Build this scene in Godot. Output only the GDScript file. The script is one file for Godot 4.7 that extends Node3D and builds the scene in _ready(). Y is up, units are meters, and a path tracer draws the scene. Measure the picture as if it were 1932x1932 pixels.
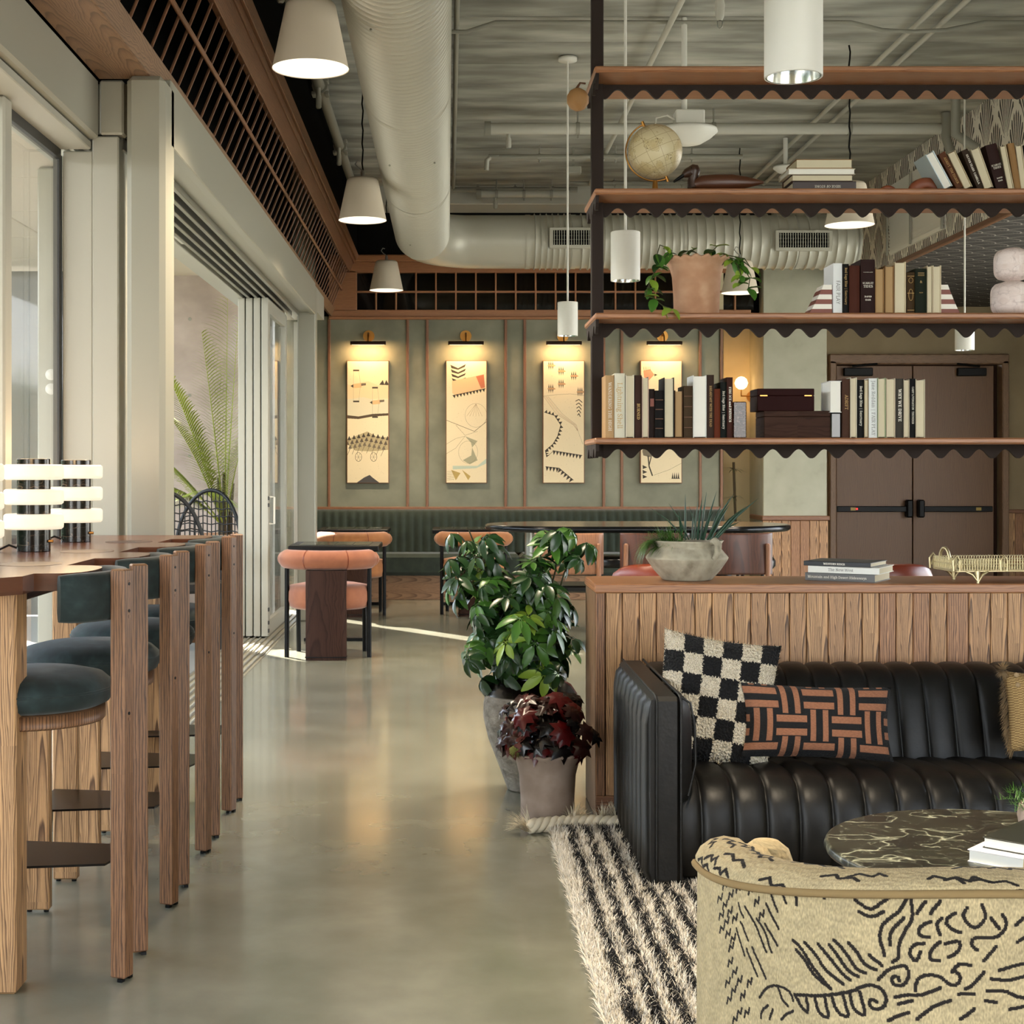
extends Node3D
# Camera at the origin, 1.32 m above the floor, looking along -Z through a shifted lens.
const F := 2800.0
const CU := 845.0
const CV := 886.0
const EYE := 1.32
var M := {}
var T := {}
var rng := RandomNumberGenerator.new()
var names := {}

func P(u, v, d) -> Vector3:          # a photo pixel at a known depth -> a point of the place
	return Vector3((u - CU) * d / F, EYE + (CV - v) * d / F, -d)
func PX(u, d) -> float:
	return (u - CU) * d / F
func PY(v, d) -> float:
	return EYE + (CV - v) * d / F
func floor_depth(v, h = 0.0) -> float:
	return (EYE - h) * F / (v - CV)

class B:
	var v := PackedVector3Array()
	var n := PackedVector3Array()
	var t := PackedVector2Array()
	var c := PackedColorArray()
	var ix := PackedInt32Array()
	var col := Color.WHITE
	var tinted := false
	var xf := Transform3D.IDENTITY
	var uvo := Vector2.ZERO
	func vert(p: Vector3, nn: Vector3, uv: Vector2) -> int:
		v.append(xf * p)
		n.append((xf.basis * nn).normalized())
		t.append(uv + uvo)
		c.append(col)
		return v.size() - 1
	# planar convex polygon; out = a direction on its outer side
	func face(ps: Array, out: Vector3, uvs: Array = []):
		var nn: Vector3 = (ps[1] - ps[0]).cross(ps[2] - ps[0])
		if nn.length_squared() < 1e-16 and ps.size() > 3:
			nn = (ps[2] - ps[0]).cross(ps[3] - ps[0])
		nn = nn.normalized()
		var flip := nn.dot(out) < 0.0
		if flip: nn = -nn
		var b := v.size()
		for i in ps.size():
			vert(ps[i], nn, uvs[i] if uvs.size() > i else Vector2(ps[i].x + ps[i].z, ps[i].y))
		for i in range(1, ps.size() - 1):
			if flip: ix.append_array(PackedInt32Array([b, b + i, b + i + 1]))
			else: ix.append_array(PackedInt32Array([b, b + i + 1, b + i]))
	# box with chamfered edges; g = axis the grain runs along (uv = across, along in metres)
	func box(ct: Vector3, sz: Vector3, bev := 0.0, g := 1):
		var h := sz * 0.5
		var k: float = min(bev, min(h.x, min(h.y, h.z)) * 0.49)
		for a in 3:
			var b1 := (a + 1) % 3
			var b2 := (a + 2) % 3
			for s in [-1.0, 1.0]:
				var ps := []
				var uvs := []
				for q in [[-1, -1], [1, -1], [1, 1], [-1, 1]]:
					var p := Vector3.ZERO
					p[a] = s * h[a]
					p[b1] = q[0] * (h[b1] - k)
					p[b2] = q[1] * (h[b2] - k)
					ps.append(ct + p)
					uvs.append(guv(p, a, g))
				var o := Vector3.ZERO
				o[a] = s
				face(ps, o, uvs)
		if k <= 0.0: return
		for a in 3:      # edges running along axis a
			var b1 := (a + 1) % 3
			var b2 := (a + 2) % 3
			for q in [[-1, -1], [1, -1], [1, 1], [-1, 1]]:
				var o := Vector3.ZERO
				o[b1] = q[0]
				o[b2] = q[1]
				var ps := []
				var uvs := []
				for e in [[-1, 0], [1, 0], [1, 1], [-1, 1]]:
					var p := Vector3.ZERO
					p[a] = e[0] * (h[a] - k)
					p[b1] = q[0] * (h[b1] - (k if e[1] == 1 else 0.0))
					p[b2] = q[1] * (h[b2] - (0.0 if e[1] == 1 else k))
					ps.append(ct + p)
					uvs.append(guv(p, b1, g))
				face(ps, o, uvs)
		for sx in [-1, 1]:
			for sy in [-1, 1]:
				for sz2 in [-1, 1]:
					var s := Vector3(sx, sy, sz2)
					var ps := []
					var uvs := []
					for a in 3:
						var p := Vector3(s.x * (h.x - k), s.y * (h.y - k), s.z * (h.z - k))
						p[a] = s[a] * h[a]
						ps.append(ct + p)
						uvs.append(guv(p, a, g))
					face(ps, s, uvs)
	func guv(p: Vector3, a: int, g: int) -> Vector2:
		if a == g: return Vector2(p[(g + 1) % 3], p[(g + 2) % 3] * 0.2)
		return Vector2(p[3 - a - g], p[g])
	# smooth surface through rows of points
	func grid(rows: Array, closed := false, flip := false, uvs: Array = []):
		var R := rows.size()
		var C: int = rows[0].size()
		var acc := PackedVector3Array()
		acc.resize(R * C)
		var cc := C if closed else C - 1
		for r in R - 1:
			for k in cc:
				var k2 := (k + 1) % C
				var a: Vector3 = rows[r][k]
				var b: Vector3 = rows[r][k2]
				var d: Vector3 = rows[r + 1][k]
				var e: Vector3 = rows[r + 1][k2]
				var nn := (b - a).cross(d - a) + (d - e).cross(b - e)
				if flip: nn = -nn
				acc[r * C + k] += nn
				acc[r * C + k2] += nn
				acc[(r + 1) * C + k] += nn
				acc[(r + 1) * C + k2] += nn
		var W := C + 1 if closed else C
		var b0 := v.size()
		var vl := 0.0
		for r in R:
			if r > 0: vl += (rows[r][0] - rows[r - 1][0]).length()
			var ul := 0.0
			for k in W:
				var kk := k % C
				if k > 0: ul += (rows[r][kk] - rows[r][k - 1]).length()
				var nn2 := acc[r * C + kk]
				if nn2.length_squared() < 1e-20: nn2 = Vector3.UP
				vert(rows[r][kk], nn2, uvs[r * W + k] if uvs.size() else Vector2(ul, vl))
		for r in R - 1:
			for k in W - 1:
				var a := b0 + r * W + k
				if flip: ix.append_array(PackedInt32Array([a, a + 1, a + W, a + 1, a + W + 1, a + W]))
				else: ix.append_array(PackedInt32Array([a, a + W, a + 1, a + 1, a + W, a + W + 1]))
	# profile = [[radius, y], ...] from bottom to top round the Y axis; wob(angle, y) scales the radius
	func lathe(profile: Array, seg := 32, ct := Vector3.ZERO, wob = null):
		var rows := []
		for q in profile:
			var row := PackedVector3Array()
			for k in seg:
				var a := TAU * k / seg
				var r: float = q[0]
				var y: float = q[1]
				if wob != null:
					var w = wob.call(a, q)
					r *= w[0]
					y += w[1]
				row.append(ct + Vector3(cos(a) * r, y, sin(a) * r))
			rows.append(row)
		grid(rows, true, true)
	func tube(path: Array, rad, seg := 8, caps := true, squash := 1.0):
		var rows := []
		var up := Vector3.UP
		var n0 := path.size()
		var t0: Vector3 = (path[1] - path[0]).normalized()
		if abs(t0.dot(up)) > 0.9: up = Vector3.RIGHT
		var side := t0.cross(up).normalized()
		for i in n0:
			var tg: Vector3 = (path[min(i + 1, n0 - 1)] - path[max(i - 1, 0)]).normalized()
			side = (side - tg * side.dot(tg)).normalized()
			var bi := tg.cross(side)
			var r: float = rad[i] if rad is Array or rad is PackedFloat32Array else rad
			var row := PackedVector3Array()
			for k in seg:
				var a := TAU * k / seg
				row.append(path[i] + side * cos(a) * r + bi * sin(a) * r * squash)
			rows.append(row)
		grid(rows, true, false)
		if caps:
			for e in [0, n0 - 1]:
				var ps := []
				for k in seg: ps.append(rows[e][k])
				face(ps, (path[0] - path[1]) if e == 0 else (path[n0 - 1] - path[n0 - 2]))
	func cyl(a: Vector3, b: Vector3, r: float, seg := 12):
		tube([a, b], r, seg)
	# polygon in XY pushed from z0 to z1
	func prism(poly: PackedVector2Array, z0: float, z1: float):
		var tri := Geometry2D.triangulate_polygon(poly)
		for zz in [z0, z1]:
			var o := Vector3(0, 0, 1 if zz == max(z0, z1) else -1)
			for i in range(0, tri.size(), 3):
				var ps := []
				var uvs := []
				for j in 3:
					var q := poly[tri[i + j]]
					ps.append(Vector3(q.x, q.y, zz))
					uvs.append(q)
				face(ps, o, uvs)
		var ar := 0.0
		for i in poly.size():
			ar += poly[i].cross(poly[(i + 1) % poly.size()])
		var len := 0.0
		for i in poly.size():
			var p := poly[i]
			var q := poly[(i + 1) % poly.size()]
			var e := q - p
			var o := Vector3(e.y, -e.x, 0) * (1.0 if ar > 0 else -1.0)
			var l2 := len + e.length()
			face([Vector3(p.x, p.y, z0), Vector3(q.x, q.y, z0), Vector3(q.x, q.y, z1), Vector3(p.x, p.y, z1)], o,
				[Vector2(z0, len), Vector2(z0, l2), Vector2(z1, l2), Vector2(z1, len)])
			len = l2
	func mesh() -> ArrayMesh:
		var a := []
		a.resize(Mesh.ARRAY_MAX)
		a[Mesh.ARRAY_VERTEX] = v
		a[Mesh.ARRAY_NORMAL] = n
		a[Mesh.ARRAY_TEX_UV] = t
		if tinted: a[Mesh.ARRAY_COLOR] = c
		a[Mesh.ARRAY_INDEX] = ix
		var m := ArrayMesh.new()
		m.add_surface_from_arrays(Mesh.PRIMITIVE_TRIANGLES, a)
		return m

func numbered(called: String) -> String:
	if not names.has(called):
		names[called] = 0
		return called
	names[called] += 1
	return "%s_%03d" % [called, names[called]]
func put(called: String, mesh, m, parent) -> MeshInstance3D:
	var o := MeshInstance3D.new()
	o.name = called
	o.mesh = mesh.mesh() if mesh is B else mesh
	o.material_override = m
	parent.add_child(o, true)
	return o
func part(parent, called: String, mesh, m) -> MeshInstance3D:
	return put(called, mesh, m, parent)
func struct(called: String, mesh, m, label := "") -> MeshInstance3D:
	var o := put(numbered(called), mesh, m, self)
	o.set_meta("kind", "structure")
	o.set_meta("label", label if label else called.replace("_", " "))
	o.set_meta("category", called.split("_")[0])
	return o
func struct_root(called: String, label: String) -> Node3D:
	var o := Node3D.new()
	o.name = numbered(called)
	add_child(o)
	o.set_meta("kind", "structure")
	o.set_meta("label", label)
	o.set_meta("category", called.split("_")[0])
	return o
func thing(called: String, label: String, category: String, at := Vector3.ZERO, turn := 0.0, group := "") -> Node3D:
	var o := Node3D.new()
	o.name = numbered(called)
	add_child(o)
	o.position = at
	o.rotation.y = turn
	o.set_meta("label", label)
	o.set_meta("category", category)
	if group: o.set_meta("group", group)
	return o
func single(called: String, mesh, m, label: String, category: String, group := "") -> MeshInstance3D:
	var o := put(numbered(called), mesh, m, self)
	o.set_meta("label", label)
	o.set_meta("category", category)
	if group: o.set_meta("group", group)
	return o
func dup(o: Node3D, called: String, label: String, at: Vector3, turn := 0.0) -> Node3D:
	var r: Node3D = o.duplicate()
	r.name = numbered(called)
	add_child(r)
	r.position = at
	r.rotation.y = turn
	r.set_meta("label", label)
	return r
func bx(ct: Vector3, sz: Vector3, bev := 0.0, g := 1) -> B:
	var b := B.new()
	b.box(ct, sz, bev, g)
	return b
# box from x0..x1, y0..y1, depth d0..d1
func span(x0, x1, y0, y1, d0, d1, bev := 0.0, g := 1) -> B:
	return bx(Vector3((x0 + x1) / 2.0, (y0 + y1) / 2.0, -(d0 + d1) / 2.0), Vector3(abs(x1 - x0), abs(y1 - y0), abs(d1 - d0)), bev, g)
func word(parent, text: String, size: float, at: Vector3, rot: Vector3, m, bold := false, serif := false) -> MeshInstance3D:
	var tm := TextMesh.new()
	var f := SystemFont.new()
	f.font_names = PackedStringArray(["Droid Serif" if serif else "Droid Sans"])
	if bold: f.font_weight = 700
	tm.font = f
	tm.text = text
	tm.font_size = 32
	tm.pixel_size = size / 32.0
	tm.depth = 0.0006
	tm.curve_step = 4.0
	var o := put("lettering", tm, m, parent)
	o.position = at
	o.rotation = rot
	return o
func tone(img: Image) -> ImageTexture:
	img.generate_mipmaps()
	return ImageTexture.create_from_image(img)
func std(called: String, col: Color, rough := 0.6, metal := 0.0) -> StandardMaterial3D:
	var m := StandardMaterial3D.new()
	m.albedo_color = col
	m.roughness = rough
	m.metallic = metal
	M[called] = m
	return m
func noise_tex(sd: int, freq: float, ramp: Array, octaves := 4, size := 512, kind := FastNoiseLite.TYPE_SIMPLEX_SMOOTH) -> NoiseTexture2D:
	var t := NoiseTexture2D.new()
	t.width = size
	t.height = size
	t.seamless = true
	var f := FastNoiseLite.new()
	f.seed = sd
	f.frequency = freq
	f.noise_type = kind
	f.fractal_octaves = octaves
	t.noise = f
	if ramp.size():
		var g := Gradient.new()
		g.offsets = PackedFloat32Array()
		g.colors = PackedColorArray()
		var offs := PackedFloat32Array()
		var cols := PackedColorArray()
		for q in ramp:
			offs.append(q[0])
			cols.append(q[1])
		g.offsets = offs
		g.colors = cols
		t.color_ramp = g
	return t
func bump(m: StandardMaterial3D, sd: int, freq: float, strength: float, bumpy := 4.0):
	var t := noise_tex(sd, freq, [], 4, 256)
	t.as_normal_map = true
	t.bump_strength = bumpy
	m.normal_enabled = true
	m.normal_scale = strength
	m.normal_texture = t
func tri(m: StandardMaterial3D, sc: Vector3):
	m.uv1_triplanar = true
	m.uv1_world_triplanar = true
	m.uv1_scale = sc
# plain-sawn (arch) or quarter-sawn (straight) oak, u across a 1-tile plank, v along the grain
func oak_image(sd: int, light: Color, dark: Color, arch: float, lines: float, contrast: float) -> Image:
	var w := 192
	var h := 768
	var f := FastNoiseLite.new()
	f.seed = sd
	f.frequency = 1.0
	f.fractal_octaves = 3
	var bytes := PackedByteArray()
	bytes.resize(w * h * 3)
	for j in h:
		var vv := float(j) / h
		var edge: float = smoothstep(0.0, 0.06, vv) * smoothstep(1.0, 0.94, vv)
		for i in w:
			var u := float(i) / w
			var warp := f.get_noise_2d(u * 2.2, vv * 3.0) * 0.09 * edge
			var uu := u - 0.5 + warp
			var ph := (arch * uu * uu * 4.0 + (1.0 - arch) * uu) * lines + vv * arch * 6.0
			var fr: float = ph - floor(ph)
			var ring := pow(fr, 3.0) * smoothstep(1.0, 0.88, fr)
			var pore := f.get_noise_2d(u * 70.0, vv * 5.0)
			var por2 := f.get_noise_2d(u * 150.0 + 40.0, vv * 22.0)
			var k: float = clamp(ring * 0.85 * contrast + max(pore, 0.0) * 0.42 * contrast + max(por2, 0.0) * 0.25 * contrast + 0.12 * f.get_noise_2d(u * 3.0 + 9.0, vv * 1.5), 0.0, 1.0)
			var o := (j * w + i) * 3
			bytes[o] = int((light.r + (dark.r - light.r) * k) * 255.0)
			bytes[o + 1] = int((light.g + (dark.g - light.g) * k) * 255.0)
			bytes[o + 2] = int((light.b + (dark.b - light.b) * k) * 255.0)
	return Image.create_from_data(w, h, false, Image.FORMAT_RGB8, bytes)
func oak(called: String, sd: int, light: Color, dark: Color, arch: float, lines: float, contrast: float, tile: Vector2, rough := 0.5, share := "") -> StandardMaterial3D:
	var m := std(called, Color.WHITE, rough)
	if share: m.albedo_texture = M[share].albedo_texture
	else: m.albedo_texture = tone(oak_image(sd, light, dark, arch, lines, contrast))
	m.uv1_scale = Vector3(1.0 / tile.x, 1.0 / tile.y, 1)
	return m
# ---- drawing flat print into an image
func poly_fill(img: Image, pts: Array, col: Color):
	var y0 := 1e9
	var y1 := -1e9
	for p in pts:
		y0 = min(y0, p.y)
		y1 = max(y1, p.y)
	for y in range(max(0, int(y0)), min(img.get_height(), int(y1) + 1)):
		var xs := []
		var yy := y + 0.5
		for i in pts.size():
			var a: Vector2 = pts[i]
			var b: Vector2 = pts[(i + 1) % pts.size()]
			if (a.y <= yy) != (b.y <= yy):
				xs.append(a.x + (yy - a.y) / (b.y - a.y) * (b.x - a.x))
		xs.sort()
		for k in range(0, xs.size() - 1, 2):
			var xa := int(clamp(xs[k], 0, img.get_width()))
			var xb := int(clamp(xs[k + 1], 0, img.get_width()))
			if xb > xa: img.fill_rect(Rect2i(xa, y, xb - xa, 1), col)
func stroke(img: Image, pts: Array, w: float, col: Color, closed := false):
	var n := pts.size()
	for i in (n if closed else n - 1):
		var a: Vector2 = pts[i]
		var b: Vector2 = pts[(i + 1) % n]
		var steps := int(max(1.0, (b - a).length() / max(0.5, w * 0.4)))
		for s in steps + 1:
			var p := a.lerp(b, float(s) / steps)
			var r := Rect2i(int(p.x - w / 2), int(p.y - w / 2), int(max(1.0, w)), int(max(1.0, w)))
			img.fill_rect(r.intersection(Rect2i(0, 0, img.get_width(), img.get_height())), col)
func marble(called: String, sd: int, base: Color, patch: Color, vein: Color, rough: float, sc: float, amount := 0.5) -> StandardMaterial3D:
	var n := 384
	var f := FastNoiseLite.new()
	f.seed = sd
	f.frequency = 0.0045
	f.fractal_octaves = 3
	var g := FastNoiseLite.new()
	g.seed = sd + 7
	g.frequency = 0.011
	g.fractal_octaves = 5
	var img := Image.create(n, n, false, Image.FORMAT_RGB8)
	for y in n:
		for x in n:
			var a := f.get_noise_2d(x + 60.0 * g.get_noise_2d(x * 0.5, y * 0.5), y * 1.6)
			var b := g.get_noise_2d(x * 0.8 + 300.0, y * 1.1 + 40.0 * f.get_noise_2d(y, x))
			var v1: float = pow(1.0 - min(1.0, abs(a) * 9.0), 3.0)
			var v2: float = pow(1.0 - min(1.0, abs(b) * 14.0), 2.0) * 0.55
			var c := base.lerp(patch, clamp(0.5 + a + 0.6 * b, 0, 1))
			img.set_pixel(x, y, c.lerp(vein, clamp((v1 + v2) * amount, 0, 1)))
	var m := std(called, Color.WHITE, rough)
	m.albedo_texture = tone(img)
	m.uv1_triplanar = true
	m.uv1_scale = Vector3.ONE * sc
	return m

func make_materials():
	# oak in the tones the room shows
	oak("oak_plank_a", 3, Color(0.78, 0.595, 0.415), Color(0.23, 0.145, 0.088), 1.0, 7.0, 1.35, Vector2(0.07, 1.05), 0.5)
	oak("oak_plank_b", 8, Color(0.71, 0.515, 0.36), Color(0.25, 0.155, 0.098), 0.0, 8.0, 1.35, Vector2(0.07, 0.9), 0.5)
	oak("oak_plank_c", 21, Color(0.80, 0.62, 0.43), Color(0.27, 0.17, 0.1), 0.85, 5.0, 1.25, Vector2(0.075, 1.3), 0.5)
	oak("oak_red", 33, Color(0.54, 0.375, 0.265), Color(0.27, 0.165, 0.11), 0.0, 10.0, 0.9, Vector2(0.10, 0.8), 0.42)
	oak("oak_wide", 41, Color(0.55, 0.425, 0.315), Color(0.27, 0.185, 0.13), 1.0, 5.0, 0.9, Vector2(0.16, 0.9), 0.5)
	oak("oak_stool", 55, Color(0.58, 0.41, 0.275), Color(0.19, 0.115, 0.068), 0.0, 6.0, 1.2, Vector2(0.05, 0.6), 0.5)
	oak("oak_shelf", 35, Color(0.66, 0.455, 0.305), Color(0.38, 0.235, 0.15), 0.0, 9.0, 0.8, Vector2(0.10, 0.9), 0.42)
	oak("walnut", 63, Color(0.30, 0.17, 0.12), Color(0.13, 0.07, 0.05), 0.3, 6.0, 0.8, Vector2(0.2, 0.8), 0.35)
	oak("dark_oak", 71, Color(0.25, 0.165, 0.13), Color(0.12, 0.075, 0.06), 0.4, 9.0, 0.7, Vector2(0.25, 0.8), 0.7)
	M.dark_oak.metallic_specular = 0.25
	oak("door_veneer", 79, Color(0.44, 0.30, 0.17), Color(0.33, 0.215, 0.12), 0.0, 16.0, 0.6, Vector2(0.35, 1.4), 0.45)
	oak("table_veneer", 84, Color(0.40, 0.24, 0.165), Color(0.27, 0.155, 0.105), 0.2, 6.0, 0.5, Vector2(0.3, 1.2), 0.22)
	# plasters, concrete, metals
	var m := std("floor_concrete", Color.WHITE, 0.27)
	m.albedo_texture = noise_tex(5, 0.006, [[0.0, Color(0.43, 0.435, 0.38)], [0.45, Color(0.47, 0.47, 0.415)], [0.7, Color(0.495, 0.495, 0.44)], [1.0, Color(0.53, 0.53, 0.47)]], 5, 1024)
	tri(m, Vector3(0.35, 0.35, 0.35))
	var rt := noise_tex(17, 0.012, [[0.0, Color(0.86, 0.86, 0.86)], [1.0, Color(1, 1, 1)]], 4, 512)
	m.roughness_texture = rt
	m.clearcoat_enabled = true
	m.clearcoat = 0.5
	m.clearcoat_roughness = 0.1
	m = std("ceiling_concrete", Color.WHITE, 0.9)
	m.albedo_texture = noise_tex(9, 0.012, [[0.0, Color(0.46, 0.455, 0.42)], [0.35, Color(0.55, 0.545, 0.505)], [0.5, Color(0.61, 0.605, 0.565)], [0.7, Color(0.67, 0.665, 0.62)], [1.0, Color(0.76, 0.75, 0.71)]], 6, 1024)
	m.uv1_scale = Vector3(0.07, 0.23, 1)
	bump(m, 12, 0.03, 0.25)
	m = std("green_plaster", Color.WHITE, 0.85)
	m.albedo_texture = noise_tex(22, 0.008, [[0.0, Color(0.42, 0.42, 0.36)], [0.5, Color(0.48, 0.48, 0.41)], [1.0, Color(0.53, 0.53, 0.46)]], 5, 512)
	tri(m, Vector3(0.5, 0.5, 0.5))
	m = std("cream_plaster", Color.WHITE, 0.9)
	m.albedo_texture = noise_tex(27, 0.01, [[0.0, Color(0.70, 0.65, 0.52)], [1.0, Color(0.77, 0.72, 0.59)]], 4, 256)
	tri(m, Vector3(0.6, 0.6, 0.6))
	m = std("shaded_beige_plaster", Color.WHITE, 0.9)  # beige with the shade above the double door put into its colour
	m.albedo_texture = noise_tex(28, 0.01, [[0.0, Color(0.56, 0.49, 0.38)], [1.0, Color(0.62, 0.55, 0.43)]], 4, 256)
	tri(m, Vector3(0.6, 0.6, 0.6))
	m = std("column_plaster", Color.WHITE, 0.9)
	m.albedo_texture = noise_tex(29, 0.02, [[0.0, Color(0.62, 0.61, 0.53)], [0.3, Color(0.66, 0.65, 0.57)], [1.0, Color(0.70, 0.69, 0.61)]], 5, 256)
	tri(m, Vector3(0.6, 0.6, 0.6))
	m = std("patio_wall", Color.WHITE, 0.9)
	m.albedo_texture = noise_tex(31, 0.012, [[0.0, Color(0.60, 0.54, 0.505)], [0.5, Color(0.67, 0.61, 0.57)], [1.0, Color(0.73, 0.67, 0.63)]], 6, 512)
	tri(m, Vector3(0.25, 0.35, 0.25))
	std("steel_paint", Color(0.61, 0.60, 0.545), 0.42)
	std("frame_light", Color(0.67, 0.66, 0.61), 0.45)
	std("alu", Color(0.62, 0.62, 0.59), 0.32, 0.75)
	std("alu_dark", Color(0.14, 0.14, 0.13), 0.5)
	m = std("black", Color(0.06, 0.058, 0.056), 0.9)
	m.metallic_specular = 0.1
	std("black_paint", Color(0.03, 0.028, 0.027), 0.45).metallic_specular = 0.3
	std("duct", Color(0.72, 0.705, 0.645), 0.38, 0.15)
	std("pipe", Color(0.56, 0.55, 0.50), 0.6)
	std("pipe_light", Color(0.72, 0.71, 0.66), 0.55)
	std("white_paint", Color(0.86, 0.85, 0.81), 0.5)
	m = std("shade_cloth", Color(0.80, 0.75, 0.67), 0.9)
	m.backlight = Color(0.45, 0.42, 0.36)
	m = std("diffuser", Color(0.9, 0.89, 0.86), 0.6)
	m.emission_enabled = true
	m.emission = Color(1.0, 0.95, 0.86)
	m.emission_energy_multiplier = 0.35
	std("reflector", Color(0.9, 0.9, 0.88), 0.18, 1.0)
	std("brass", Color(0.72, 0.52, 0.27), 0.3, 1.0)
	std("pale_brass", Color(0.80, 0.74, 0.58), 0.42, 0.9)
	std("bronze", Color(0.17, 0.11, 0.07), 0.4, 0.6)
	m = std("ring_glow", Color(0.66, 0.63, 0.58), 0.5)
	m.emission_enabled = true
	m.emission = Color(1.0, 0.92, 0.80)
	m.emission_energy_multiplier = 0.27
	m = std("bulb_glow", Color(0.95, 0.9, 0.84), 0.4)
	m.emission_enabled = true
	m.emission = Color(1.0, 0.8, 0.55)
	m.emission_energy_multiplier = 2.0
	m = std("glass", Color(0.55, 0.62, 0.60, 0.03), 0.02)
	m.transparency = BaseMaterial3D.TRANSPARENCY_ALPHA
	m = std("glass_tint", Color(0.09, 0.15, 0.16, 0.9), 0.05)
	m.transparency = BaseMaterial3D.TRANSPARENCY_ALPHA
	std("pane_dark", Color(0.03, 0.03, 0.027), 0.05)
	# textiles and leather
	m = std("leather", Color.WHITE, 0.45)
	m.albedo_texture = noise_tex(41, 0.03, [[0.0, Color(0.045, 0.043, 0.04)], [0.6, Color(0.07, 0.066, 0.06)], [1.0, Color(0.10, 0.094, 0.086)]], 4, 256)
	tri(m, Vector3(2, 2, 2))
	m.metallic_specular = 0.42
	bump(m, 43, 0.09, 0.05)
	m = std("green_velvet", Color.WHITE, 0.8)
	m.albedo_texture = noise_tex(47, 0.03, [[0.0, Color(0.05, 0.095, 0.09)], [0.45, Color(0.075, 0.13, 0.125)], [1.0, Color(0.17, 0.245, 0.245)]], 5, 256)
	tri(m, Vector3(2.2, 2.2, 2.2))
	m.rim_enabled = true
	m.rim = 0.25
	m.rim_tint = 0.6
	m = std("banquette_velvet", Color.WHITE, 0.85)
	m.albedo_texture = noise_tex(49, 0.02, [[0.0, Color(0.085, 0.13, 0.095)], [1.0, Color(0.155, 0.205, 0.155)]], 4, 256)
	tri(m, Vector3(1.5, 1.5, 1.5))
	m.rim_enabled = true
	m.rim = 0.4
	m = std("rust_velvet", Color.WHITE, 0.8)
	m.albedo_texture = noise_tex(51, 0.02, [[0.0, Color(0.50, 0.275, 0.165)], [1.0, Color(0.64, 0.39, 0.25)]], 4, 256)
	tri(m, Vector3(1.5, 1.5, 1.5))
	m.rim_enabled = true
	m.rim = 0.5
	m = std("amber_velvet", Color.WHITE, 0.8)
	m.albedo_texture = noise_tex(53, 0.02, [[0.0, Color(0.56, 0.335, 0.16)], [1.0, Color(0.72, 0.47, 0.26)]], 4, 256)
	tri(m, Vector3(1.5, 1.5, 1.5))
	m.rim_enabled = true
	m.rim = 0.5
	m = std("tan_leather", Color(0.42, 0.155, 0.07), 0.35)
	std("black_leather", Color(0.03, 0.03, 0.03), 0.3)
	marble("black_marble", 5, Color(0.03, 0.028, 0.027), Color(0.09, 0.07, 0.055), Color(0.75, 0.62, 0.5), 0.18, 4.0, 0.55)
	marble("green_marble", 15, Color(0.055, 0.065, 0.05), Color(0.12, 0.13, 0.10), Color(0.62, 0.63, 0.55), 0.3, 2.0, 1.0)
	marble("red_marble", 25, Color(0.13, 0.06, 0.055), Color(0.22, 0.12, 0.105), Color(0.72, 0.62, 0.58), 0.25, 8.0, 0.7)
	marble("white_stone", 35, Color(0.86, 0.79, 0.76), Color(0.92, 0.87, 0.85), Color(0.66, 0.58, 0.56), 0.45, 5.0, 0.6)
	# pottery
	m = std("terracotta", Color.WHITE, 0.85)
	m.albedo_texture = noise_tex(61, 0.015, [[0.0, Color(0.58, 0.41, 0.30)], [0.5, Color(0.68, 0.51, 0.39)], [1.0, Color(0.82, 0.70, 0.58)]], 5, 256)
	tri(m, Vector3(1.6, 1.6, 1.6))
	m = std("pale_clay", Color.WHITE, 0.85)
	m.albedo_texture = noise_tex(63, 0.015, [[0.0, Color(0.50, 0.43, 0.38)], [0.55, Color(0.60, 0.53, 0.48)], [1.0, Color(0.72, 0.65, 0.60)]], 5, 256)
	tri(m, Vector3(1.6, 1.6, 1.6))
	m = std("stone_bowl", Color.WHITE, 0.92)
	m.albedo_texture = noise_tex(65, 0.02, [[0.0, Color(0.40, 0.37, 0.31)], [0.4, Color(0.62, 0.59, 0.51)], [1.0, Color(0.76, 0.73, 0.65)]], 6, 256)
	tri(m, Vector3(2.5, 2.5, 2.5))
	bump(m, 66, 0.06, 0.6)
	m = std("rough_jar", Color.WHITE, 0.95)
	m.albedo_texture = noise_tex(67, 0.03, [[0.0, Color(0.34, 0.32, 0.29)], [0.4, Color(0.54, 0.515, 0.48)], [1.0, Color(0.72, 0.69, 0.65)]], 5, 256)
	tri(m, Vector3(2, 2, 2))
	bump(m, 68, 0.12, 0.8)
	std("jar_glaze", Color(0.075, 0.05, 0.038), 0.22)
	std("soil", Color(0.06, 0.045, 0.035), 1.0)
	# plants
	for q in [["leaf_green", Color(0.25, 0.42, 0.14), 0.36], ["leaf_deep", Color(0.125, 0.245, 0.105), 0.32], ["leaf_lime", Color(0.50, 0.61, 0.20), 0.4], ["leaf_blue", Color(0.16, 0.27, 0.20), 0.4], ["palm_leaf", Color(0.58, 0.62, 0.22), 0.5], ["grass_dry", Color(0.62, 0.58, 0.30), 0.7], ["hedge_leaf", Color(0.30, 0.40, 0.13), 0.6], ["begonia_dark", Color(0.045, 0.022, 0.02), 0.25], ["begonia_red", Color(0.30, 0.025, 0.03), 0.3], ["begonia_brown", Color(0.16, 0.045, 0.025), 0.28]]:
		m = std(q[0], q[1], q[2])
		m.backlight = q[1].lightened(0.25) * 0.8
	std("stem", Color(0.22, 0.22, 0.10), 0.7)
	std("bark", Color(0.30, 0.25, 0.16), 0.8)
	std("moss", Color(0.42, 0.42, 0.20), 1.0)
	# small things
	std("page", Color(0.80, 0.76, 0.65), 0.9)
	std("page_white", Color(0.90, 0.89, 0.85), 0.9)
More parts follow.
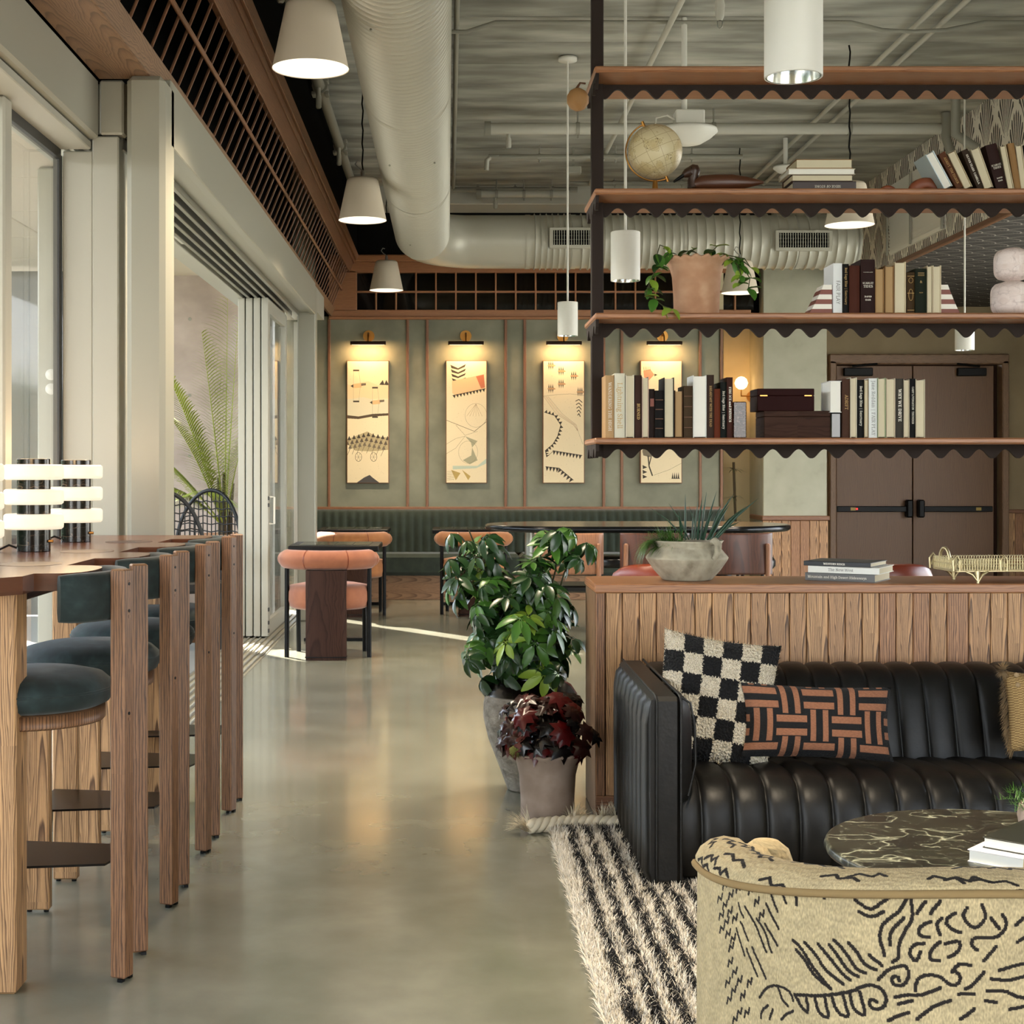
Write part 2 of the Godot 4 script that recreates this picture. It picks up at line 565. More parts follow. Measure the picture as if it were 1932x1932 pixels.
	std("page_old", Color(0.66, 0.54, 0.38), 0.9)
	std("ink_white", Color(0.9, 0.88, 0.82), 0.6)
	std("ink_gold", Color(0.72, 0.58, 0.33), 0.5)
	std("ink_dark", Color(0.10, 0.10, 0.09), 0.6)
	std("ink_grey", Color(0.45, 0.45, 0.44), 0.6)
	std("wicker", Color(0.035, 0.028, 0.025), 0.55)
	std("brown_steel", Color(0.135, 0.085, 0.058), 0.85)
	std("foot_plate", Color(0.09, 0.07, 0.06), 0.32, 0.6)
	m = std("tile_green", Color(0.19, 0.21, 0.18), 0.15)
	std("duck_wood", Color(0.30, 0.165, 0.09), 0.4)
	std("duck_head", Color(0.20, 0.11, 0.06), 0.4)
	std("gourd", Color(0.60, 0.44, 0.26), 0.7)
	std("gourd_dark", Color(0.36, 0.22, 0.11), 0.6)
	std("ring_wood", Color(0.50, 0.26, 0.15), 0.5)
	std("stripe_red", Color(0.46, 0.21, 0.13), 0.5)
	std("stripe_white", Color(0.88, 0.86, 0.81), 0.5)
	std("maroon_wood", Color(0.15, 0.05, 0.045), 0.6).metallic_specular = 0.2
	std("panel_gold", Color(0.62, 0.5, 0.1), 0.4)
	m = std("red_led", Color(0.8, 0.05, 0.05), 0.4)
	m.emission_enabled = true
	m.emission = Color(1.0, 0.1, 0.08)
	m.emission_energy_multiplier = 2.0
func _ready():
	rng.seed = 77
	var cam := Camera3D.new()
	cam.name = "camera"
	add_child(cam)
	cam.position = Vector3(0, EYE, 0)
	cam.near = 0.1
	cam.far = 200.0
	cam.set_frustum(0.1 * 1932.0 / F, Vector2((966.0 - CU) / F, (CV - 966.0) / F) * 0.1, 0.1, 200.0)
	cam.current = true
	var sky_mat := ProceduralSkyMaterial.new()
	sky_mat.sky_top_color = Color(0.74, 0.81, 0.89)
	sky_mat.sky_horizon_color = Color(0.95, 0.94, 0.91)
	sky_mat.ground_horizon_color = Color(0.80, 0.78, 0.72)
	sky_mat.ground_bottom_color = Color(0.68, 0.68, 0.65)
	sky_mat.energy_multiplier = 5.0
	sky_mat.sun_angle_max = 0.0
	var sky := Sky.new()
	sky.sky_material = sky_mat
	var env := Environment.new()
	env.background_mode = Environment.BG_SKY
	env.sky = sky
	env.tonemap_mode = Environment.TONE_MAPPER_LINEAR
	env.tonemap_exposure = 3.1
	env.sdfgi_enabled = true
	env.ssao_enabled = true
	env.ssil_enabled = true
	var we := WorldEnvironment.new()
	we.name = "world_environment"
	we.environment = env
	add_child(we)
	var sun := DirectionalLight3D.new()
	sun.name = "sun"
	add_child(sun)
	sun.look_at_from_position(Vector3.ZERO, Vector3(0.60, -0.66, 0.80), Vector3.UP)
	sun.light_color = Color(1.0, 0.96, 0.9)
	sun.light_energy = 6.5
	sun.light_angular_distance = 0.6
	sun.shadow_enabled = true
	make_materials()
	build_shell()
	build_left_wall()
	build_back_wall()
	build_right_side()
	build_outside()
	build_services()
	build_bar()
	build_dining()
	build_console()
	build_shelf()
	build_sofa()
	build_front()
	build_plants()
const CEIL := 4.18
const BACK := 15.6
func lou(h: float) -> float:      # x of the sloped louvre plane at height h
	return -1.22 + 0.409 * (h - 2.93)

func build_shell():
	var b := B.new()
	b.box(Vector3(3.05, -0.1, -7.85), Vector3(9.4, 0.2, 21.1))
	struct("floor", b, M.floor_concrete, "polished grey green concrete floor")
	var c := struct_root("ceiling", "board marked concrete ceiling slab")
	rng.seed = 4
	var d := -2.7
	while d < 18.2:
		var w := 0.55
		var y := CEIL + rng.randf_range(0.0, 0.012)
		b = B.new()
		b.uvo = Vector2(rng.randf() * 5.0, rng.randf() * 5.0)
		b.box(Vector3(3.05, y + 0.1, -(d + w / 2)), Vector3(9.4, 0.2, w), 0.006, 0)
		# streaks run across the room: uv = (along x, along depth)
		for i in b.t.size():
			b.t[i] = Vector2(b.v[i].x + b.uvo.x, b.v[i].z)
		part(c, "ceiling_panel", b, M.ceiling_concrete)
		d += w
	# walls out of the picture; right windows added, rear window sized, for fill light
	b = B.new()
	b.box(Vector3(7.6, 3.7, -7.85), Vector3(0.2, 1.0, 21.1))
	for k in 6: b.box(Vector3(7.6, 1.6, 2.5 - k * 4.1), Vector3(0.2, 3.2, 0.5))
	b.box(Vector3(7.6, 1.6, -1.6), Vector3(0.2, 3.2, 8.3))
	b.box(Vector3(7.6, 1.6, -16.0), Vector3(0.2, 3.2, 4.4))
	struct("wall_right", b, M.cream_plaster, "cream plaster wall on the right with added tall windows")
	var wr := struct_root("window_added_6", "unseen row of tall windows added in the right wall for fill")
	for k in range(2, 4):
		for i in 3: part(wr, "pane", bx(Vector3(7.6, 1.6, 2.5 - k * 4.1 - 0.85 - i * 1.2), Vector3(0.012, 3.2, 1.15)), M.glass)
		for i in 2: part(wr, "mullion", bx(Vector3(7.6, 1.6, 2.5 - k * 4.1 - 1.45 - i * 1.2), Vector3(0.1, 3.2, 0.05), 0.004), M.frame_light)
	b = B.new()
	b.box(Vector3(0.05, 2.1, 2.6), Vector3(3.4, 4.2, 0.2))
	b.box(Vector3(7.3, 2.1, 2.6), Vector3(0.7, 4.2, 0.2))
	b.box(Vector3(4.35, 3.7, 2.6), Vector3(5.2, 1.0, 0.2))
	struct("wall_rear", b, M.cream_plaster, "cream plaster wall behind the seating with a wide window")
	var w0 := struct_root("window_1", "unseen wide window behind the seating area, sized for fill")
	b = B.new()
	for k in 5: b.box(Vector3(1.76 + k * 1.3, 1.6, 2.6), Vector3(0.07, 3.2, 0.09), 0.005)
	part(w0, "window_frame", b, M.frame_light)
	for k in 4:
		part(w0, "pane", bx(Vector3(2.41 + k * 1.3, 1.6, 2.6), Vector3(1.23, 3.2, 0.012)), M.glass)

func build_left_wall():
	var S: StandardMaterial3D = M.steel_paint
	# near bay: beam, header, glazing
	struct("trim_1", span(-1.75, -1.44, 2.68, 2.93, -2.6, 6.12, 0.012), S, "greige painted steel beam over the near window")
	var h := struct("trim_2", span(-1.70, -1.472, 2.64, 2.675, -2.6, 6.12, 0.004), M.frame_light, "pale window head under the steel beam")
	h.set_meta("category", "trim")
	var w := struct_root("window_2", "tall fixed window between the steel beam and the floor")
	var mull := [5.27, 4.1, 2.95, 1.8, 0.65, -0.5, -1.65, -2.55]
	for dd in mull:
		part(w, "mullion", span(-1.66, -1.56, 0.0, 2.64, dd - 0.045, dd + 0.045, 0.008), M.frame_light)
	part(w, "sill", span(-1.68, -1.54, 0.0, 0.06, -2.6, 6.1, 0.006), M.frame_light)
	var prev := 6.12
	for dd in mull:
		part(w, "pane", span(-1.616, -1.604, 0.06, 2.64, dd + 0.05, prev - 0.0, 0.0), M.glass)
		part(w, "gasket", span(-1.625, -1.595, 2.6, 2.64, dd + 0.05, prev), M.alu_dark)
		prev = dd - 0.05
	# door jamb posts at the end of the bay, then the free column
	var p := struct_root("trim_3", "greige steel jamb posts between window and sliding door")
	part(p, "jamb_post", span(-1.597, -1.473, 0.0, 2.64, 6.15, 6.32, 0.004), M.frame_light)
	part(p, "jamb_post", span(-1.472, -1.362, 0.0, 2.70, 6.14, 6.32, 0.006), M.frame_light)
	part(p, "post_cap", span(-1.44, -1.34, 2.705, 2.93, 6.13, 6.32, 0.008), S)
	part(p, "gasket", span(-1.625, -1.6, 0.0, 2.62, 6.11, 6.16), M.alu_dark)
	struct("wall_left_column", span(-1.312, -1.155, 0.0, 2.93, 6.05, 6.28, 0.022), S, "round edged greige steel column beside the bar table")
	# oak soffit of the near bay
	struct("trim_4", span(-1.44, lou(2.93), 2.93, 2.97, -2.6, 6.12, 0.004, 2), M.oak_wide, "oak soffit board over the steel beam")
	# far bay: steel fascia, header with tracks
	struct("trim_5", span(-1.30, -1.155, 2.69, 2.95, 6.2, 12.94, 0.006), S, "greige steel fascia over the sliding door opening")
	var hd := struct_root("trim_6", "white door head with four sliding tracks")
	part(hd, "head_plate", span(-1.72, -1.16, 2.72, 2.93, 6.2, 13.9, 0.0), M.frame_light)
	part(hd, "fascia_lip", span(-1.20, -1.155, 2.672, 2.70, 6.2, 12.94, 0.004), S)
	part(hd, "inner_soffit", span(-1.29, -1.16, 2.693, 2.72, 6.2, 12.94, 0.002), M.white_paint)
	for k in 5:
		var x := -1.305 - k * 0.062
		part(hd, "track_rail", span(x - 0.012, x + 0.012, 2.655, 2.72, 6.2, 12.9, 0.003), M.alu)
	for k in 4:
		var x := -1.336 - k * 0.062
		part(hd, "track_groove", span(x - 0.019, x + 0.019, 2.705, 2.72, 6.2, 12.9), M.alu_dark)
	part(hd, "outer_soffit", span(-1.72, -1.60, 2.655, 2.72, 6.2, 12.9, 0.003), M.frame_light)
	for k in 3:
		part(hd, "cover_strip", span(-1.60 + k * 0.062 * 0.9, -1.56 + k * 0.062 * 0.9, 2.672, 2.69, 6.2, 8.9 + k * -1.0), M.white_paint)
	# floor track
	var tr := struct_root("trim_7", "ribbed aluminium floor track of the sliding door")
	part(tr, "track_base", span(-1.66, -1.30, 0.0, 0.006, 6.3, 13.9), M.frame_light)
	for k in 8:
		var x := -1.64 + k * 0.046
		part(tr, "track_rail", span(x - 0.007, x + 0.007, 0.006, 0.018, 6.3, 13.4, 0.002), M.alu)
	# stacked door leaves
	var dr := struct_root("door_1", "white framed glass sliding door leaves stacked at the far end")
	for k in 4:
		var x := -1.425 - k * 0.062
		var leaf := part(dr, "leaf", span(x - 0.026, x + 0.026, 0.02, 2.66, 11.55 + k * 0.01, 11.68, 0.004), M.frame_light)
		part(leaf, "end_stile", span(x - 0.026, x + 0.026, 0.02, 2.66, 12.78, 12.9, 0.004), M.frame_light)
		part(leaf, "bottom_rail", span(x - 0.024, x + 0.024, 0.02, 0.14, 11.68, 12.78, 0.003), M.frame_light)
		part(leaf, "top_rail", span(x - 0.024, x + 0.024, 2.55, 2.66, 11.68, 12.78, 0.003), M.frame_light)
		part(leaf, "pane", span(x - 0.005, x + 0.005, 0.14, 2.55, 11.68, 12.78), M.glass)
	var hb := B.new()
	var hx := -1.36
	hb.tube([Vector3(-1.40, PY(938, 11.62), -11.62), Vector3(hx, PY(938, 11.62), -11.62), Vector3(hx, PY(988, 11.62), -11.62), Vector3(-1.40, PY(988, 11.62), -11.62)], 0.009, 8)
	part(dr, "handle", hb, M.white_paint)
	for v in [940, 953, 1150, 1175, 1190]:
		part(dr, "lock_bolt", bx(Vector3(-1.397, PY(v, 11.56), -11.565), Vector3(0.012, 0.03, 0.03), 0.004), M.alu_dark)
	# end post and the short solid wall beyond
	struct("trim_8", span(-1.312, -1.155, 0.0, 2.93, 12.94, 13.12, 0.008), S, "greige steel post at the end of the sliding door")
	struct("wall_left", span(-1.46, -1.40, 0.0, 4.2, 13.95, 15.8), M.green_plaster, "short plaster wall beside the banquette")
	struct("wall_left_upper", span(-1.72, -1.46, 2.93, 4.2, -2.6, 15.8), M.black, "near black wall behind the louvre")  # colour assumed near black so the gaps between slats read black
	var sl := struct_root("window_3", "narrow glazed slot beside the end post")
	part(sl, "slot_frame", span(-1.44, -1.38, 0.0, 2.7, 13.86, 13.95, 0.004), M.frame_light)
	part(sl, "pane", span(-1.42, -1.41, 0.0, 2.7, 12.95, 13.86), M.glass)
	# slatted louvre above the doors
	var lv := struct_root("trim_9", "sloping oak louvre of thin slats above the doors")
	var ang := atan(0.409)
	var tilt := Basis(Vector3(0, 0, 1), -ang)
	var nrm := tilt * Vector3(1, 0, 0)
	var along := tilt * Vector3(0, 1, 0)
	var base := Vector3(lou(2.93), 2.93, 0)
	var full := 0.641 / cos(ang)
	var board := func(called: String, s0: float, s1: float, n0: float, n1: float, d0: float, d1: float, m, g := 2):
		var b := B.new()
		b.xf = Transform3D(tilt, base + Vector3(0, 0, -(d0 + d1) / 2))
		b.uvo = Vector2(s0 * 3.7, d0)
		b.box(Vector3((n0 + n1) / 2, (s0 + s1) / 2, 0), Vector3(n1 - n0, s1 - s0, d1 - d0), 0.003, g)
		part(lv, called, b, m)
	board.call("bottom_rail", 0.0, 0.092, -0.045, 0.0, -2.6, BACK, M.oak_wide)
	board.call("middle_rail", 0.288, 0.309, -0.01, 0.004, -2.6, BACK, M.oak_red)
	board.call("top_board", 0.497, full - 0.09, -0.04, 0.0, -2.6, BACK, M.oak_red)
	board.call("moulding", full - 0.092, full - 0.06, -0.04, 0.012, -2.6, BACK, M.oak_red)
	board.call("moulding", full - 0.058, full, -0.04, 0.03, -2.6, BACK, M.oak_red)
	var slat := B.new()
	slat.xf = Transform3D(tilt, Vector3.ZERO)
	slat.box(Vector3(-0.018, 0.30, 0), Vector3(0.013, 0.42, 0.008), 0.002, 1)
	var sm := slat.mesh()
	var dd2 := 4.6
	while dd2 < BACK - 0.05:
		var o := part(lv, "slat", sm, M.oak_red)
		o.position = base + Vector3(0, 0, -dd2)
		dd2 += 0.2
	# black wall from the louvre up to the ceiling
	struct("wall_left_black", span(-1.02, -0.955, 3.56, 4.2, -2.6, BACK), M.black, "black painted wall above the oak louvre")

func build_back_wall():
	# green panelled wall with battens
	var xr := PX(1365, BACK)
	var w := struct_root("wall_back", "sage green plaster wall with thin oak battens")
	part(w, "plaster", span(-1.75, xr, 0.0, 2.93, BACK, BACK + 0.2), M.green_plaster)
	for u in [621, 769, 806, 954, 990, 1139, 1173, 1321, 1361]:
		var b := span(PX(u - 2.6, BACK), PX(u + 2.6, BACK), PY(958, BACK), PY(602, BACK), BACK - 0.018, BACK, 0.006)
		part(w, "batten", b, M.oak_red)
	part(w, "rail", span(-1.40, xr, PY(962, BACK), PY(956, BACK), BACK - 0.03, BACK, 0.006, 0), M.oak_red)
	part(w, "upper_wall", span(-1.0, 3.4, 3.56, 4.2, BACK, BACK + 0.2), M.black_paint)
	part(w, "end_return", span(xr - 0.05, xr, 0.0, 4.2, BACK, 16.4), M.cream_plaster)
	part(w, "upper_backing", span(-1.75, 3.4, 2.9, 4.2, BACK + 0.21, BACK + 0.3), M.black)
	# oak clerestory band
	var c := struct_root("window_4", "oak framed band of small dark panes over the green wall")
	var xe := PX(1416, BACK)
	part(c, "sill_rail", span(-1.25, xe, 2.913, PY(585, BACK), BACK - 0.03, BACK + 0.1, 0.004, 0), M.oak_shelf)
	part(c, "sill_moulding", span(-1.25, xe, 2.895, 2.925, BACK - 0.06, BACK, 0.008, 0), M.oak_shelf)
	part(c, "head_rail", span(-1.25, xe, PY(515, BACK), 3.50, BACK - 0.03, BACK + 0.1, 0.004, 0), M.oak_shelf)
	part(c, "head_moulding", span(-1.25, xe, 3.50, 3.57, BACK - 0.09, BACK + 0.1, 0.012, 0), M.oak_shelf)
	part(c, "end_panel", span(-1.25, PX(672, BACK), PY(587, BACK), PY(512, BACK), BACK - 0.03, BACK + 0.1, 0.002, 0), M.oak_shelf)
	part(c, "middle_muntin", span(PX(672, BACK), xe, PY(552.5, BACK), PY(549, BACK), BACK - 0.02, BACK + 0.03, 0.004, 0), M.oak_shelf)
	var u := 672.0
	while u < 1416.0:
		part(c, "muntin", span(PX(u - 1.6, BACK), PX(u + 1.6, BACK), PY(586, BACK), PY(514, BACK), BACK - 0.022, BACK + 0.03, 0.004), M.oak_shelf)
		for r in [[584.5, 552.5], [549.0, 516.0]]:
			part(c, "pane", span(PX(u + 1.5, BACK), PX(u + 36.0, BACK), PY(r[0], BACK), PY(r[1], BACK), BACK + 0.02, BACK + 0.03), M.pane_dark)
		u += 37.6
	# concrete drop beam near the back wall
	struct("ceiling_beam", span(-0.95, 4.1, 4.0, 4.2, 15.0, 15.5, 0.01, 0), M.pipe_light, "pale concrete drop beam over the cross duct")
	# alcove wall, column, door wall
	struct("wall_alcove", span(xr - 0.05, 3.6, 0.0, 4.2, 16.3, 16.5), M.cream_plaster, "cream alcove wall behind the globe sconce")
	var col := struct_root("wall_column", "plastered column with oak wainscot")
	part(col, "plaster", span(PX(1440, BACK), PX(1560, BACK), 0.0, 4.2, BACK, 16.4, 0.006), M.column_plaster)
	planks(col, PX(1438, BACK), PX(1562, BACK), 0.0, PY(982, BACK), BACK - 0.022, 0.095, 11)
	part(col, "cap_rail", span(PX(1436, BACK), PX(1564, BACK), PY(982, BACK), PY(973, BACK), BACK - 0.045, BACK + 0.6, 0.008, 0), M.oak_red)
	var dw := struct_root("wall_door", "beige plaster wall round the double door, darkened for shade")
	var D := 17.5
	part(dw, "plaster", span(3.9, PX(1572, D), 0.0, 4.2, D, D + 0.2), M.shaded_beige_plaster)
	part(dw, "plaster", span(PX(1888, D), 7.6, 0.0, 4.2, D, D + 0.2), M.shaded_beige_plaster)
	part(dw, "plaster", span(PX(1572, D), PX(1888, D), PY(682, D), 4.2, D, D + 0.2), M.shaded_beige_plaster)
	planks(dw, PX(1900, D), 7.5, 0.0, PY(968, D), D - 0.02, 0.095, 15)
	part(dw, "cap_rail", span(PX(1898, D), 7.5, PY(968, D), PY(961, D), D - 0.04, D, 0.008, 0), M.oak_red)
	var dr := struct_root("door_2", "brown oak veneer double door with black panic bars")
	var fr := B.new()
	fr.box(Vector3(PX(1568, D), 1.3, -D + 0.03), Vector3(0.08, 2.6, 0.14), 0.012)
	fr.box(Vector3(PX(1892, D), 1.3, -D + 0.03), Vector3(0.08, 2.6, 0.14), 0.012)
	part(dr, "jambs", fr, M.oak_wide)
	part(dr, "head", span(PX(1561, D), PX(1899, D), PY(688, D), PY(669, D), D - 0.1, D + 0.04, 0.012, 0), M.oak_wide)
	part(dr, "reveal", span(PX(1574, D), PX(1888, D), 0.0, PY(686, D), D + 0.12, D + 0.16), M.dark_oak)
	for q in [[1579, 1722.0, 1], [1724.0, 1876, -1]]:
		var leaf := part(dr, "leaf", span(PX(q[0], D), PX(q[1], D), 0.01, PY(690, D), D + 0.02, D + 0.07, 0.004), M.door_veneer)
		var cx: float = PX(1618, D) if q[2] == 1 else PX(1832, D)
		part(leaf, "closer_body", bx(Vector3(cx, PY(702, D), -D + 0.02), Vector3(0.34, 0.095, 0.06), 0.008), M.black_paint)
		var arm := B.new()
		arm.tube([Vector3(cx - 0.08 * q[2], PY(692, D), -D + 0.06), Vector3(cx + 0.2 * q[2], PY(688, D), -D + 0.12)], 0.014, 6)
		part(leaf, "closer_arm", arm, M.black_paint)
		var x0: float = PX(1577, D + 0.0) if q[2] == 1 else PX(1729, D)
		var x1: float = PX(1718, D) if q[2] == 1 else PX(1870, D)
		part(leaf, "push_bar", span(x0, x1, PY(965.5, D), PY(955, D), D - 0.06, D + 0.0, 0.006, 0), M.black_paint)
		var ex: float = PX(1713, D) if q[2] == 1 else PX(1735, D)
		part(leaf, "latch_case", bx(Vector3(ex, PY(959.5, D), -D + 0.04), Vector3(0.075, 0.21, 0.1), 0.015), M.black_paint)
		var lx: float = PX(1607, D) if q[2] == 1 else PX(1843, D)
		part(leaf, "bar_label", bx(Vector3(lx, PY(960, D), -D + 0.063), Vector3(0.06, 0.035, 0.004)), M.panel_gold)
		if q[2] == 1: part(leaf, "indicator_lamp", bx(Vector3(PX(1614, D), PY(960, D), -D + 0.063), Vector3(0.018, 0.018, 0.006)), M.red_led)
	struct("wall_door_return", span(3.95, 4.02, 0.0, 4.2, 16.3, 17.6), M.cream_plaster, "short return wall beside the column")

func planks(parent, x0: float, x1: float, y0: float, y1: float, d: float, w: float, sd: int):
	rng.seed = sd
	var n := int(round((x1 - x0) / w))
	var ww := (x1 - x0) / n
	var pm := [M.oak_plank_a, M.oak_plank_b, M.oak_plank_c]
	for k in n:
		var b := B.new()
		b.uvo = Vector2(rng.randf() * 0.02, rng.randf() * 2.0)
		b.box(Vector3(x0 + (k + 0.5) * ww, (y0 + y1) / 2, -d - 0.01), Vector3(ww - 0.003, y1 - y0, 0.02), 0.004)
		part(parent, "plank", b, pm[rng.randi() % 3])
	part(parent, "plank_backing", span(x0, x1, y0, y1, d + 0.012, d + 0.02), M.black_paint)

func fan_image(fg: Color, bg: Color, w := 256, h := 320) -> Image:
	# fish-scale rows of fans, each a spray of tapering rays; two rows a tile
	var img := Image.create(w, h, false, Image.FORMAT_RGB8)
	img.fill(bg)
	for row in range(-1, 5):
		var cy := h * 0.5 * (row + 1)
		for k in range(-1, 3):
			var c := Vector2((k + (0.5 if posmod(row, 2) else 0.0)) * w, cy)
			var R := Vector2(w * 0.5, h * 0.92)
			var rim := [c]
			for i in 17:
				var a := lerpf(-1.45, 1.45, i / 16.0)
				rim.append(c + Vector2(sin(a) * R.x, -cos(a) * R.y))
			poly_fill(img, rim, bg)
			for i in 11:
				var a := lerpf(-1.25, 1.25, i / 10.0)
				var da := 0.075
				var tip := Vector2(sin(a) * R.x, -cos(a) * R.y) * 0.9
				poly_fill(img, [c + tip * 0.12, c + Vector2(sin(a - da) * R.x, -cos(a - da) * R.y) * 0.84, c + tip, c + Vector2(sin(a + da) * R.x, -cos(a + da) * R.y) * 0.84], fg)
	return img

func build_right_side():
	# papered bulkhead over the right of the room
	var m := std("fan_paper", Color.WHITE, 0.85)
	m.albedo_texture = tone(fan_image(Color(0.33, 0.31, 0.285), Color(0.91, 0.885, 0.83)))
	m.uv1_scale = Vector3(1.0 / 0.46, 1.0 / 0.55, 1)
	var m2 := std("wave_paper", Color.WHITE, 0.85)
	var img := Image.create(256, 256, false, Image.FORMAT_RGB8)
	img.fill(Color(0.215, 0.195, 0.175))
	for row in 4:
		for k in range(-1, 3):
			var cx := k * 128.0 + (64.0 if row % 2 else 0.0)
			for rr in [0.98, 0.8, 0.62]:
				var pts := []
				for s in 25:
					var a := PI * s / 24.0
					pts.append(Vector2(cx + cos(a) * 66 * rr, row * 64.0 + 62 - sin(a) * 60 * rr))
				stroke(img, pts, 4.0 if rr > 0.9 else 2.0, Color(0.60, 0.57, 0.53) if rr > 0.9 else Color(0.36, 0.34, 0.31))
	m2.albedo_texture = tone(img)
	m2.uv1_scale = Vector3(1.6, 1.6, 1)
	var X := 4.18
	var b := B.new()
	b.face([Vector3(X, 3.24, -17.6), Vector3(X, 3.24, 2.6), Vector3(X, 4.2, 2.6), Vector3(X, 4.2, -17.6)], Vector3(-1, 0, 0), [Vector2(17.6, 0), Vector2(-5, 0), Vector2(-5, -0.96), Vector2(17.6, -0.96)])
	b.face([Vector3(X + 0.1, 3.24, -17.6), Vector3(X + 0.1, 3.24, 2.6), Vector3(X + 0.1, 4.2, 2.6), Vector3(X + 0.1, 4.2, -17.6)], Vector3(1, 0, 0))
	var s := struct_root("wall_bulkhead", "bulkhead papered with fans of dark rays")
	part(s, "face_paper", b, m)
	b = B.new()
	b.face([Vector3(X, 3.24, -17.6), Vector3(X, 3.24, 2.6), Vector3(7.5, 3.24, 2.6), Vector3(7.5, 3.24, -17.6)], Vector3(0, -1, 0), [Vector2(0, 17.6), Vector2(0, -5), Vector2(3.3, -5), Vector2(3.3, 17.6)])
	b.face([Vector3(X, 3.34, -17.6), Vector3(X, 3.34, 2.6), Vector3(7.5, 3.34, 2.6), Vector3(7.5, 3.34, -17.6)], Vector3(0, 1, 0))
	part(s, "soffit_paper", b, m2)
	part(s, "corner_trim", span(X - 0.012, X + 0.03, 3.215, 3.262, -2.5, 17.5, 0.006, 2), M.oak_red)
	var w := struct_root("window_5", "white slatted blind over the bulkhead window")
	part(w, "blind_board", span(X - 0.012, X + 0.0, 3.34, 3.99, 12.45, 14.0), M.white_paint)
	for k in 20:
		var bb := B.new()
		bb.xf = Transform3D(Basis(Vector3(0, 0, 1), 0.5), Vector3(X - 0.022, 3.36 + k * 0.032, -13.22))
		bb.box(Vector3.ZERO, Vector3(0.004, 0.03, 1.52))
		part(w, "blind_slat", bb, M.white_paint)
	for dd in [12.45, 13.3, 14.0]:
		part(w, "ladder_tape", span(X - 0.045, X - 0.03, 3.34, 3.99, dd - 0.012, dd + 0.012), M.frame_light)
func blade(b: B, root: Vector3, dir: Vector3, ln: float, w: float, droop: float, seg := 3):
	# thin tapering leaf that bends under gravity
	var side := dir.cross(Vector3.UP)
	if side.length() < 0.05: side = dir.cross(Vector3(1, 0, 0.3))
	side = side.normalized()
	var p := root
	var d := dir.normalized()
	var rows := []
	for i in seg + 1:
		var t := float(i) / seg
		var ww: float = w * (0.55 + 0.9 * t) if t < 0.35 else w * 0.87 * (1.0 - (t - 0.35) / 0.65)
		ww = max(ww, 0.0004)
		rows.append(PackedVector3Array([p - side * ww * 0.5, p + side * ww * 0.5]))
		d = (d + Vector3.DOWN * droop / seg).normalized()
		p += d * ln / seg
	b.grid(rows)

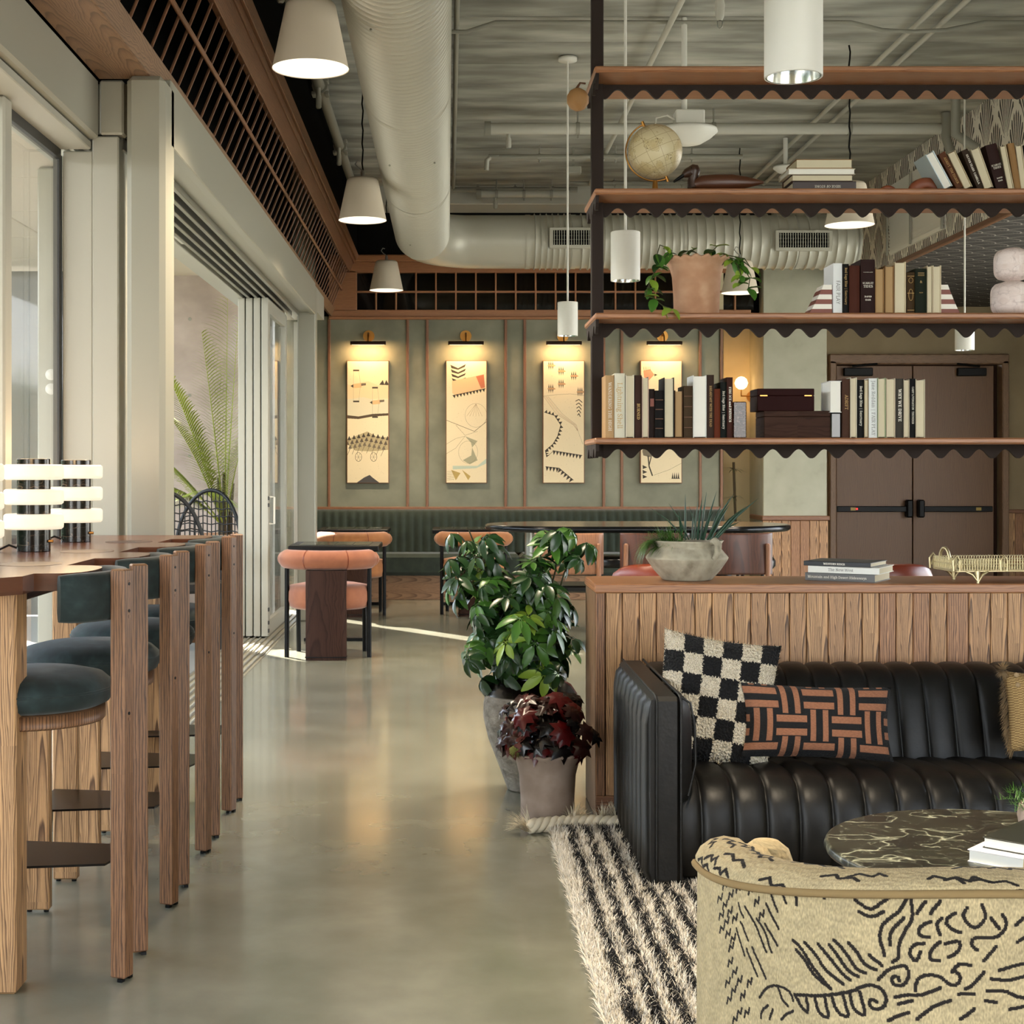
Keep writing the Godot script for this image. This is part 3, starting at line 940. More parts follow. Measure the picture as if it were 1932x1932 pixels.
func build_outside():
	var m := std("paving", Color(0.42, 0.42, 0.40), 0.85)
	struct("floor_patio", span(-26.0, -1.66, -0.1, -0.004, -8.0, 40.0), m, "pale concrete patio paving")
	var w := struct_root("wall_patio", "pinkish board marked concrete patio wall")
	part(w, "concrete", span(-3.45, -1.95, 0.0, 3.3, 14.0, 14.25), M.patio_wall)
	for q in [[358, 602], [358, 746], [358, 860]]:
		var b := B.new()
		b.tube([P(q[0], q[1], 14.0), P(q[0], q[1], 13.992)], 0.016, 12)
		part(w, "tie_hole", b, M.pipe)
	var s := struct_root("ceiling_patio", "panelled patio soffit outside the doors")
	var sm := std("soffit_panel", Color(0.78, 0.73, 0.66), 0.85)
	var d := -2.6
	while d < 14.0:
		for k in 2:
			part(s, "soffit_panel", span(-4.6 + k * 1.43, -4.6 + k * 1.43 + 1.42, 3.15, 3.3, d, d + 1.18, 0.006), sm)
		d += 1.19
	part(s, "edge_beam", span(-1.745, -1.725, 2.94, 3.15, 6.3, 13.9), sm)
	# slim post with two half round caps, tinted screen
	var p := thing("patio_post", "slim grey concrete post outside the near window", "post", Vector3(-2.42, 0, -9.0))
	part(p, "shaft", bx(Vector3(0, 1.57, 0), Vector3(0.11, 3.14, 0.11), 0.01), M.steel_paint)
	for v in [708, 735]:
		var b := B.new()
		b.lathe([[0.0, -0.006], [0.034, -0.005], [0.034, 0.006], [0.0, 0.012]], 16)
		var o := part(p, "round_cap", b, M.white_paint)
		o.position = Vector3(0.03, PY(v, 9.0), 0.06)
		o.rotation.x = PI / 2
	var g := thing("glass_screen", "blue tinted glass wind screen across the patio", "screen", Vector3(-3.72, 0, -13.4))
	part(g, "pane", bx(Vector3(0, 1.56, 0), Vector3(0.62, 3.1, 0.02)), M.glass_tint)
	part(g, "pane", bx(Vector3(-0.66, 1.56, 0), Vector3(0.62, 3.1, 0.02)), M.glass_tint)
	part(g, "post", bx(Vector3(-0.33, 1.56, 0), Vector3(0.04, 3.1, 0.05), 0.004), M.alu)
	# hedge beyond
	rng.seed = 91
	var hb := B.new()
	for i in 9000:
		var z := rng.randf_range(4.0, -34.0)
		if rng.randf() < 0.6: z = rng.randf_range(-20.0, -33.0)
		var q := Vector3(-7.45 + rng.randf_range(-0.25, 0.3), 0.1 + rng.randf() * (2.95 + 0.2 * sin(z * 2.3)), z)
		blade(hb, q, Vector3(rng.randf_range(-0.2, 1), rng.randf_range(-0.4, 1), rng.randf_range(-1, 1)), rng.randf_range(0.12, 0.24), 0.08, 0.5, 2)
	var he := thing("hedge", "leafy green hedge beyond the patio", "hedge")
	part(he, "foliage", hb, M.hedge_leaf).set_meta("kind", "stuff")
	part(he, "core", span(-8.0, -7.5, 0.0, 2.85, -4.0, 34.0, 0.1), M.leaf_deep)
	# palm in its planter
	var PD := 13.2
	var base := Vector3(PX(424, PD), 0, -PD)
	var pl := thing("palm_planter", "terracotta planter holding the palm", "planter", base)
	var b := B.new()
	b.lathe([[0.0, 0.0], [0.17, 0.0], [0.23, 0.35], [0.23, 0.70], [0.25, 0.71], [0.25, 0.75], [0.22, 0.75], [0.21, 0.70], [0.0, 0.70]], 32)
	part(pl, "pot", b, M.terracotta)
	var pm := thing("palm", "young palm with long feathery fronds outside the opening", "palm", base + Vector3(0, 0.70, 0))
	for q in [[-0.03, 0.02, 0.55], [0.04, -0.03, 0.5], [0.0, 0.05, 0.6]]:
		b = B.new()
		b.tube([Vector3(q[0], 0, q[1]), Vector3(q[0] * 1.2, q[2] * 0.5, q[1]), Vector3(q[0] * 1.8, q[2], q[1])], [0.028, 0.02, 0.012], 7)
		part(pm, "cane", b, M.bark)
	rng.seed = 15
	# azimuth, length, lean, droop
	for q in [[1.3, 2.05, 0.10, 0.25], [1.9, 1.75, 0.22, 0.6], [2.3, 1.55, 0.4, 0.8], [-1.2, 1.9, 0.12, 0.4], [2.0, 1.25, 0.65, 1.1], [2.7, 1.15, 0.75, 1.2], [1.2, 1.1, 0.7, 1.2], [2.4, 0.9, 1.1, 1.5], [1.7, 0.85, 1.2, 1.6]]:
		var fb := B.new()
		var dir := Vector3(cos(q[0]) * q[2], 1.0, sin(q[0]) * q[2]).normalized()
		var side := Vector3(-sin(q[0]), 0, cos(q[0]))
		var pos := Vector3(0, 0.1, 0)
		var pts := []
		var dirs := []
		var n := 60
		for i in n + 1:
			pts.append(pos)
			dirs.append(dir)
			dir = (dir + Vector3.DOWN * q[3] * 0.55 / n * (0.3 + 1.2 * i / n)).normalized()
			pos += dir * q[1] / n
		var rad := []
		for i in n + 1: rad.append(0.009 * (1.0 - 0.85 * i / n))
		fb.tube(pts, rad, 5)
		for i in range(16, n + 1):
			var tt := float(i) / n
			var ln := 0.34 * sin(PI * clamp((tt - 0.2) * 1.02 + 0.16, 0.0, 1.0)) + 0.08
			for sd in [-1.0, 1.0]:
				blade(fb, pts[i], (dirs[i] * 0.95 + side * sd + Vector3(0, 0.1, 0)).normalized(), ln * rng.randf_range(0.85, 1.1), 0.024, 0.8, 4)
		part(pm, "frond", fb, M.palm_leaf)
	# dry grasses
	var gr := thing("grass_clump", "dry yellow ornamental grasses by the concrete wall", "grass")
	b = B.new()
	for i in 420:
		var q := Vector3(rng.randf_range(-3.2, -2.55), 0.0, rng.randf_range(-13.6, -13.2))
		blade(b, q, Vector3(rng.randf_range(-0.4, 0.4), 1, rng.randf_range(-0.3, 0.3)), rng.randf_range(0.5, 1.0), 0.008, 0.45, 4)
	var go := part(gr, "blades", b, M.grass_dry)
	go.set_meta("kind", "stuff")
	# wicker armchairs and a small table
	var c := wicker_chair()
	c.position = Vector3(PX(330, 10.9), 0, -10.9)
	c.rotation.y = 0.5
	dup(c, "wicker_chair", "black wicker armchair with arched back nearer the concrete wall", Vector3(PX(374, 12.1), 0, -12.1), -0.3)
	var t := thing("patio_table", "small black round patio table beside the wicker chairs", "table", Vector3(-2.62, 0, -11.2))
	b = B.new()
	b.lathe([[0.0, 0.72], [0.36, 0.72], [0.36, 0.75], [0.0, 0.75]], 32)
	part(t, "tabletop", b, M.black_paint)
	b = B.new()
	b.lathe([[0.22, 0.0], [0.22, 0.015], [0.03, 0.03], [0.03, 0.72]], 20)
	part(t, "pedestal", b, M.black_paint)

func wicker_chair() -> Node3D:
	var t := thing("wicker_chair", "black wicker armchair with arched back behind the steel column", "chair", Vector3.ZERO, 0.0, "wicker armchairs on the patio")
	# back: an arch, rounded in plan
	var rim := B.new()
	var pts := []
	for i in 25:
		var a := PI * i / 24.0
		var x := cos(a) * 0.30
		pts.append(Vector3(x, 0.62 + sin(a) * 0.53, -0.24 + 0.25 * x * x * 4.0 * 0.6))
	rim.tube(pts, 0.016, 8)
	part(t, "back_rim", rim, M.wicker)
	var weave := B.new()
	for k in range(-7, 8):
		var x := k * 0.038
		var top: float = 0.62 + 0.52 * sqrt(max(0.0, 1.0 - pow(x / 0.30, 2.0)))
		var zz := -0.24 + 0.6 * x * x
		weave.tube([Vector3(x, 0.5, zz), Vector3(x * 1.0, top, zz)], 0.005, 5)
	for k in 9:
		var y := 0.56 + k * 0.062
		var hw: float = 0.295 * sqrt(max(0.0, 1.0 - pow((y - 0.62) / 0.53, 2.0))) if y > 0.62 else 0.295
		var row := []
		for i in 9:
			var x := lerpf(-hw, hw, i / 8.0)
			row.append(Vector3(x, y + (0.006 if i % 2 else -0.006), -0.235 + 0.6 * x * x))
		weave.tube(row, 0.005, 5)
	part(t, "back_weave", weave, M.wicker)
	for s in [-1.0, 1.0]:
		var arm := B.new()
		arm.tube([Vector3(s * 0.30, 0.74, -0.2), Vector3(s * 0.33, 0.75, 0.05), Vector3(s * 0.31, 0.74, 0.26), Vector3(s * 0.30, 0.62, 0.29), Vector3(s * 0.29, 0.45, 0.27)], 0.028, 8)
		for k in 9:
			arm.tube([Vector3(s * 0.30, 0.5, -0.2 + k * 0.05), Vector3(s * 0.32, 0.73, -0.2 + k * 0.05)], 0.006, 5)
		part(t, "armrest", arm, M.wicker)
	var seat := B.new()
	seat.box(Vector3(0, 0.47, 0.02), Vector3(0.58, 0.09, 0.54), 0.03)
	part(t, "seat", seat, M.wicker)
	for sx in [-1.0, 1.0]:
		for sz in [-0.22, 0.26]:
			var lg := B.new()
			lg.tube([Vector3(sx * 0.27, 0.0, sz), Vector3(sx * 0.27, 0.45, sz)], 0.02, 8)
			part(t, "leg", lg, M.wicker)
	return t
func duct_rows(r: float, length: float, pitch: float, seg: int) -> B:
	# a straight spiral duct along +Z from 0 to length
	var rows := []
	var z := 0.0
	while z <= length:
		for q in [[0.0, 0.0], [0.40, 0.0], [0.46, 0.016], [0.54, 0.016], [0.60, 0.0]]:
			var row := PackedVector3Array()
			for k in seg:
				var a := TAU * k / seg
				row.append(Vector3(cos(a) * (r + q[1]), sin(a) * (r + q[1]), z + q[0] * pitch))
			rows.append(row)
		z += pitch
	var b := B.new()
	b.grid(rows, true, false)
	return b
func register(parent, at: Vector3, w: float, h: float):
	var o := part(parent, "register_frame", bx(Vector3.ZERO, Vector3(w + 0.07, h + 0.06, 0.05), 0.006), M.duct)
	o.position = at
	part(o, "register_throat", bx(Vector3(0, 0, 0.02), Vector3(w, h, 0.016)), M.black)
	var b := B.new()
	var n := int(w / 0.022)
	for k in n: b.box(Vector3(-w / 2 + (k + 0.5) * w / n, 0, 0.03), Vector3(0.006, h, 0.012))
	for k in 4: b.box(Vector3(0, -h / 2 + (k + 0.5) * h / 4, 0.024), Vector3(w, 0.004, 0.008))
	part(o, "vanes", b, M.duct)
func build_services():
	var DH := 3.475
	var t := thing("round_duct", "large spiral duct running the length of the ceiling", "duct", Vector3(-0.233, DH, 0))
	var segs := [[-2.3, 8.35], [8.37, 11.1], [11.12, 13.55]]
	for q in segs:
		var o := part(t, "duct_section", duct_rows(0.235, q[1] - q[0] - 0.06, 0.07, 56), M.duct)
		o.position = Vector3(0, 0, -q[1] + 0.02)
		var ring := B.new()
		ring.tube([Vector3(0, 0, -q[1] - 0.03), Vector3(0, 0, -q[1] + 0.035)], 0.2385, 56, false)
		part(t, "joint_band", ring, M.duct)
	var lin := B.new()
	lin.tube([Vector3(0, 0, 2.2), Vector3(0, 0, -13.56)], 0.2345, 48, false)
	part(t, "liner", lin, M.duct)
	for q in [[700, 57], [768, 58], [820, 308], [735, 313], [774, 463]]:
		var sc := B.new()
		var dd: float = 1.92 * F / (CV - q[1])
		sc.box(Vector3(PX(q[0], dd) + 0.233, -0.233, -dd), Vector3(0.012, 0.012, 0.012), 0.003)
		part(t, "screw", sc, M.pipe)
	# elbow into the cross duct
	var CD := 14.05
	var el := B.new()
	var rows := []
	for i in 13:
		var a := PI / 2 * i / 12.0
		var cx := 0.50
		var row := PackedVector3Array()
		var pc := Vector3(cx - cos(a) * cx, 0, -13.55 - sin(a) * cx)
		var out := Vector3(-cos(a), 0, -sin(a))
		var r := lerpf(0.237, 0.25, i / 12.0)
		for k in 48:
			var w := TAU * k / 48
			row.append(pc + out * cos(w) * r + Vector3(0, sin(w) * r, 0))
		rows.append(row)
	el.grid(rows, true, false)
	part(t, "elbow", el, M.duct)
	var c := thing("cross_duct", "ribbed cross duct with two grilles above the green wall", "duct", Vector3(0, DH, -CD))
	var st := B.new()
	st.tube([Vector3(0.267, 0, 0), Vector3(0.75, 0, 0)], 0.25, 48, false)
	part(c, "collar", st, M.duct)
	var x := 0.75
	for q in [[0.75, 1.18, 0.056], [1.18, 2.2, 0.07], [2.22, 3.3, 0.085], [3.3, 3.84, 0.085]]:
		var o := part(c, "duct_section", duct_rows(0.25, q[1] - q[0] - 0.05, q[2], 48), M.duct)
		o.position = Vector3(q[1], 0, 0)
		o.rotation.y = -PI / 2
		var ring := B.new()
		ring.tube([Vector3(q[0] - 0.02, 0, 0), Vector3(q[0] + 0.025, 0, 0)], 0.255, 48, false)
		part(c, "joint_band", ring, M.duct)
	lin = B.new()
	lin.tube([Vector3(0.7, 0, 0), Vector3(3.83, 0, 0)], 0.2495, 48, false)
	part(c, "liner", lin, M.duct)
	var cap := B.new()
	cap.tube([Vector3(3.82, 0, 0), Vector3(3.86, 0, 0)], 0.25, 48)
	part(c, "end_cap", cap, M.duct)
	register(c, P(1078, 449, 13.78) - Vector3(0, DH, -CD), 0.34, 0.135)
	register(c, P(1516, 454, 13.78) - Vector3(0, DH, -CD), 0.46, 0.135)
	# pipes and conduits under the slab
	var run := func(called: String, label: String, pts: Array, r: float, m, cat := "pipe"):
		var b := B.new()
		b.tube(pts, r, 10)
		var o := thing(called, label, cat)
		part(o, "pipe", b, m)
		return o
	var fire = run.call("sprinkler_main", "grey sprinkler main running beside the black wall", [Vector3(-0.885, 3.97, 2.4), Vector3(-0.885, 3.97, -14.9)], 0.038, M.pipe)
	for dd in [8.0, 10.3, 12.2, 14.0]:
		var b := B.new()
		b.tube([Vector3(-0.885, 3.97, -dd - 0.06), Vector3(-0.885, 3.97, -dd + 0.06)], 0.055, 12)
		for k in 4: b.box(Vector3(-0.885 + cos(k * PI / 2 + 0.8) * 0.065, 3.97 + sin(k * PI / 2 + 0.8) * 0.065, -dd), Vector3(0.025, 0.025, 0.1), 0.004)
		part(fire, "coupling", b, M.pipe)
		b = B.new()
		b.lathe([[0.012, -0.16], [0.02, -0.15], [0.02, -0.08], [0.014, -0.06], [0.014, 0.0]], 10, Vector3(-0.885, 3.95, -dd + 0.14))
		part(fire, "sprinkler_head", b, M.pipe_light)
	run.call("conduit", "straight grey conduit on the slab beside the round duct", [Vector3(0.055, CEIL - 0.03, 2.4), Vector3(0.055, CEIL - 0.03, -14.9)], 0.018, M.pipe)
	var y1 := CEIL - 0.03
	var dA := (y1 - EYE) * F / (CV - 42.0)
	run.call("conduit", "thin conduit with a wavy bend crossing the slab", [Vector3(-0.02, y1 - 0.06, -dA), Vector3(0.12, y1 - 0.06, -dA), Vector3(0.3, y1, -dA), Vector3(2.55, y1, -dA), Vector3(2.75, y1 - 0.05, -dA), Vector3(2.95, y1 - 0.06, -dA), Vector3(3.15, y1 - 0.05, -dA), Vector3(3.4, y1, -dA), Vector3(4.2, y1, -dA)], 0.013, M.pipe)
	for q in [[2.98, "left"], [3.13, "right"]]:
		run.call("conduit", "pale conduit of a close pair, the one %s" % ("nearer the round duct" if q[1] == "left" else "nearer the papered bulkhead"), [Vector3(q[0], CEIL - 0.03, 2.4), Vector3(q[0], CEIL - 0.03, -14.7)], 0.018, M.pipe_light)
	run.call("conduit", "pale conduit passing the white ceiling receiver", [Vector3(1.40, CEIL - 0.05, 2.4), Vector3(1.40, CEIL - 0.05, -14.6)], 0.02, M.pipe_light)
	var cross := [[243.0, 0.045, 0.31, 3.9, 0.16, "thick sprinkler branch crossing the slab"], [296.0, 0.022, 0.36, 2.6, 0.1, "thin bent conduit crossing below the branch pipe"], [377.0, 0.028, 0.05, 1.3, 0.05, "conduit tucked above the cross duct"], [384.0, 0.035, 0.30, 1.2, 0.14, "branch pipe ending above the cross duct elbow"], [345.0, 0.016, 1.2, 3.4, 0.04, "thin conduit behind the globe"]]
	for q in cross:
		var yy: float = CEIL - q[4]
		var dd: float = min((yy - EYE) * F / (CV - q[0]), 14.9 if q[0] < 380.0 else 14.65)
		var o = run.call("cross_pipe", q[5], [Vector3(q[2], yy, -dd), Vector3(q[3], yy, -dd)], q[1], M.pipe_light if q[1] > 0.03 else M.pipe)
		for k in 3:
			var hx: float = lerpf(q[2], q[3], 0.2 + 0.3 * k)
			var b := B.new()
			b.tube([Vector3(hx, CEIL, -dd), Vector3(hx, yy - q[1] - 0.03, -dd)], 0.007, 6)
			b.tube([Vector3(hx - 0.015, yy, -dd), Vector3(hx + 0.015, yy, -dd)], q[1] + 0.006, 10)
			part(o, "hanger", b, M.pipe)
		if q[1] > 0.03:
			var b := B.new()
			b.lathe([[0.014, -0.12], [0.022, -0.11], [0.022, -0.05], [0.014, -0.03], [0.014, 0.0]], 10, Vector3(q[2] + 0.17, yy - q[1] + 0.01, -dd))
			part(o, "sprinkler_head", b, M.pipe_light)
			b = B.new()
			b.tube([Vector3(q[2] - 0.02, yy, -dd), Vector3(q[2] + 0.03, yy, -dd)], q[1] + 0.014, 12)
			part(o, "end_coupling", b, M.pipe)
	# bent conduit end
	var yb := CEIL - 0.1
	var db := (yb - EYE) * F / (CV - 296.0)
	run.call("conduit", "short conduit end turning down near the round duct", [Vector3(0.45, yb, -db), Vector3(0.38, yb, -db), Vector3(0.345, yb - 0.03, -db), Vector3(0.34, yb - 0.12, -db)], 0.022, M.pipe_light)
	# vertical drop pipes at the bulkhead
	for q in [[1785, 205, 275, 11.9], [1803, 190, 268, 11.3]]:
		run.call("drop_pipe", "grey pipe dropping from the slab, %s" % ("with a straight end" if q[0] == 1785 else "with a curved end"), [Vector3(PX(q[0], q[3]), CEIL, -q[3]), Vector3(PX(q[0], q[3]), PY(q[2] - 15, q[3]), -q[3]), Vector3(PX(q[0], q[3]) + (0.16 if q[0] > 1790 else 0.04), PY(q[2] + 12, q[3]), -q[3])], 0.037, M.pipe)
	# sprinkler head at the top of the picture
	var sp := thing("sprinkler_drop", "sprinkler head hanging from a drop pipe above the shelf", "sprinkler", Vector3(PX(1358, 7.5), PY(28, 7.5), -7.5))
	var b2 := B.new()
	b2.lathe([[0.012, -0.03], [0.022, -0.01], [0.026, 0.05], [0.02, 0.09], [0.02, 0.56]], 12)
	part(sp, "drop", b2, M.pipe_light)
	b2 = B.new()
	b2.tube([Vector3(-0.014, -0.03, 0), Vector3(-0.012, -0.06, 0), Vector3(0, -0.07, 0), Vector3(0.012, -0.06, 0), Vector3(0.014, -0.03, 0)], 0.004, 6)
	part(sp, "frame_arms", b2, M.alu)
	# junction box
	var jb := thing("junction_box", "grey junction box on the slab above the cross duct", "box", P(1082, 322, 13.2))
	part(jb, "box", bx(Vector3.ZERO, Vector3(0.13, 0.06, 0.12), 0.006), M.pipe)
	part(jb, "strap", bx(Vector3(0, 0.15, 0), Vector3(0.02, 0.26, 0.01)), M.pipe)
	# white receiver dish on its rod
	var rd := 9.4
	var rc := thing("ceiling_receiver", "white saucer shaped receiver hanging on a rod from the slab", "fixture", P(1297, 250, rd))
	b2 = B.new()
	b2.lathe([[0.0, -0.075], [0.09, -0.07], [0.15, -0.035], [0.19, 0.0], [0.185, 0.02], [0.15, 0.03], [0.0, 0.035]], 32)
	part(rc, "saucer", b2, M.white_paint)
	part(rc, "terminal_box", bx(Vector3(0.0, 0.075, 0.05), Vector3(0.18, 0.09, 0.14), 0.006), M.white_paint)
	b2 = B.new()
	b2.cyl(Vector3(-0.02, 0.1, 0), Vector3(-0.02, CEIL - PY(250, rd), 0), 0.018, 12)
	part(rc, "rod", b2, M.white_paint)
	b2 = B.new()
	b2.tube([Vector3(-0.06, 0.05, 0.06), Vector3(-0.14, 0.09, 0.08), Vector3(-0.21, 0.07, 0.09), Vector3(-0.22, 0.0, 0.09)], 0.006, 6)
	part(rc, "cable", b2, M.white_paint)
	var sd := thing("smoke_detector", "white round detector on the slab behind the horizontal books", "detector", P(1482, 318, 12.8))
	b2 = B.new()
	b2.lathe([[0.0, -0.035], [0.06, -0.035], [0.105, 0.0], [0.105, 0.02], [0.0, 0.022]], 28)
	part(sd, "body", b2, M.white_paint)
	b2 = B.new()
	b2.tube([Vector3(0, 0.02, 0), Vector3(0, CEIL - PY(318, 12.8), 0)], 0.02, 8)
	part(sd, "stem", b2, M.white_paint)
	# pendants
	cone_pendant(P(586, 130, 6.37), "large tapered cloth pendant shade in front of the oak louvre", true)
	cone_pendant(P(684, 416, 10.15), "tapered cloth pendant shade hanging beside the round duct", true)
	cone_pendant(P(729, 548, 14.4), "tapered cloth pendant shade hanging before the dark panes", true)
	cone_pendant(P(1396, 553, 13.2), "tapered cloth pendant shade behind the trailing plant", true)
	cone_pendant(P(1603, 425, 10.0), "white pendant shade half hidden by the second shelf", true)
	tube_pendant(P(1497, 146, 3.63), "white cylinder pendant hanging in front of the top shelf", 0.30)
	tube_pendant(P(1180, 530, 7.13), "white cylinder pendant beside the globe shelf behind the post", 0.235)
	tube_pendant(P(1071, 634, 10.3), "white cylinder pendant hanging before the green wall", 0.235)
	tube_pendant(P(1820, 661, 11.2), "white cylinder pendant hanging before the double door", 0.235)

func cone_pendant(at: Vector3, label: String, lit: bool):
	var t := thing("cone_pendant", label, "lamp", at, 0.0, "tapered cloth pendants")
	var b := B.new()
	var prof := [[0.165, 0.0], [0.163, 0.004], [0.112, 0.25], [0.108, 0.27], [0.096, 0.285], [0.02, 0.287]]
	b.lathe(prof, 40)
	part(t, "shade", b, M.shade_cloth)
	b = B.new()
	b.lathe([[0.0, 0.012], [0.148, 0.012], [0.15, 0.008], [0.163, 0.003]], 40)
	part(t, "diffuser", b, M.diffuser)
	b = B.new()
	var top := CEIL - at.y
	var n := int(top / 0.06)
	var pts := []
	for i in n + 1: pts.append(Vector3(0.004 * sin(i * 2.1), lerpf(0.3, top, float(i) / n), 0.004 * cos(i * 1.7)))
	b.tube(pts, 0.006, 6)
	part(t, "cord", b, M.black_paint)
	b = B.new()
	b.lathe([[0.014, 0.285], [0.014, 0.33], [0.006, 0.345]], 10)
	b.tube([Vector3(0, 0.34, 0), Vector3(-0.03, 0.36, 0), Vector3(-0.05, 0.385, 0), Vector3(-0.035, 0.41, 0), Vector3(-0.015, 0.405, 0)], 0.005, 6)
	part(t, "socket", b, M.alu)
	var l := SpotLight3D.new()
	l.name = "shade_light"
	t.add_child(l)
	l.position = Vector3(0, -0.01, 0)
	l.rotation.x = -PI / 2
	l.spot_angle = 70.0
	l.spot_range = 20.0
	l.spot_attenuation = 2.0
	l.light_size = 0.12
	l.light_color = Color(1.0, 0.92, 0.8)
	l.light_energy = 3.0
	l.shadow_enabled = true

func tube_pendant(at: Vector3, label: String, h: float):
	var t := thing("cylinder_pendant", label, "lamp", at, 0.0, "white cylinder pendants")
	var b := B.new()
	b.lathe([[0.066, 0.0], [0.07, 0.0], [0.0705, 0.003], [0.0705, h - 0.003], [0.068, h], [0.0, h + 0.001]], 40)
	part(t, "cylinder", b, M.white_paint)
	b = B.new()
	b.lathe([[0.064, 0.001], [0.060, 0.03], [0.045, 0.05]], 40)
	part(t, "reflector", b, M.reflector)
	b = B.new()
	b.lathe([[0.0, 0.045], [0.047, 0.045]], 32)
	part(t, "lens", b, M.diffuser)
	b = B.new()
	b.cyl(Vector3(0, h, 0), Vector3(0, CEIL - at.y - 0.03, 0), 0.007, 10)
	part(t, "rod", b, M.white_paint)
	b = B.new()
	b.lathe([[0.0, -0.025], [0.065, -0.025], [0.065, 0.0], [0.0, 0.0]], 24, Vector3(0, CEIL - at.y, 0))
	part(t, "canopy", b, M.white_paint)
	var l := SpotLight3D.new()
	l.name = "tube_light"
	t.add_child(l)
	l.position = Vector3(0, 0.035, 0)
	l.rotation.x = -PI / 2
	l.spot_angle = 45.0
	l.spot_range = 20.0
	l.spot_attenuation = 2.0
	l.light_size = 0.05
	l.light_color = Color(1.0, 0.92, 0.8)
	l.light_energy = 3.0
	l.shadow_enabled = true
const BAR_H := 1.055
func build_bar():
	# bar table with a lobe in front of every stool
	var t := thing("bar_table", "long bar table with lobed dark wood top and oak legs", "table")
	var stools := [3.95, 4.60, 5.23, 5.83]
	var outline := PackedVector2Array()      # (x, -depth)
	outline.append(Vector2(-1.54, -3.6))
	outline.append(Vector2(-1.12, -3.6))
	for k in 4:
		var d0: float = stools[k] - 0.165
		var d1: float = stools[k] + 0.165
		if k > 0:
			outline.append(Vector2(-1.056, -(d0 - 0.03)))
		else:
			outline.append(Vector2(-1.056, -(d0 - 0.10)))
		for i in 13:
			var a := -PI / 2 + PI * i / 12.0
			var e: float = pow(abs(cos(a)), 0.45)
			outline.append(Vector2(-1.056 + 0.125 * e, -(stools[k] + 0.165 * sin(a))))
		outline.append(Vector2(-1.056, -(d1 + 0.0)))
		if k == 2:
			continue
	var cl := PackedVector2Array()
	for p in outline:
		if -p.y <= 6.0: cl.append(p)
	cl.append(Vector2(-1.12, -6.0))
	cl.append(Vector2(-1.54, -6.0))
	var b := B.new()
	b.xf = Transform3D(Basis(Vector3(1, 0, 0), -PI / 2), Vector3.ZERO)
	var poly := PackedVector2Array()
	for p in cl: poly.append(Vector2(p.x, -p.y))
	b.prism(poly, BAR_H - 0.045, BAR_H)
	part(t, "tabletop", b, M.table_veneer)
	# inlaid half ovals at the foot of each notch
	for k in 3:
		var d: float = stools[k] + 0.335
		b = B.new()
		b.xf = Transform3D(Basis(Vector3(1, 0, 0), -PI / 2), Vector3.ZERO)
		var el := PackedVector2Array()
		for i in 24:
			var a := TAU * i / 24.0
			el.append(Vector2(-1.17 + cos(a) * 0.085, d - 0.12 + sin(a) * 0.10))
		b.prism(el, BAR_H, BAR_H + 0.0008)
		part(t, "inlay", b, M.walnut)
	b = B.new()
	b.box(Vector3(-1.32, BAR_H - 0.09, -4.8), Vector3(0.06, 0.09, 2.2), 0.005, 2)
	part(t, "spine_beam", b, M.dark_oak)
	for d in [3.78, 5.86]:
		for x in [-1.135, -1.50]:
			b = B.new()
			b.uvo = Vector2(0.03 * x, d)
			b.box(Vector3(x, (BAR_H - 0.045) / 2, -d), Vector3(0.10, BAR_H - 0.045, 0.10), 0.006)
			part(t, "leg", b, M.oak_plank_c)
		b = B.new()
		b.box(Vector3(-1.32, BAR_H - 0.1, -d - 0.02), Vector3(0.3, 0.08, 0.04), 0.005, 0)
		part(t, "cross_beam", b, M.dark_oak)
	# one stool, then its copies
	var s := make_stool()
	s.position = Vector3(-1.11, 0, -stools[0])
	dup(s, "bar_stool", "oak bar stool with green velvet seat, second along the bar table from its free end", Vector3(-1.11, 0, -stools[1]))
	dup(s, "bar_stool", "oak bar stool with green velvet seat, third along the bar table from its free end", Vector3(-1.11, 0, -stools[2]))
	dup(s, "bar_stool", "oak bar stool with green velvet seat, last before the steel column", Vector3(-1.11, 0, -stools[3]))
	# marble lamps with three glowing rings
	for q in [[-1.345, 4.82, "dark marble lamp with three glowing rings, between the other two lamps"], [-1.365, 5.45, "dark marble lamp with three glowing rings nearest the steel column"], [-1.345, 4.17, "dark marble lamp with three glowing rings at the free end of the bar table"]]:
		lamp(Vector3(q[0], BAR_H, -q[1]), q[2])

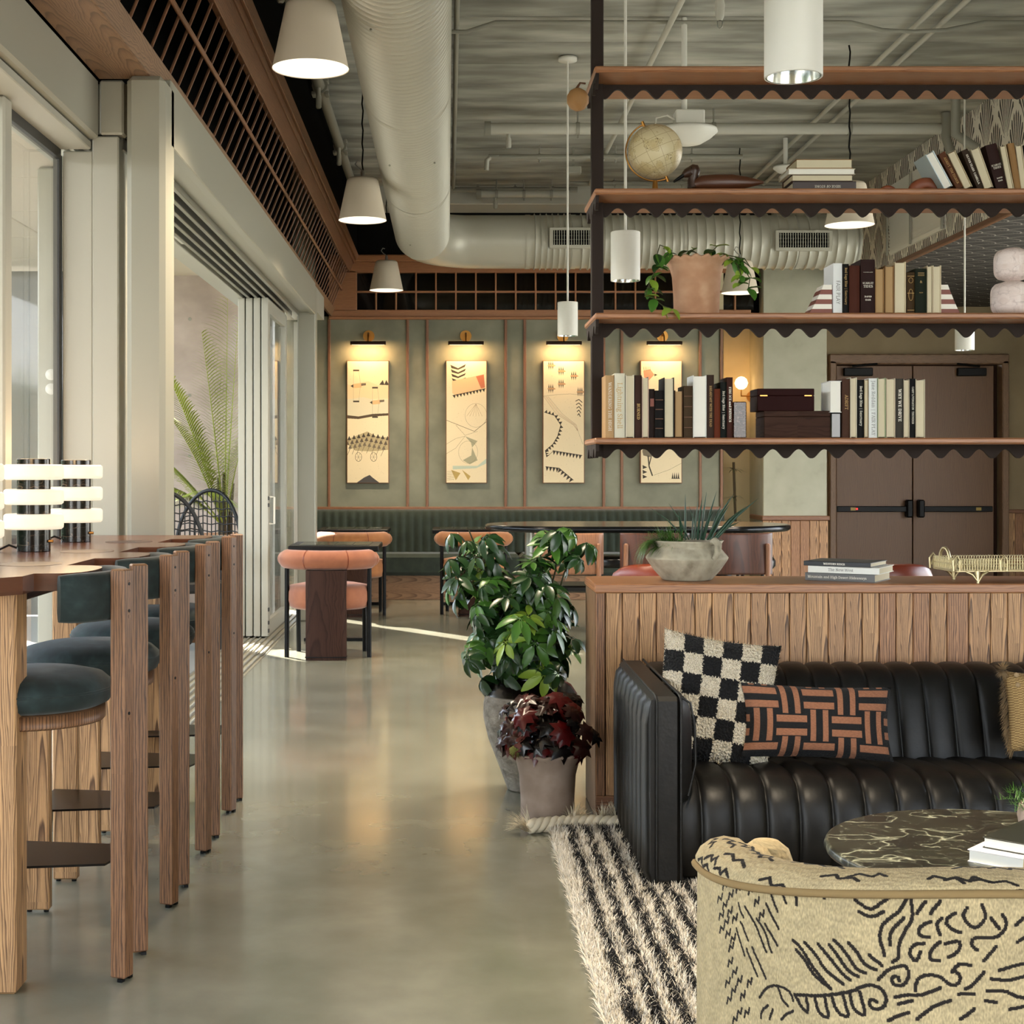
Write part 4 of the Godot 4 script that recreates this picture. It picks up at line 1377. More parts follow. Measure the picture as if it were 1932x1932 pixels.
func make_stool() -> Node3D:
	# faces -X (the table); the back posts are at +X
	var t := thing("bar_stool", "oak bar stool with green velvet seat, first at the free end of the bar table", "stool", Vector3.ZERO, 0.0, "bar stools along the lobed table")
	var b := B.new()
	var cush := func(a: float, q) -> Array:
		return [1.0, 0.0]
	b.lathe([[0.0, 0.692], [0.18, 0.694], [0.205, 0.705], [0.216, 0.73], [0.212, 0.755], [0.19, 0.775], [0.14, 0.787], [0.07, 0.792], [0.0, 0.793]], 40)
	part(t, "seat", b, M.green_velvet)
	b = B.new()
	b.tube(circle_pts(0.213, 0.742, 40), 0.004, 6, false)
	part(t, "piping", b, M.green_velvet)
	b = B.new()
	b.lathe([[0.0, 0.655], [0.19, 0.655], [0.195, 0.66], [0.195, 0.692], [0.0, 0.693]], 40)
	part(t, "seat_ring", b, M.oak_stool)
	# curved back pad
	var rows := []
	for i in 21:
		var a := lerpf(-1.02, 1.02, i / 20.0)
		var row := PackedVector3Array()
		var end: float = 1.0 - pow(abs(i - 10.0) / 10.0, 8.0) * 0.45
		for k in 14:
			var w := TAU * k / 14.0
			var dr: float = sign(cos(w)) * pow(abs(cos(w)), 0.6) * 0.028 * end
			var dy: float = sign(sin(w)) * pow(abs(sin(w)), 0.6) * 0.064 * (0.85 + 0.15 * end)
			var r := 0.232 + dr
			row.append(Vector3(cos(a) * r + 0.005, 0.992 + dy, sin(a) * r))
		rows.append(row)
	b = B.new()
	b.grid(rows, true, false)
	b.face(Array(rows[0]), Vector3(0, 0, -1))
	b.face(Array(rows[20]), Vector3(0, 0, 1))
	part(t, "backrest", b, M.green_velvet)
	for s in [-1.0, 1.0]:
		b = B.new()
		var a: float = s * 0.377
		b.xf = Transform3D(Basis(Vector3.UP, -a), Vector3(cos(a) * 0.285, 0, sin(a) * 0.285))
		b.box(Vector3(0, 0.535, 0), Vector3(0.045, 1.055, 0.043), 0.004)
		for y in [0.94, 1.03, 0.675]:
			b.tube([Vector3(0.0226, y, 0.0), Vector3(0.0232, y, 0)], 0.005, 8)
		var lg := part(t, "leg", b, M.oak_stool)
		b = B.new()
		b.xf = Transform3D(Basis(Vector3.UP, -a), Vector3(cos(a) * 0.285, 0, sin(a) * 0.285))
		for y in [0.955, 1.025, 0.69]:
			b.tube([Vector3(0.0225, y, 0), Vector3(0.0235, y, 0)], 0.0045, 8)
		b.box(Vector3(0.01, 0.004, 0.018), Vector3(0.014, 0.008, 0.014))
		b.box(Vector3(0.01, 0.004, -0.018), Vector3(0.014, 0.008, 0.014))
		part(lg, "screw_cap", b, M.black_paint)
		b = B.new()
		b.uvo = Vector2(0.02 * s, 0.3)
		b.box(Vector3(-0.115, 0.332, s * 0.165), Vector3(0.078, 0.648, 0.032), 0.004)
		lg = part(t, "leg", b, M.oak_plank_c)
		b = B.new()
		for dx in [-0.025, 0.025]: b.tube([Vector3(-0.115 + dx, 0.0, s * 0.165), Vector3(-0.115 + dx, 0.01, s * 0.165)], 0.008, 8)
		part(lg, "foot_pad", b, M.black_paint)
	# footrest plate
	b = B.new()
	b.xf = Transform3D(Basis(Vector3(1, 0, 0), -PI / 2), Vector3(0, 0.295, 0))
	var pl := PackedVector2Array([Vector2(-0.15, -0.15), Vector2(0.22, -0.10), Vector2(0.245, 0.0), Vector2(0.22, 0.10), Vector2(-0.15, 0.15)])
	b.prism(pl, -0.003, 0.003)
	part(t, "footrest", b, M.foot_plate)
	return t

func circle_pts(r: float, y: float, n: int) -> Array:
	var p := []
	for i in n + 1: p.append(Vector3(cos(TAU * i / n) * r, y, sin(TAU * i / n) * r))
	return p

func lamp(at: Vector3, label: String):
	var t := thing("marble_lamp", label, "lamp", at, 0.0, "marble ring lamps on the bar table")
	var b := B.new()
	b.lathe([[0.0, 0.0], [0.053, 0.0], [0.0535, 0.002], [0.0535, 0.298], [0.052, 0.30], [0.0, 0.30]], 40)
	part(t, "marble_column", b, M.black_marble)
	for y in [0.10, 0.18, 0.26]:
		b = B.new()
		b.lathe([[0.055, -0.02], [0.088, -0.025], [0.094, -0.02], [0.095, -0.012], [0.095, 0.012], [0.094, 0.02], [0.088, 0.025], [0.055, 0.02]], 44, Vector3(0, y - 0.003, 0))
		part(t, "glass_ring", b, M.ring_glow)
	b = B.new()
	b.cyl(Vector3(0.05, 0.033, 0.01), Vector3(0.066, 0.033, 0.01), 0.005, 10)
	part(t, "brass_switch", b, M.brass)
	b = B.new()
	b.tube([Vector3(-0.053, 0.01, 0.0), Vector3(-0.08, 0.02, 0.0), Vector3(-0.11, 0.005, 0.01), Vector3(-0.17, 0.004, 0.03)], 0.004, 6)
	part(t, "cord", b, M.black_paint)
	var l := OmniLight3D.new()
	l.name = "ring_light"
	t.add_child(l)
	l.position = Vector3(0.0, 0.33, 0)
	l.omni_range = 20.0
	l.omni_attenuation = 2.0
	l.light_size = 0.09
	l.light_color = Color(1.0, 0.84, 0.64)
	l.light_energy = 0.05
	l.shadow_enabled = true
func build_dining():
	banquette()
	pictures()
	# three velvet chairs with a slab back leg
	slab_chair(Vector3(PX(622, 10.6), 0, -10.55), M.rust_velvet, "rust velvet chair with thick dark wood slab leg, first from the bar stools")
	slab_chair(Vector3(PX(664, 13.4), 0, -13.55), M.amber_velvet, "amber velvet chair half hidden behind the tiled table")
	slab_chair(Vector3(PX(893, 13.7), 0, -13.62), M.amber_velvet, "amber velvet chair behind the leafy plant before the banquette")
	cafe_table(Vector3(PX(636, 11.5), 0, -11.45), "square tiled table drawn up to the rust velvet chair")
	cafe_table(Vector3(PX(668, 14.4), 0, -14.5), "square tiled table at the banquette beside the steel post")
	cafe_table(Vector3(PX(882, 14.4), 0, -14.5), "square tiled table at the banquette before the second picture")
	long_table()
	# sconce with a globe in the alcove
	var SD := 16.28
	var s := thing("globe_sconce", "brass wall sconce with glowing glass globe in the alcove", "lamp", P(1400, 745, SD))
	var b := B.new()
	b.lathe([[0.0, -0.072], [0.03, -0.065], [0.058, -0.042], [0.072, 0.0], [0.058, 0.042], [0.03, 0.065], [0.0, 0.072]], 28, Vector3(-0.04, 0.12, 0.16))
	part(s, "globe", b, M.bulb_glow)
	b = B.new()
	b.tube([Vector3(-0.04, 0.05, 0.16), Vector3(-0.04, -0.02, 0.16), Vector3(0.07, -0.02, 0.1), Vector3(0.1, -0.02, 0.0)], 0.008, 8)
	part(s, "arm", b, M.brass)
	b = B.new()
	b.tube([Vector3(0.11, -0.02, -0.02), Vector3(0.11, -0.02, 0.01)], 0.06, 24)
	part(s, "backplate", b, M.brass)
	var l := OmniLight3D.new()
	l.name = "globe_light"
	s.add_child(l)
	l.position = Vector3(-0.04, 0.12, 0.16)
	l.light_size = 0.07
	l.omni_range = 20.0
	l.omni_attenuation = 2.0
	l.light_color = Color(1.0, 0.78, 0.52)
	l.light_energy = 0.06
	l.shadow_enabled = true

func banquette():
	var t := thing("banquette", "long green channelled banquette on an oak plinth along the green wall", "bench")
	var x0 := -1.39
	var x1 := PX(1362, BACK)
	var n := int((x1 - x0) / 0.086)
	var b := B.new()
	var rows := []
	var prof := [[0.46, 0.16], [0.60, 0.15], [0.80, 0.135], [0.875, 0.115], [0.897, 0.08], [0.902, 0.03], [0.902, 0.0]]
	for q in prof:
		var row := PackedVector3Array()
		for k in n * 4 + 1:
			var g: float = abs(sin(PI * k / 4.0))
			var dep: float = q[1] * (0.82 + 0.18 * pow(g, 0.5))
			row.append(Vector3(x0 + (x1 - x0) * k / (n * 4.0), q[0], -BACK + 0.034 + dep))
		rows.append(row)
	b.grid(rows, false, false)
	part(t, "back_cushion", b, M.banquette_velvet)
	for q in [[x0, PX(980, 15.2)], [PX(980, 15.2), x1]]:
		b = B.new()
		b.box(Vector3((q[0] + q[1]) / 2, 0.355, -BACK + 0.31), Vector3(q[1] - q[0] - 0.006, 0.22, 0.55), 0.035)
		part(t, "seat_cushion", b, M.banquette_velvet)
	part(t, "plinth", span(x0, x1, 0.0, 0.245, BACK - 0.56, BACK - 0.034, 0.004, 0), M.oak_wide)

func art(sd: int) -> ImageTexture:
	# loose folk landscapes in ink and wash on cream ground
	var W := 256
	var H := 760
	var img := Image.create(W, H, false, Image.FORMAT_RGB8)
	var cream := Color(0.87, 0.80, 0.66)
	img.fill(cream)
	var ink := Color(0.23, 0.20, 0.165)
	var peach := Color(0.84, 0.66, 0.48)
	var grey := Color(0.62, 0.60, 0.49)
	var red := Color(0.72, 0.42, 0.30)
	var r := RandomNumberGenerator.new()
	r.seed = sd
	for i in 220:
		var p := Vector2(r.randf() * W, r.randf() * H)
		stroke(img, [p, p + Vector2(r.randf_range(-4, 4), r.randf_range(-4, 4))], 1.0, cream.lerp(ink, r.randf_range(0.1, 0.4)))
	var tri_row := func(y0: Vector2, y1: Vector2, n: int, s: float):
		for k in n:
			var a := y0.lerp(y1, float(k) / n)
			var c := y0.lerp(y1, float(k + 0.9) / n)
			var nn := (c - a).orthogonal().normalized() * -s
			poly_fill(img, [a, c, (a + c) / 2 + nn], ink)
		stroke(img, [y0, y1], 3, ink)
	var bird := func(p: Vector2, s: float):
		poly_fill(img, [p, p + Vector2(18, -10) * s, p + Vector2(18, 12) * s], ink)
		poly_fill(img, [p + Vector2(18, -12) * s, p + Vector2(70, -18) * s, p + Vector2(70, 10) * s, p + Vector2(18, 14) * s], peach)
		poly_fill(img, [p + Vector2(66, -16) * s, p + Vector2(96, -18) * s, p + Vector2(96, -4) * s, p + Vector2(66, 0) * s], ink.lerp(cream, 0.25))
		for e in [[-1.0, 18.0, 62.0], [1.0, 14.0, 60.0]]:
			stroke(img, [p + Vector2(18, -12 * 1.0) * s, p + Vector2(16 + e[1] * 0.2, e[0] * 95) * s, p + Vector2(52, e[0] * 95) * s, p + Vector2(62, -10) * s], 2, grey)
			poly_fill(img, [p + Vector2(16, e[0] * 92) * s, p + Vector2(54, e[0] * 92) * s, p + Vector2(54, e[0] * 102) * s, p + Vector2(16, e[0] * 102) * s], ink)
	if sd == 1:
		poly_fill(img, [Vector2(0, 150), Vector2(130, 125), Vector2(190, 150), Vector2(256, 150), Vector2(256, 235), Vector2(0, 240)], Color(0.85, 0.76, 0.60))
		poly_fill(img, [Vector2(0, 240), Vector2(100, 225), Vector2(180, 245), Vector2(256, 240), Vector2(256, 335), Vector2(60, 350), Vector2(0, 345)], Color(0.80, 0.77, 0.66))
		bird.call(Vector2(20, 155), 1.0)
		bird.call(Vector2(140, 258), 0.95)
		poly_fill(img, [Vector2(0, 338), Vector2(70, 346), Vector2(160, 330), Vector2(256, 326), Vector2(256, 340), Vector2(160, 346), Vector2(70, 362), Vector2(0, 358)], ink.lerp(Color(0.4, 0.3, 0.2), 0.4))
		poly_fill(img, [Vector2(200, 148), Vector2(222, 118), Vector2(232, 145), Vector2(244, 118), Vector2(256, 140), Vector2(256, 150)], ink)
		poly_fill(img, [Vector2(0, 490), Vector2(60, 465), Vector2(125, 440), Vector2(180, 470), Vector2(256, 478), Vector2(256, 555), Vector2(150, 565), Vector2(50, 560), Vector2(0, 520)], Color(0.66, 0.60, 0.46))
		for k in 3:
			for j in 9:
				var a := Vector2(j * 30.0 - k * 12.0, 470 + k * 30.0 + abs(j - 4) * 6.0)
				poly_fill(img, [a, a + Vector2(24, 0), a + Vector2(12, -26)], ink.lerp(cream, 0.15 * k))
				stroke(img, [a + Vector2(12, 0), a + Vector2(-6, 40)], 2, ink.lerp(cream, 0.3))
		for cx in [70, 165]:
			var pts := []
			for s in 17: pts.append(Vector2(cx + cos(TAU * s / 16.0) * 20, 600 + sin(TAU * s / 16.0) * 28))
			stroke(img, pts, 2, ink)
			for s in 6: stroke(img, [Vector2(cx, 600), Vector2(cx + cos(TAU * s / 6.0) * 20, 600 + sin(TAU * s / 6.0) * 28)], 1.5, ink)
		poly_fill(img, [Vector2(60, 760), Vector2(105, 728), Vector2(140, 712), Vector2(160, 730), Vector2(200, 760)], ink.lerp(Color(0.3, 0.3, 0.32), 0.6))
	elif sd == 2:
		for k in 4:
			poly_fill(img, [Vector2(25 + k * 3, 22 + k * 28), Vector2(75, 44 + k * 26), Vector2(125, 18 + k * 28), Vector2(118, 36 + k * 26), Vector2(75, 54 + k * 26), Vector2(32 + k * 3, 44 + k * 26)], ink)
		poly_fill(img, [Vector2(35, 125), Vector2(240, 82), Vector2(250, 172), Vector2(60, 215), Vector2(38, 200)], peach.lerp(cream, 0.3))
		poly_fill(img, [Vector2(190, 95), Vector2(240, 84), Vector2(248, 165), Vector2(222, 170)], red)
		tri_row.call(Vector2(40, 215), Vector2(250, 172), 10, 20.0)
		var pts := []
		for s in 25: pts.append(Vector2(190 + cos(TAU * s / 24.0) * 70, 340 + sin(TAU * s / 24.0) * 75))
		stroke(img, pts, 1.5, ink.lerp(cream, 0.3))
		for s in 6: stroke(img, [Vector2(130 + s * 20, 345), Vector2(190, 268)], 1.2, ink.lerp(peach, 0.5))
		stroke(img, [Vector2(0, 370), Vector2(90, 405), Vector2(180, 440), Vector2(256, 380)], 2, ink)
		stroke(img, [Vector2(60, 400), Vector2(120, 465), Vector2(200, 440)], 1.5, ink)
		poly_fill(img, [Vector2(120, 470), Vector2(200, 500), Vector2(165, 540), Vector2(158, 510)], grey)
		poly_fill(img, [Vector2(165, 540), Vector2(200, 620), Vector2(150, 645), Vector2(105, 620), Vector2(160, 590)], grey)
		pts = []
		for s in 21: pts.append(Vector2(140 + cos(TAU * s / 20.0) * 62, 570 + sin(TAU * s / 20.0) * 70))
		stroke(img, pts, 1.5, ink.lerp(cream, 0.3))
		stroke(img, [Vector2(0, 520), Vector2(60, 485), Vector2(120, 470), Vector2(60, 545), Vector2(0, 580)], 1.5, ink.lerp(cream, 0.2))
		poly_fill(img, [Vector2(40, 655), Vector2(200, 655), Vector2(256, 610), Vector2(256, 640), Vector2(190, 670), Vector2(40, 678)], Color(0.70, 0.74, 0.66))
		poly_fill(img, [Vector2(30, 680), Vector2(90, 700), Vector2(60, 745)], Color(0.68, 0.58, 0.34))
		poly_fill(img, [Vector2(100, 680), Vector2(155, 720), Vector2(140, 745)], Color(0.68, 0.58, 0.34))
		for s in 6: stroke(img, [Vector2(4, 690 + s * 11), Vector2(50, 690 + s * 10)], 1.5, ink)
	elif sd == 3:
		for p in [Vector2(45, 25), Vector2(110, 60), Vector2(190, 90), Vector2(110, 140), Vector2(45, 170), Vector2(230, 190)]:
			poly_fill(img, [p + Vector2(-18, -3), p + Vector2(18, -6), p + Vector2(34, 4), p + Vector2(18, 10), p + Vector2(-18, 8)], peach.lerp(ink, 0.25))
			for k in 3:
				poly_fill(img, [p + Vector2(-14 + k * 12, -4), p + Vector2(-6 + k * 12, -4), p + Vector2(-10 + k * 12, -28)], ink)
				poly_fill(img, [p + Vector2(-14 + k * 12, 8), p + Vector2(-6 + k * 12, 8), p + Vector2(-10 + k * 12, 30)], ink)
		stroke(img, [Vector2(0, 220), Vector2(90, 210), Vector2(170, 205), Vector2(256, 215)], 1.5, ink)
		for k in 5: stroke(img, [Vector2(2 + k * 7, 222), Vector2(80 + k * 10, 330), Vector2(190 + k * 5, 400), Vector2(220, 440), Vector2(250, 520)], 1.5, red.lerp(cream, 0.35) if k % 2 else ink.lerp(cream, 0.35))
		var arc := [Vector2(6, 320), Vector2(70, 340), Vector2(110, 400), Vector2(90, 470), Vector2(60, 520), Vector2(12, 560), Vector2(20, 600), Vector2(60, 565)]
		stroke(img, arc, 2, ink)
		for k in 6: tri_row.call(arc[k], arc[k + 1], 3, -20.0)
		tri_row.call(Vector2(60, 560), Vector2(245, 590), 9, 26.0)
		tri_row.call(Vector2(15, 660), Vector2(100, 670), 4, 28.0)
		tri_row.call(Vector2(100, 670), Vector2(190, 745), 5, 28.0)
		for k in 5:
			stroke(img, [Vector2(205 + k * 3, 250 + k * 22), Vector2(225, 240 + k * 22), Vector2(245 - k * 3, 258 + k * 22)], 4, ink)
		for i in 20: stroke(img, [Vector2(40 + r.randf() * 190, 620 + r.randf() * 120)], 4, red.lerp(ink, 0.4))
	else:
		poly_fill(img, [Vector2(15, 60), Vector2(60, 50), Vector2(85, 85), Vector2(50, 120), Vector2(20, 100)], red.lerp(cream, 0.3))
		poly_fill(img, [Vector2(85, 78), Vector2(105, 85), Vector2(85, 95)], ink)
		for k in 5: stroke(img, [Vector2(20 + k * 9, 60), Vector2(16 + k * 10, 35)], 2, ink)
		for k in 4: bird.call(Vector2(30 + 45 * k, 230 + 70 * (k % 2)), 0.5)
		stroke(img, [Vector2(0, 420), Vector2(100, 380), Vector2(256, 430)], 2, ink)
		poly_fill(img, [Vector2(8, 560), Vector2(30, 530), Vector2(70, 525), Vector2(95, 555), Vector2(90, 590), Vector2(55, 600), Vector2(15, 590)], ink.lerp(cream, 0.35))
		for i in 60: stroke(img, [Vector2(14 + r.randf() * 75, 532 + r.randf() * 60)], 5, cream)
		stroke(img, [Vector2(45, 595), Vector2(52, 660), Vector2(72, 715)], 7, ink)
		stroke(img, [Vector2(65, 600), Vector2(52, 650)], 5, ink)
		stroke(img, [Vector2(80, 715), Vector2(180, 680), Vector2(256, 640)], 1.5, ink)
		tri_row.call(Vector2(195, 735), Vector2(245, 735), 4, -40.0)
		for k in 3: poly_fill(img, [Vector2(10, 650 + k * 30), Vector2(40, 664 + k * 30), Vector2(12, 675 + k * 30)], ink)
	return tone(img)

func pictures():
	var us := [[654, 734, 695], [841, 919, 879], [1024, 1103, 1063], [1208, 1287, 1252]]
	var kinds := ["tall narrow panel painted with winged fish, waves and a cart", "tall narrow panel painted with bunting and faint round outlines", "tall narrow panel painted with spiky birds and toothed paths", "tall narrow panel painted with a red bird and round tree"]
	for k in 4:
		var D := BACK - 0.045
		var x0 := PX(us[k][0], D)
		var x1 := PX(us[k][1], D)
		var y0 := PY(912, D)
		var y1 := PY(680, D)
		var t := thing("painting", kinds[k], "painting", Vector3((x0 + x1) / 2, y0, -BACK), 0.0, "painted panels on the green wall")
		var w := x1 - x0
		var h := y1 - y0
		part(t, "frame", bx(Vector3(0, h / 2, 0.02), Vector3(w, h, 0.04), 0.003), M.oak_red)
		var m := std("art_%d" % k, Color.WHITE, 0.8)
		m.albedo_texture = art(k + 1)
		var b := B.new()
		var e := 0.008
		b.face([Vector3(-w / 2 + e, e, 0.0455), Vector3(w / 2 - e, e, 0.0455), Vector3(w / 2 - e, h - e, 0.0455), Vector3(-w / 2 + e, h - e, 0.0455)], Vector3(0, 0, 1), [Vector2(0, 1), Vector2(1, 1), Vector2(1, 0), Vector2(0, 0)])
		b.box(Vector3(0, h / 2, 0.042), Vector3(w - 2 * e, h - 2 * e, 0.005))
		for i in range(4, b.t.size()): b.t[i] = Vector2(0.02, 0.35)
		part(t, "painted_panel", b, m)
		# picture light
		var L := thing("picture_light", "bronze bar picture light over the panel with %s" % ["the winged fish", "the bunting", "the spiky birds", "the red bird"][k], "lamp", Vector3(PX(us[k][2], BACK - 0.1), PY(648, BACK - 0.1), -BACK), 0.0, "picture lights on the green wall")
		b = B.new()
		b.tube([Vector3(-0.185, 0, 0.16), Vector3(0.185, 0, 0.16)], 0.019, 14)
		part(L, "lamp_bar", b, M.bronze)
		b = B.new()
		b.tube([Vector3(0, 0.085, 0.0), Vector3(0, 0.085, 0.015)], 0.06, 24)
		part(L, "backplate", b, M.brass)
		b = B.new()
		b.tube([Vector3(0, 0.085, 0.01), Vector3(0, 0.11, 0.07), Vector3(0, 0.08, 0.13), Vector3(0, 0.015, 0.16)], 0.008, 8)
		part(L, "arm", b, M.brass)
		part(L, "lamp_tube", bx(Vector3(0, -0.0155, 0.155), Vector3(0.34, 0.008, 0.02), 0.002), M.bulb_glow)
		var al := AreaLight3D.new()
		al.name = "picture_glow"
		L.add_child(al)
		al.position = Vector3(0, -0.025, 0.15)
		al.rotation.x = -PI / 2 + 0.45
		al.area_size = Vector2(0.33, 0.025)
		al.light_color = Color(1.0, 0.80, 0.56)
		al.light_energy = 0.2
		al.area_range = 20.0
		al.shadow_enabled = true

func slab_chair(at: Vector3, m, label: String):
	var t := thing("velvet_chair", label, "chair", at, 0.0, "velvet chairs with slab legs")
	var b := B.new()
	var pts := []
	var rad := []
	for i in 25:
		var a := lerpf(-1.25, 1.25, i / 24.0)
		pts.append(Vector3(sin(a) * 0.315, 0.69, cos(a) * 0.28 - 0.03))
		rad.append(0.068 if i > 0 and i < 24 else 0.05)
	b.tube(pts, rad, 16)
	for e in [0, 24]:
		b.lathe([[0.0, -0.055], [0.04, -0.045], [0.058, -0.02], [0.062, 0.0], [0.058, 0.02], [0.04, 0.045], [0.0, 0.055]], 14, pts[e])
	part(t, "back_bolster", b, m)
	b = B.new()
	for a in [-0.42, 0.42]:
		var pc := Vector3(sin(a) * 0.315, 0.69, cos(a) * 0.28 - 0.03)
		b.tube([pc - Vector3(cos(a), 0, -sin(a)) * 0.003, pc + Vector3(cos(a), 0, -sin(a)) * 0.003], 0.0692, 16, false)
	part(t, "bolster_seam", b, M.tan_leather)
	b = B.new()
	b.lathe([[0.0, 0.34], [0.26, 0.342], [0.285, 0.36], [0.295, 0.40], [0.293, 0.46], [0.28, 0.50], [0.2, 0.515], [0.0, 0.52]], 36)
	part(t, "seat", b, m)
	# slab leg, curved in plan
	var rows := []
	for q in [[0.0, 1.0], [0.62, 1.0]]:
		var row := PackedVector3Array()
		for i in 9:
			var x := lerpf(-0.14, 0.14, i / 8.0)
			row.append(Vector3(x, q[0], 0.30 - x * x * 0.9))
		for i in 9:
			var x := lerpf(0.14, -0.14, i / 8.0)
			row.append(Vector3(x, q[0], 0.225 - x * x * 0.9))
		rows.append(row)
	b = B.new()
	b.grid(rows, true, true)
	b.face(Array(rows[1]), Vector3.UP)
	part(t, "slab_leg", b, M.dark_oak)
	b = B.new()
	b.box(Vector3(0, 0.022, 0.258), Vector3(0.286, 0.006, 0.09))
	part(t, "slab_foot", b, M.black_paint)
	for s in [-1.0, 1.0]:
		b = B.new()
		b.tube([Vector3(s * 0.29, 0.0, 0.1), Vector3(s * 0.29, 0.66, 0.08)], 0.017, 10)
		part(t, "leg", b, M.black_paint)
		b = B.new()
		b.tube([Vector3(s * 0.24, 0.0, -0.24), Vector3(s * 0.24, 0.42, -0.2)], 0.017, 10)
		part(t, "leg", b, M.black_paint)

func cafe_table(at: Vector3, label: String):
	var t := thing("tiled_table", label, "table", at, 0.0, "square tiled tables")
	var s := 0.68
	part(t, "tabletop", bx(Vector3(0, 0.728, 0), Vector3(s, 0.04, s), 0.006), M.black_paint)
	var n := 4
	var inner := s - 0.14
	for i in n:
		for j in n:
			var b := B.new()
			b.box(Vector3(-inner / 2 + (i + 0.5) * inner / n, 0.75, -inner / 2 + (j + 0.5) * inner / n), Vector3(inner / n - 0.006, 0.005, inner / n - 0.006), 0.001)
			part(t, "tile", b, M.tile_green)
	var b := B.new()
	b.lathe([[0.035, 0.02], [0.035, 0.70], [0.12, 0.708]], 16)
	part(t, "pedestal", b, M.black_paint)
	b = B.new()
	b.box(Vector3(0, 0.012, 0), Vector3(0.5, 0.024, 0.07), 0.004)
	b.box(Vector3(0, 0.013, 0), Vector3(0.07, 0.024, 0.5), 0.004)
	part(t, "foot", b, M.black_paint)

func long_table():
	var d := 12.05
	var h := 0.88
	var x0 := PX(915, d)
	var x1 := PX(1488, d)
	var t := thing("long_table", "long oval table with dark rim on pale drum leg", "table", Vector3((x0 + x1) / 2, 0, -d))
	var hl := (x1 - x0) / 2
	var hd := 0.62
	var outl := func(inset: float) -> PackedVector2Array:
		var p := PackedVector2Array()
		for i in 48:
			var a := TAU * i / 48.0
			var cx: float = sign(cos(a)) * (hl - hd)
			p.append(Vector2(cx + cos(a) * (hd - inset), sin(a) * (hd - inset)))
		return p
	var b := B.new()
	b.xf = Transform3D(Basis(Vector3(1, 0, 0), -PI / 2), Vector3.ZERO)
	var rows := []
	for q in [[0.02, h - 0.05], [0.004, h - 0.04], [0.0, h - 0.025], [0.004, h - 0.006], [0.02, h]]:
		var row := PackedVector3Array()
		for p in outl.call(q[0]): row.append(Vector3(p.x, p.y, q[1]))
		rows.append(row)
	b.grid(rows, true, false)
	part(t, "rim", b, std("rim_metal", Color(0.07, 0.075, 0.085), 0.22, 0.5))
	b = B.new()
	b.xf = Transform3D(Basis(Vector3(1, 0, 0), -PI / 2), Vector3.ZERO)
	b.prism(outl.call(0.02), h - 0.045, h + 0.0005)
	part(t, "tabletop", b, std("table_stone", Color(0.36, 0.30, 0.235), 0.18))
	b = B.new()
	b.lathe([[0.10, 0.0], [0.065, 0.02], [0.062, h - 0.05]], 28, Vector3(PX(1006, 11.95) - (x0 + x1) / 2, 0, 0))
	part(t, "leg", b, M.alu)
	b = B.new()
	b.lathe([[0.10, 0.0], [0.065, 0.02], [0.062, h - 0.05]], 28, Vector3(PX(1368, 12.0) - (x0 + x1) / 2, 0, 0))
	part(t, "leg", b, M.black_paint)
	var wl := ["brown wood chair with wide curved back, first by the pale drum leg", "brown wood chair with wide curved back between two others", "brown wood chair with wide curved back behind the spiky bowl plant"]
	var us := [1074, 1236, 1393]
	for k in 3: wood_chair(Vector3(PX(us[k], 10.75), 0, -11.0), wl[k], M.walnut if k else M.tan_leather)
	for q in [[1155, 11.75, "round black stool under the oval table by the wood chairs"], [1420, 11.6, "round black stool under the end of the oval table"]]:
		var s := thing("round_stool", q[2], "stool", Vector3(PX(q[0], q[1]), 0, -q[1]), 0.0, "round black stools")
		b = B.new()
		b.lathe([[0.0, 0.55], [0.16, 0.55], [0.175, 0.57], [0.175, 0.61], [0.16, 0.635], [0.0, 0.64]], 28)
		part(s, "seat", b, M.black_leather)
		for k in 4:
			b = B.new()
			var a := PI / 4 + PI / 2 * k
			b.tube([Vector3(cos(a) * 0.19, 0, sin(a) * 0.19), Vector3(cos(a) * 0.13, 0.56, sin(a) * 0.13)], 0.013, 8)
			part(s, "leg", b, M.black_paint)
	for q in [[1222, "tan leather low chair behind the stone bowl"], [1640, "tan leather low chair behind the stacked books"]]:
		var D := 8.1
		var c := thing("leather_chair", q[1], "chair", Vector3(PX(q[0] + 22, D), 0, -D), 0.0, "tan leather low chairs")
		b = B.new()
		var rows2 := []
		for i in 17:
			var a := lerpf(-1.3, 1.3, i / 16.0)
			var row := PackedVector3Array()
			for k in 12:
				var w := TAU * k / 12.0
				var r: float = 0.25 + cos(w) * 0.035
				var y: float = 0.62 + sign(sin(w)) * pow(abs(sin(w)), 0.5) * (0.20 - 0.05 * pow(abs(i - 8) / 8.0, 3.0))
				row.append(Vector3(sin(a) * r, y, cos(a) * r - 0.02))
			rows2.append(row)
		b.grid(rows2, true, false)
		b.face(Array(rows2[0]), Vector3(-1, 0, -1))
		b.face(Array(rows2[16]), Vector3(1, 0, -1))
		part(c, "backrest", b, M.tan_leather)
		b = B.new()
		b.lathe([[0.0, 0.36], [0.23, 0.36], [0.25, 0.38], [0.25, 0.43], [0.22, 0.455], [0.0, 0.46]], 28)
		part(c, "seat", b, M.tan_leather)
		for k in 4:
			b = B.new()
			var a := PI / 4 + PI / 2 * k
			b.tube([Vector3(cos(a) * 0.24, 0, sin(a) * 0.24), Vector3(cos(a) * 0.2, 0.37, sin(a) * 0.2)], 0.014, 8)
			part(c, "leg", b, M.walnut)

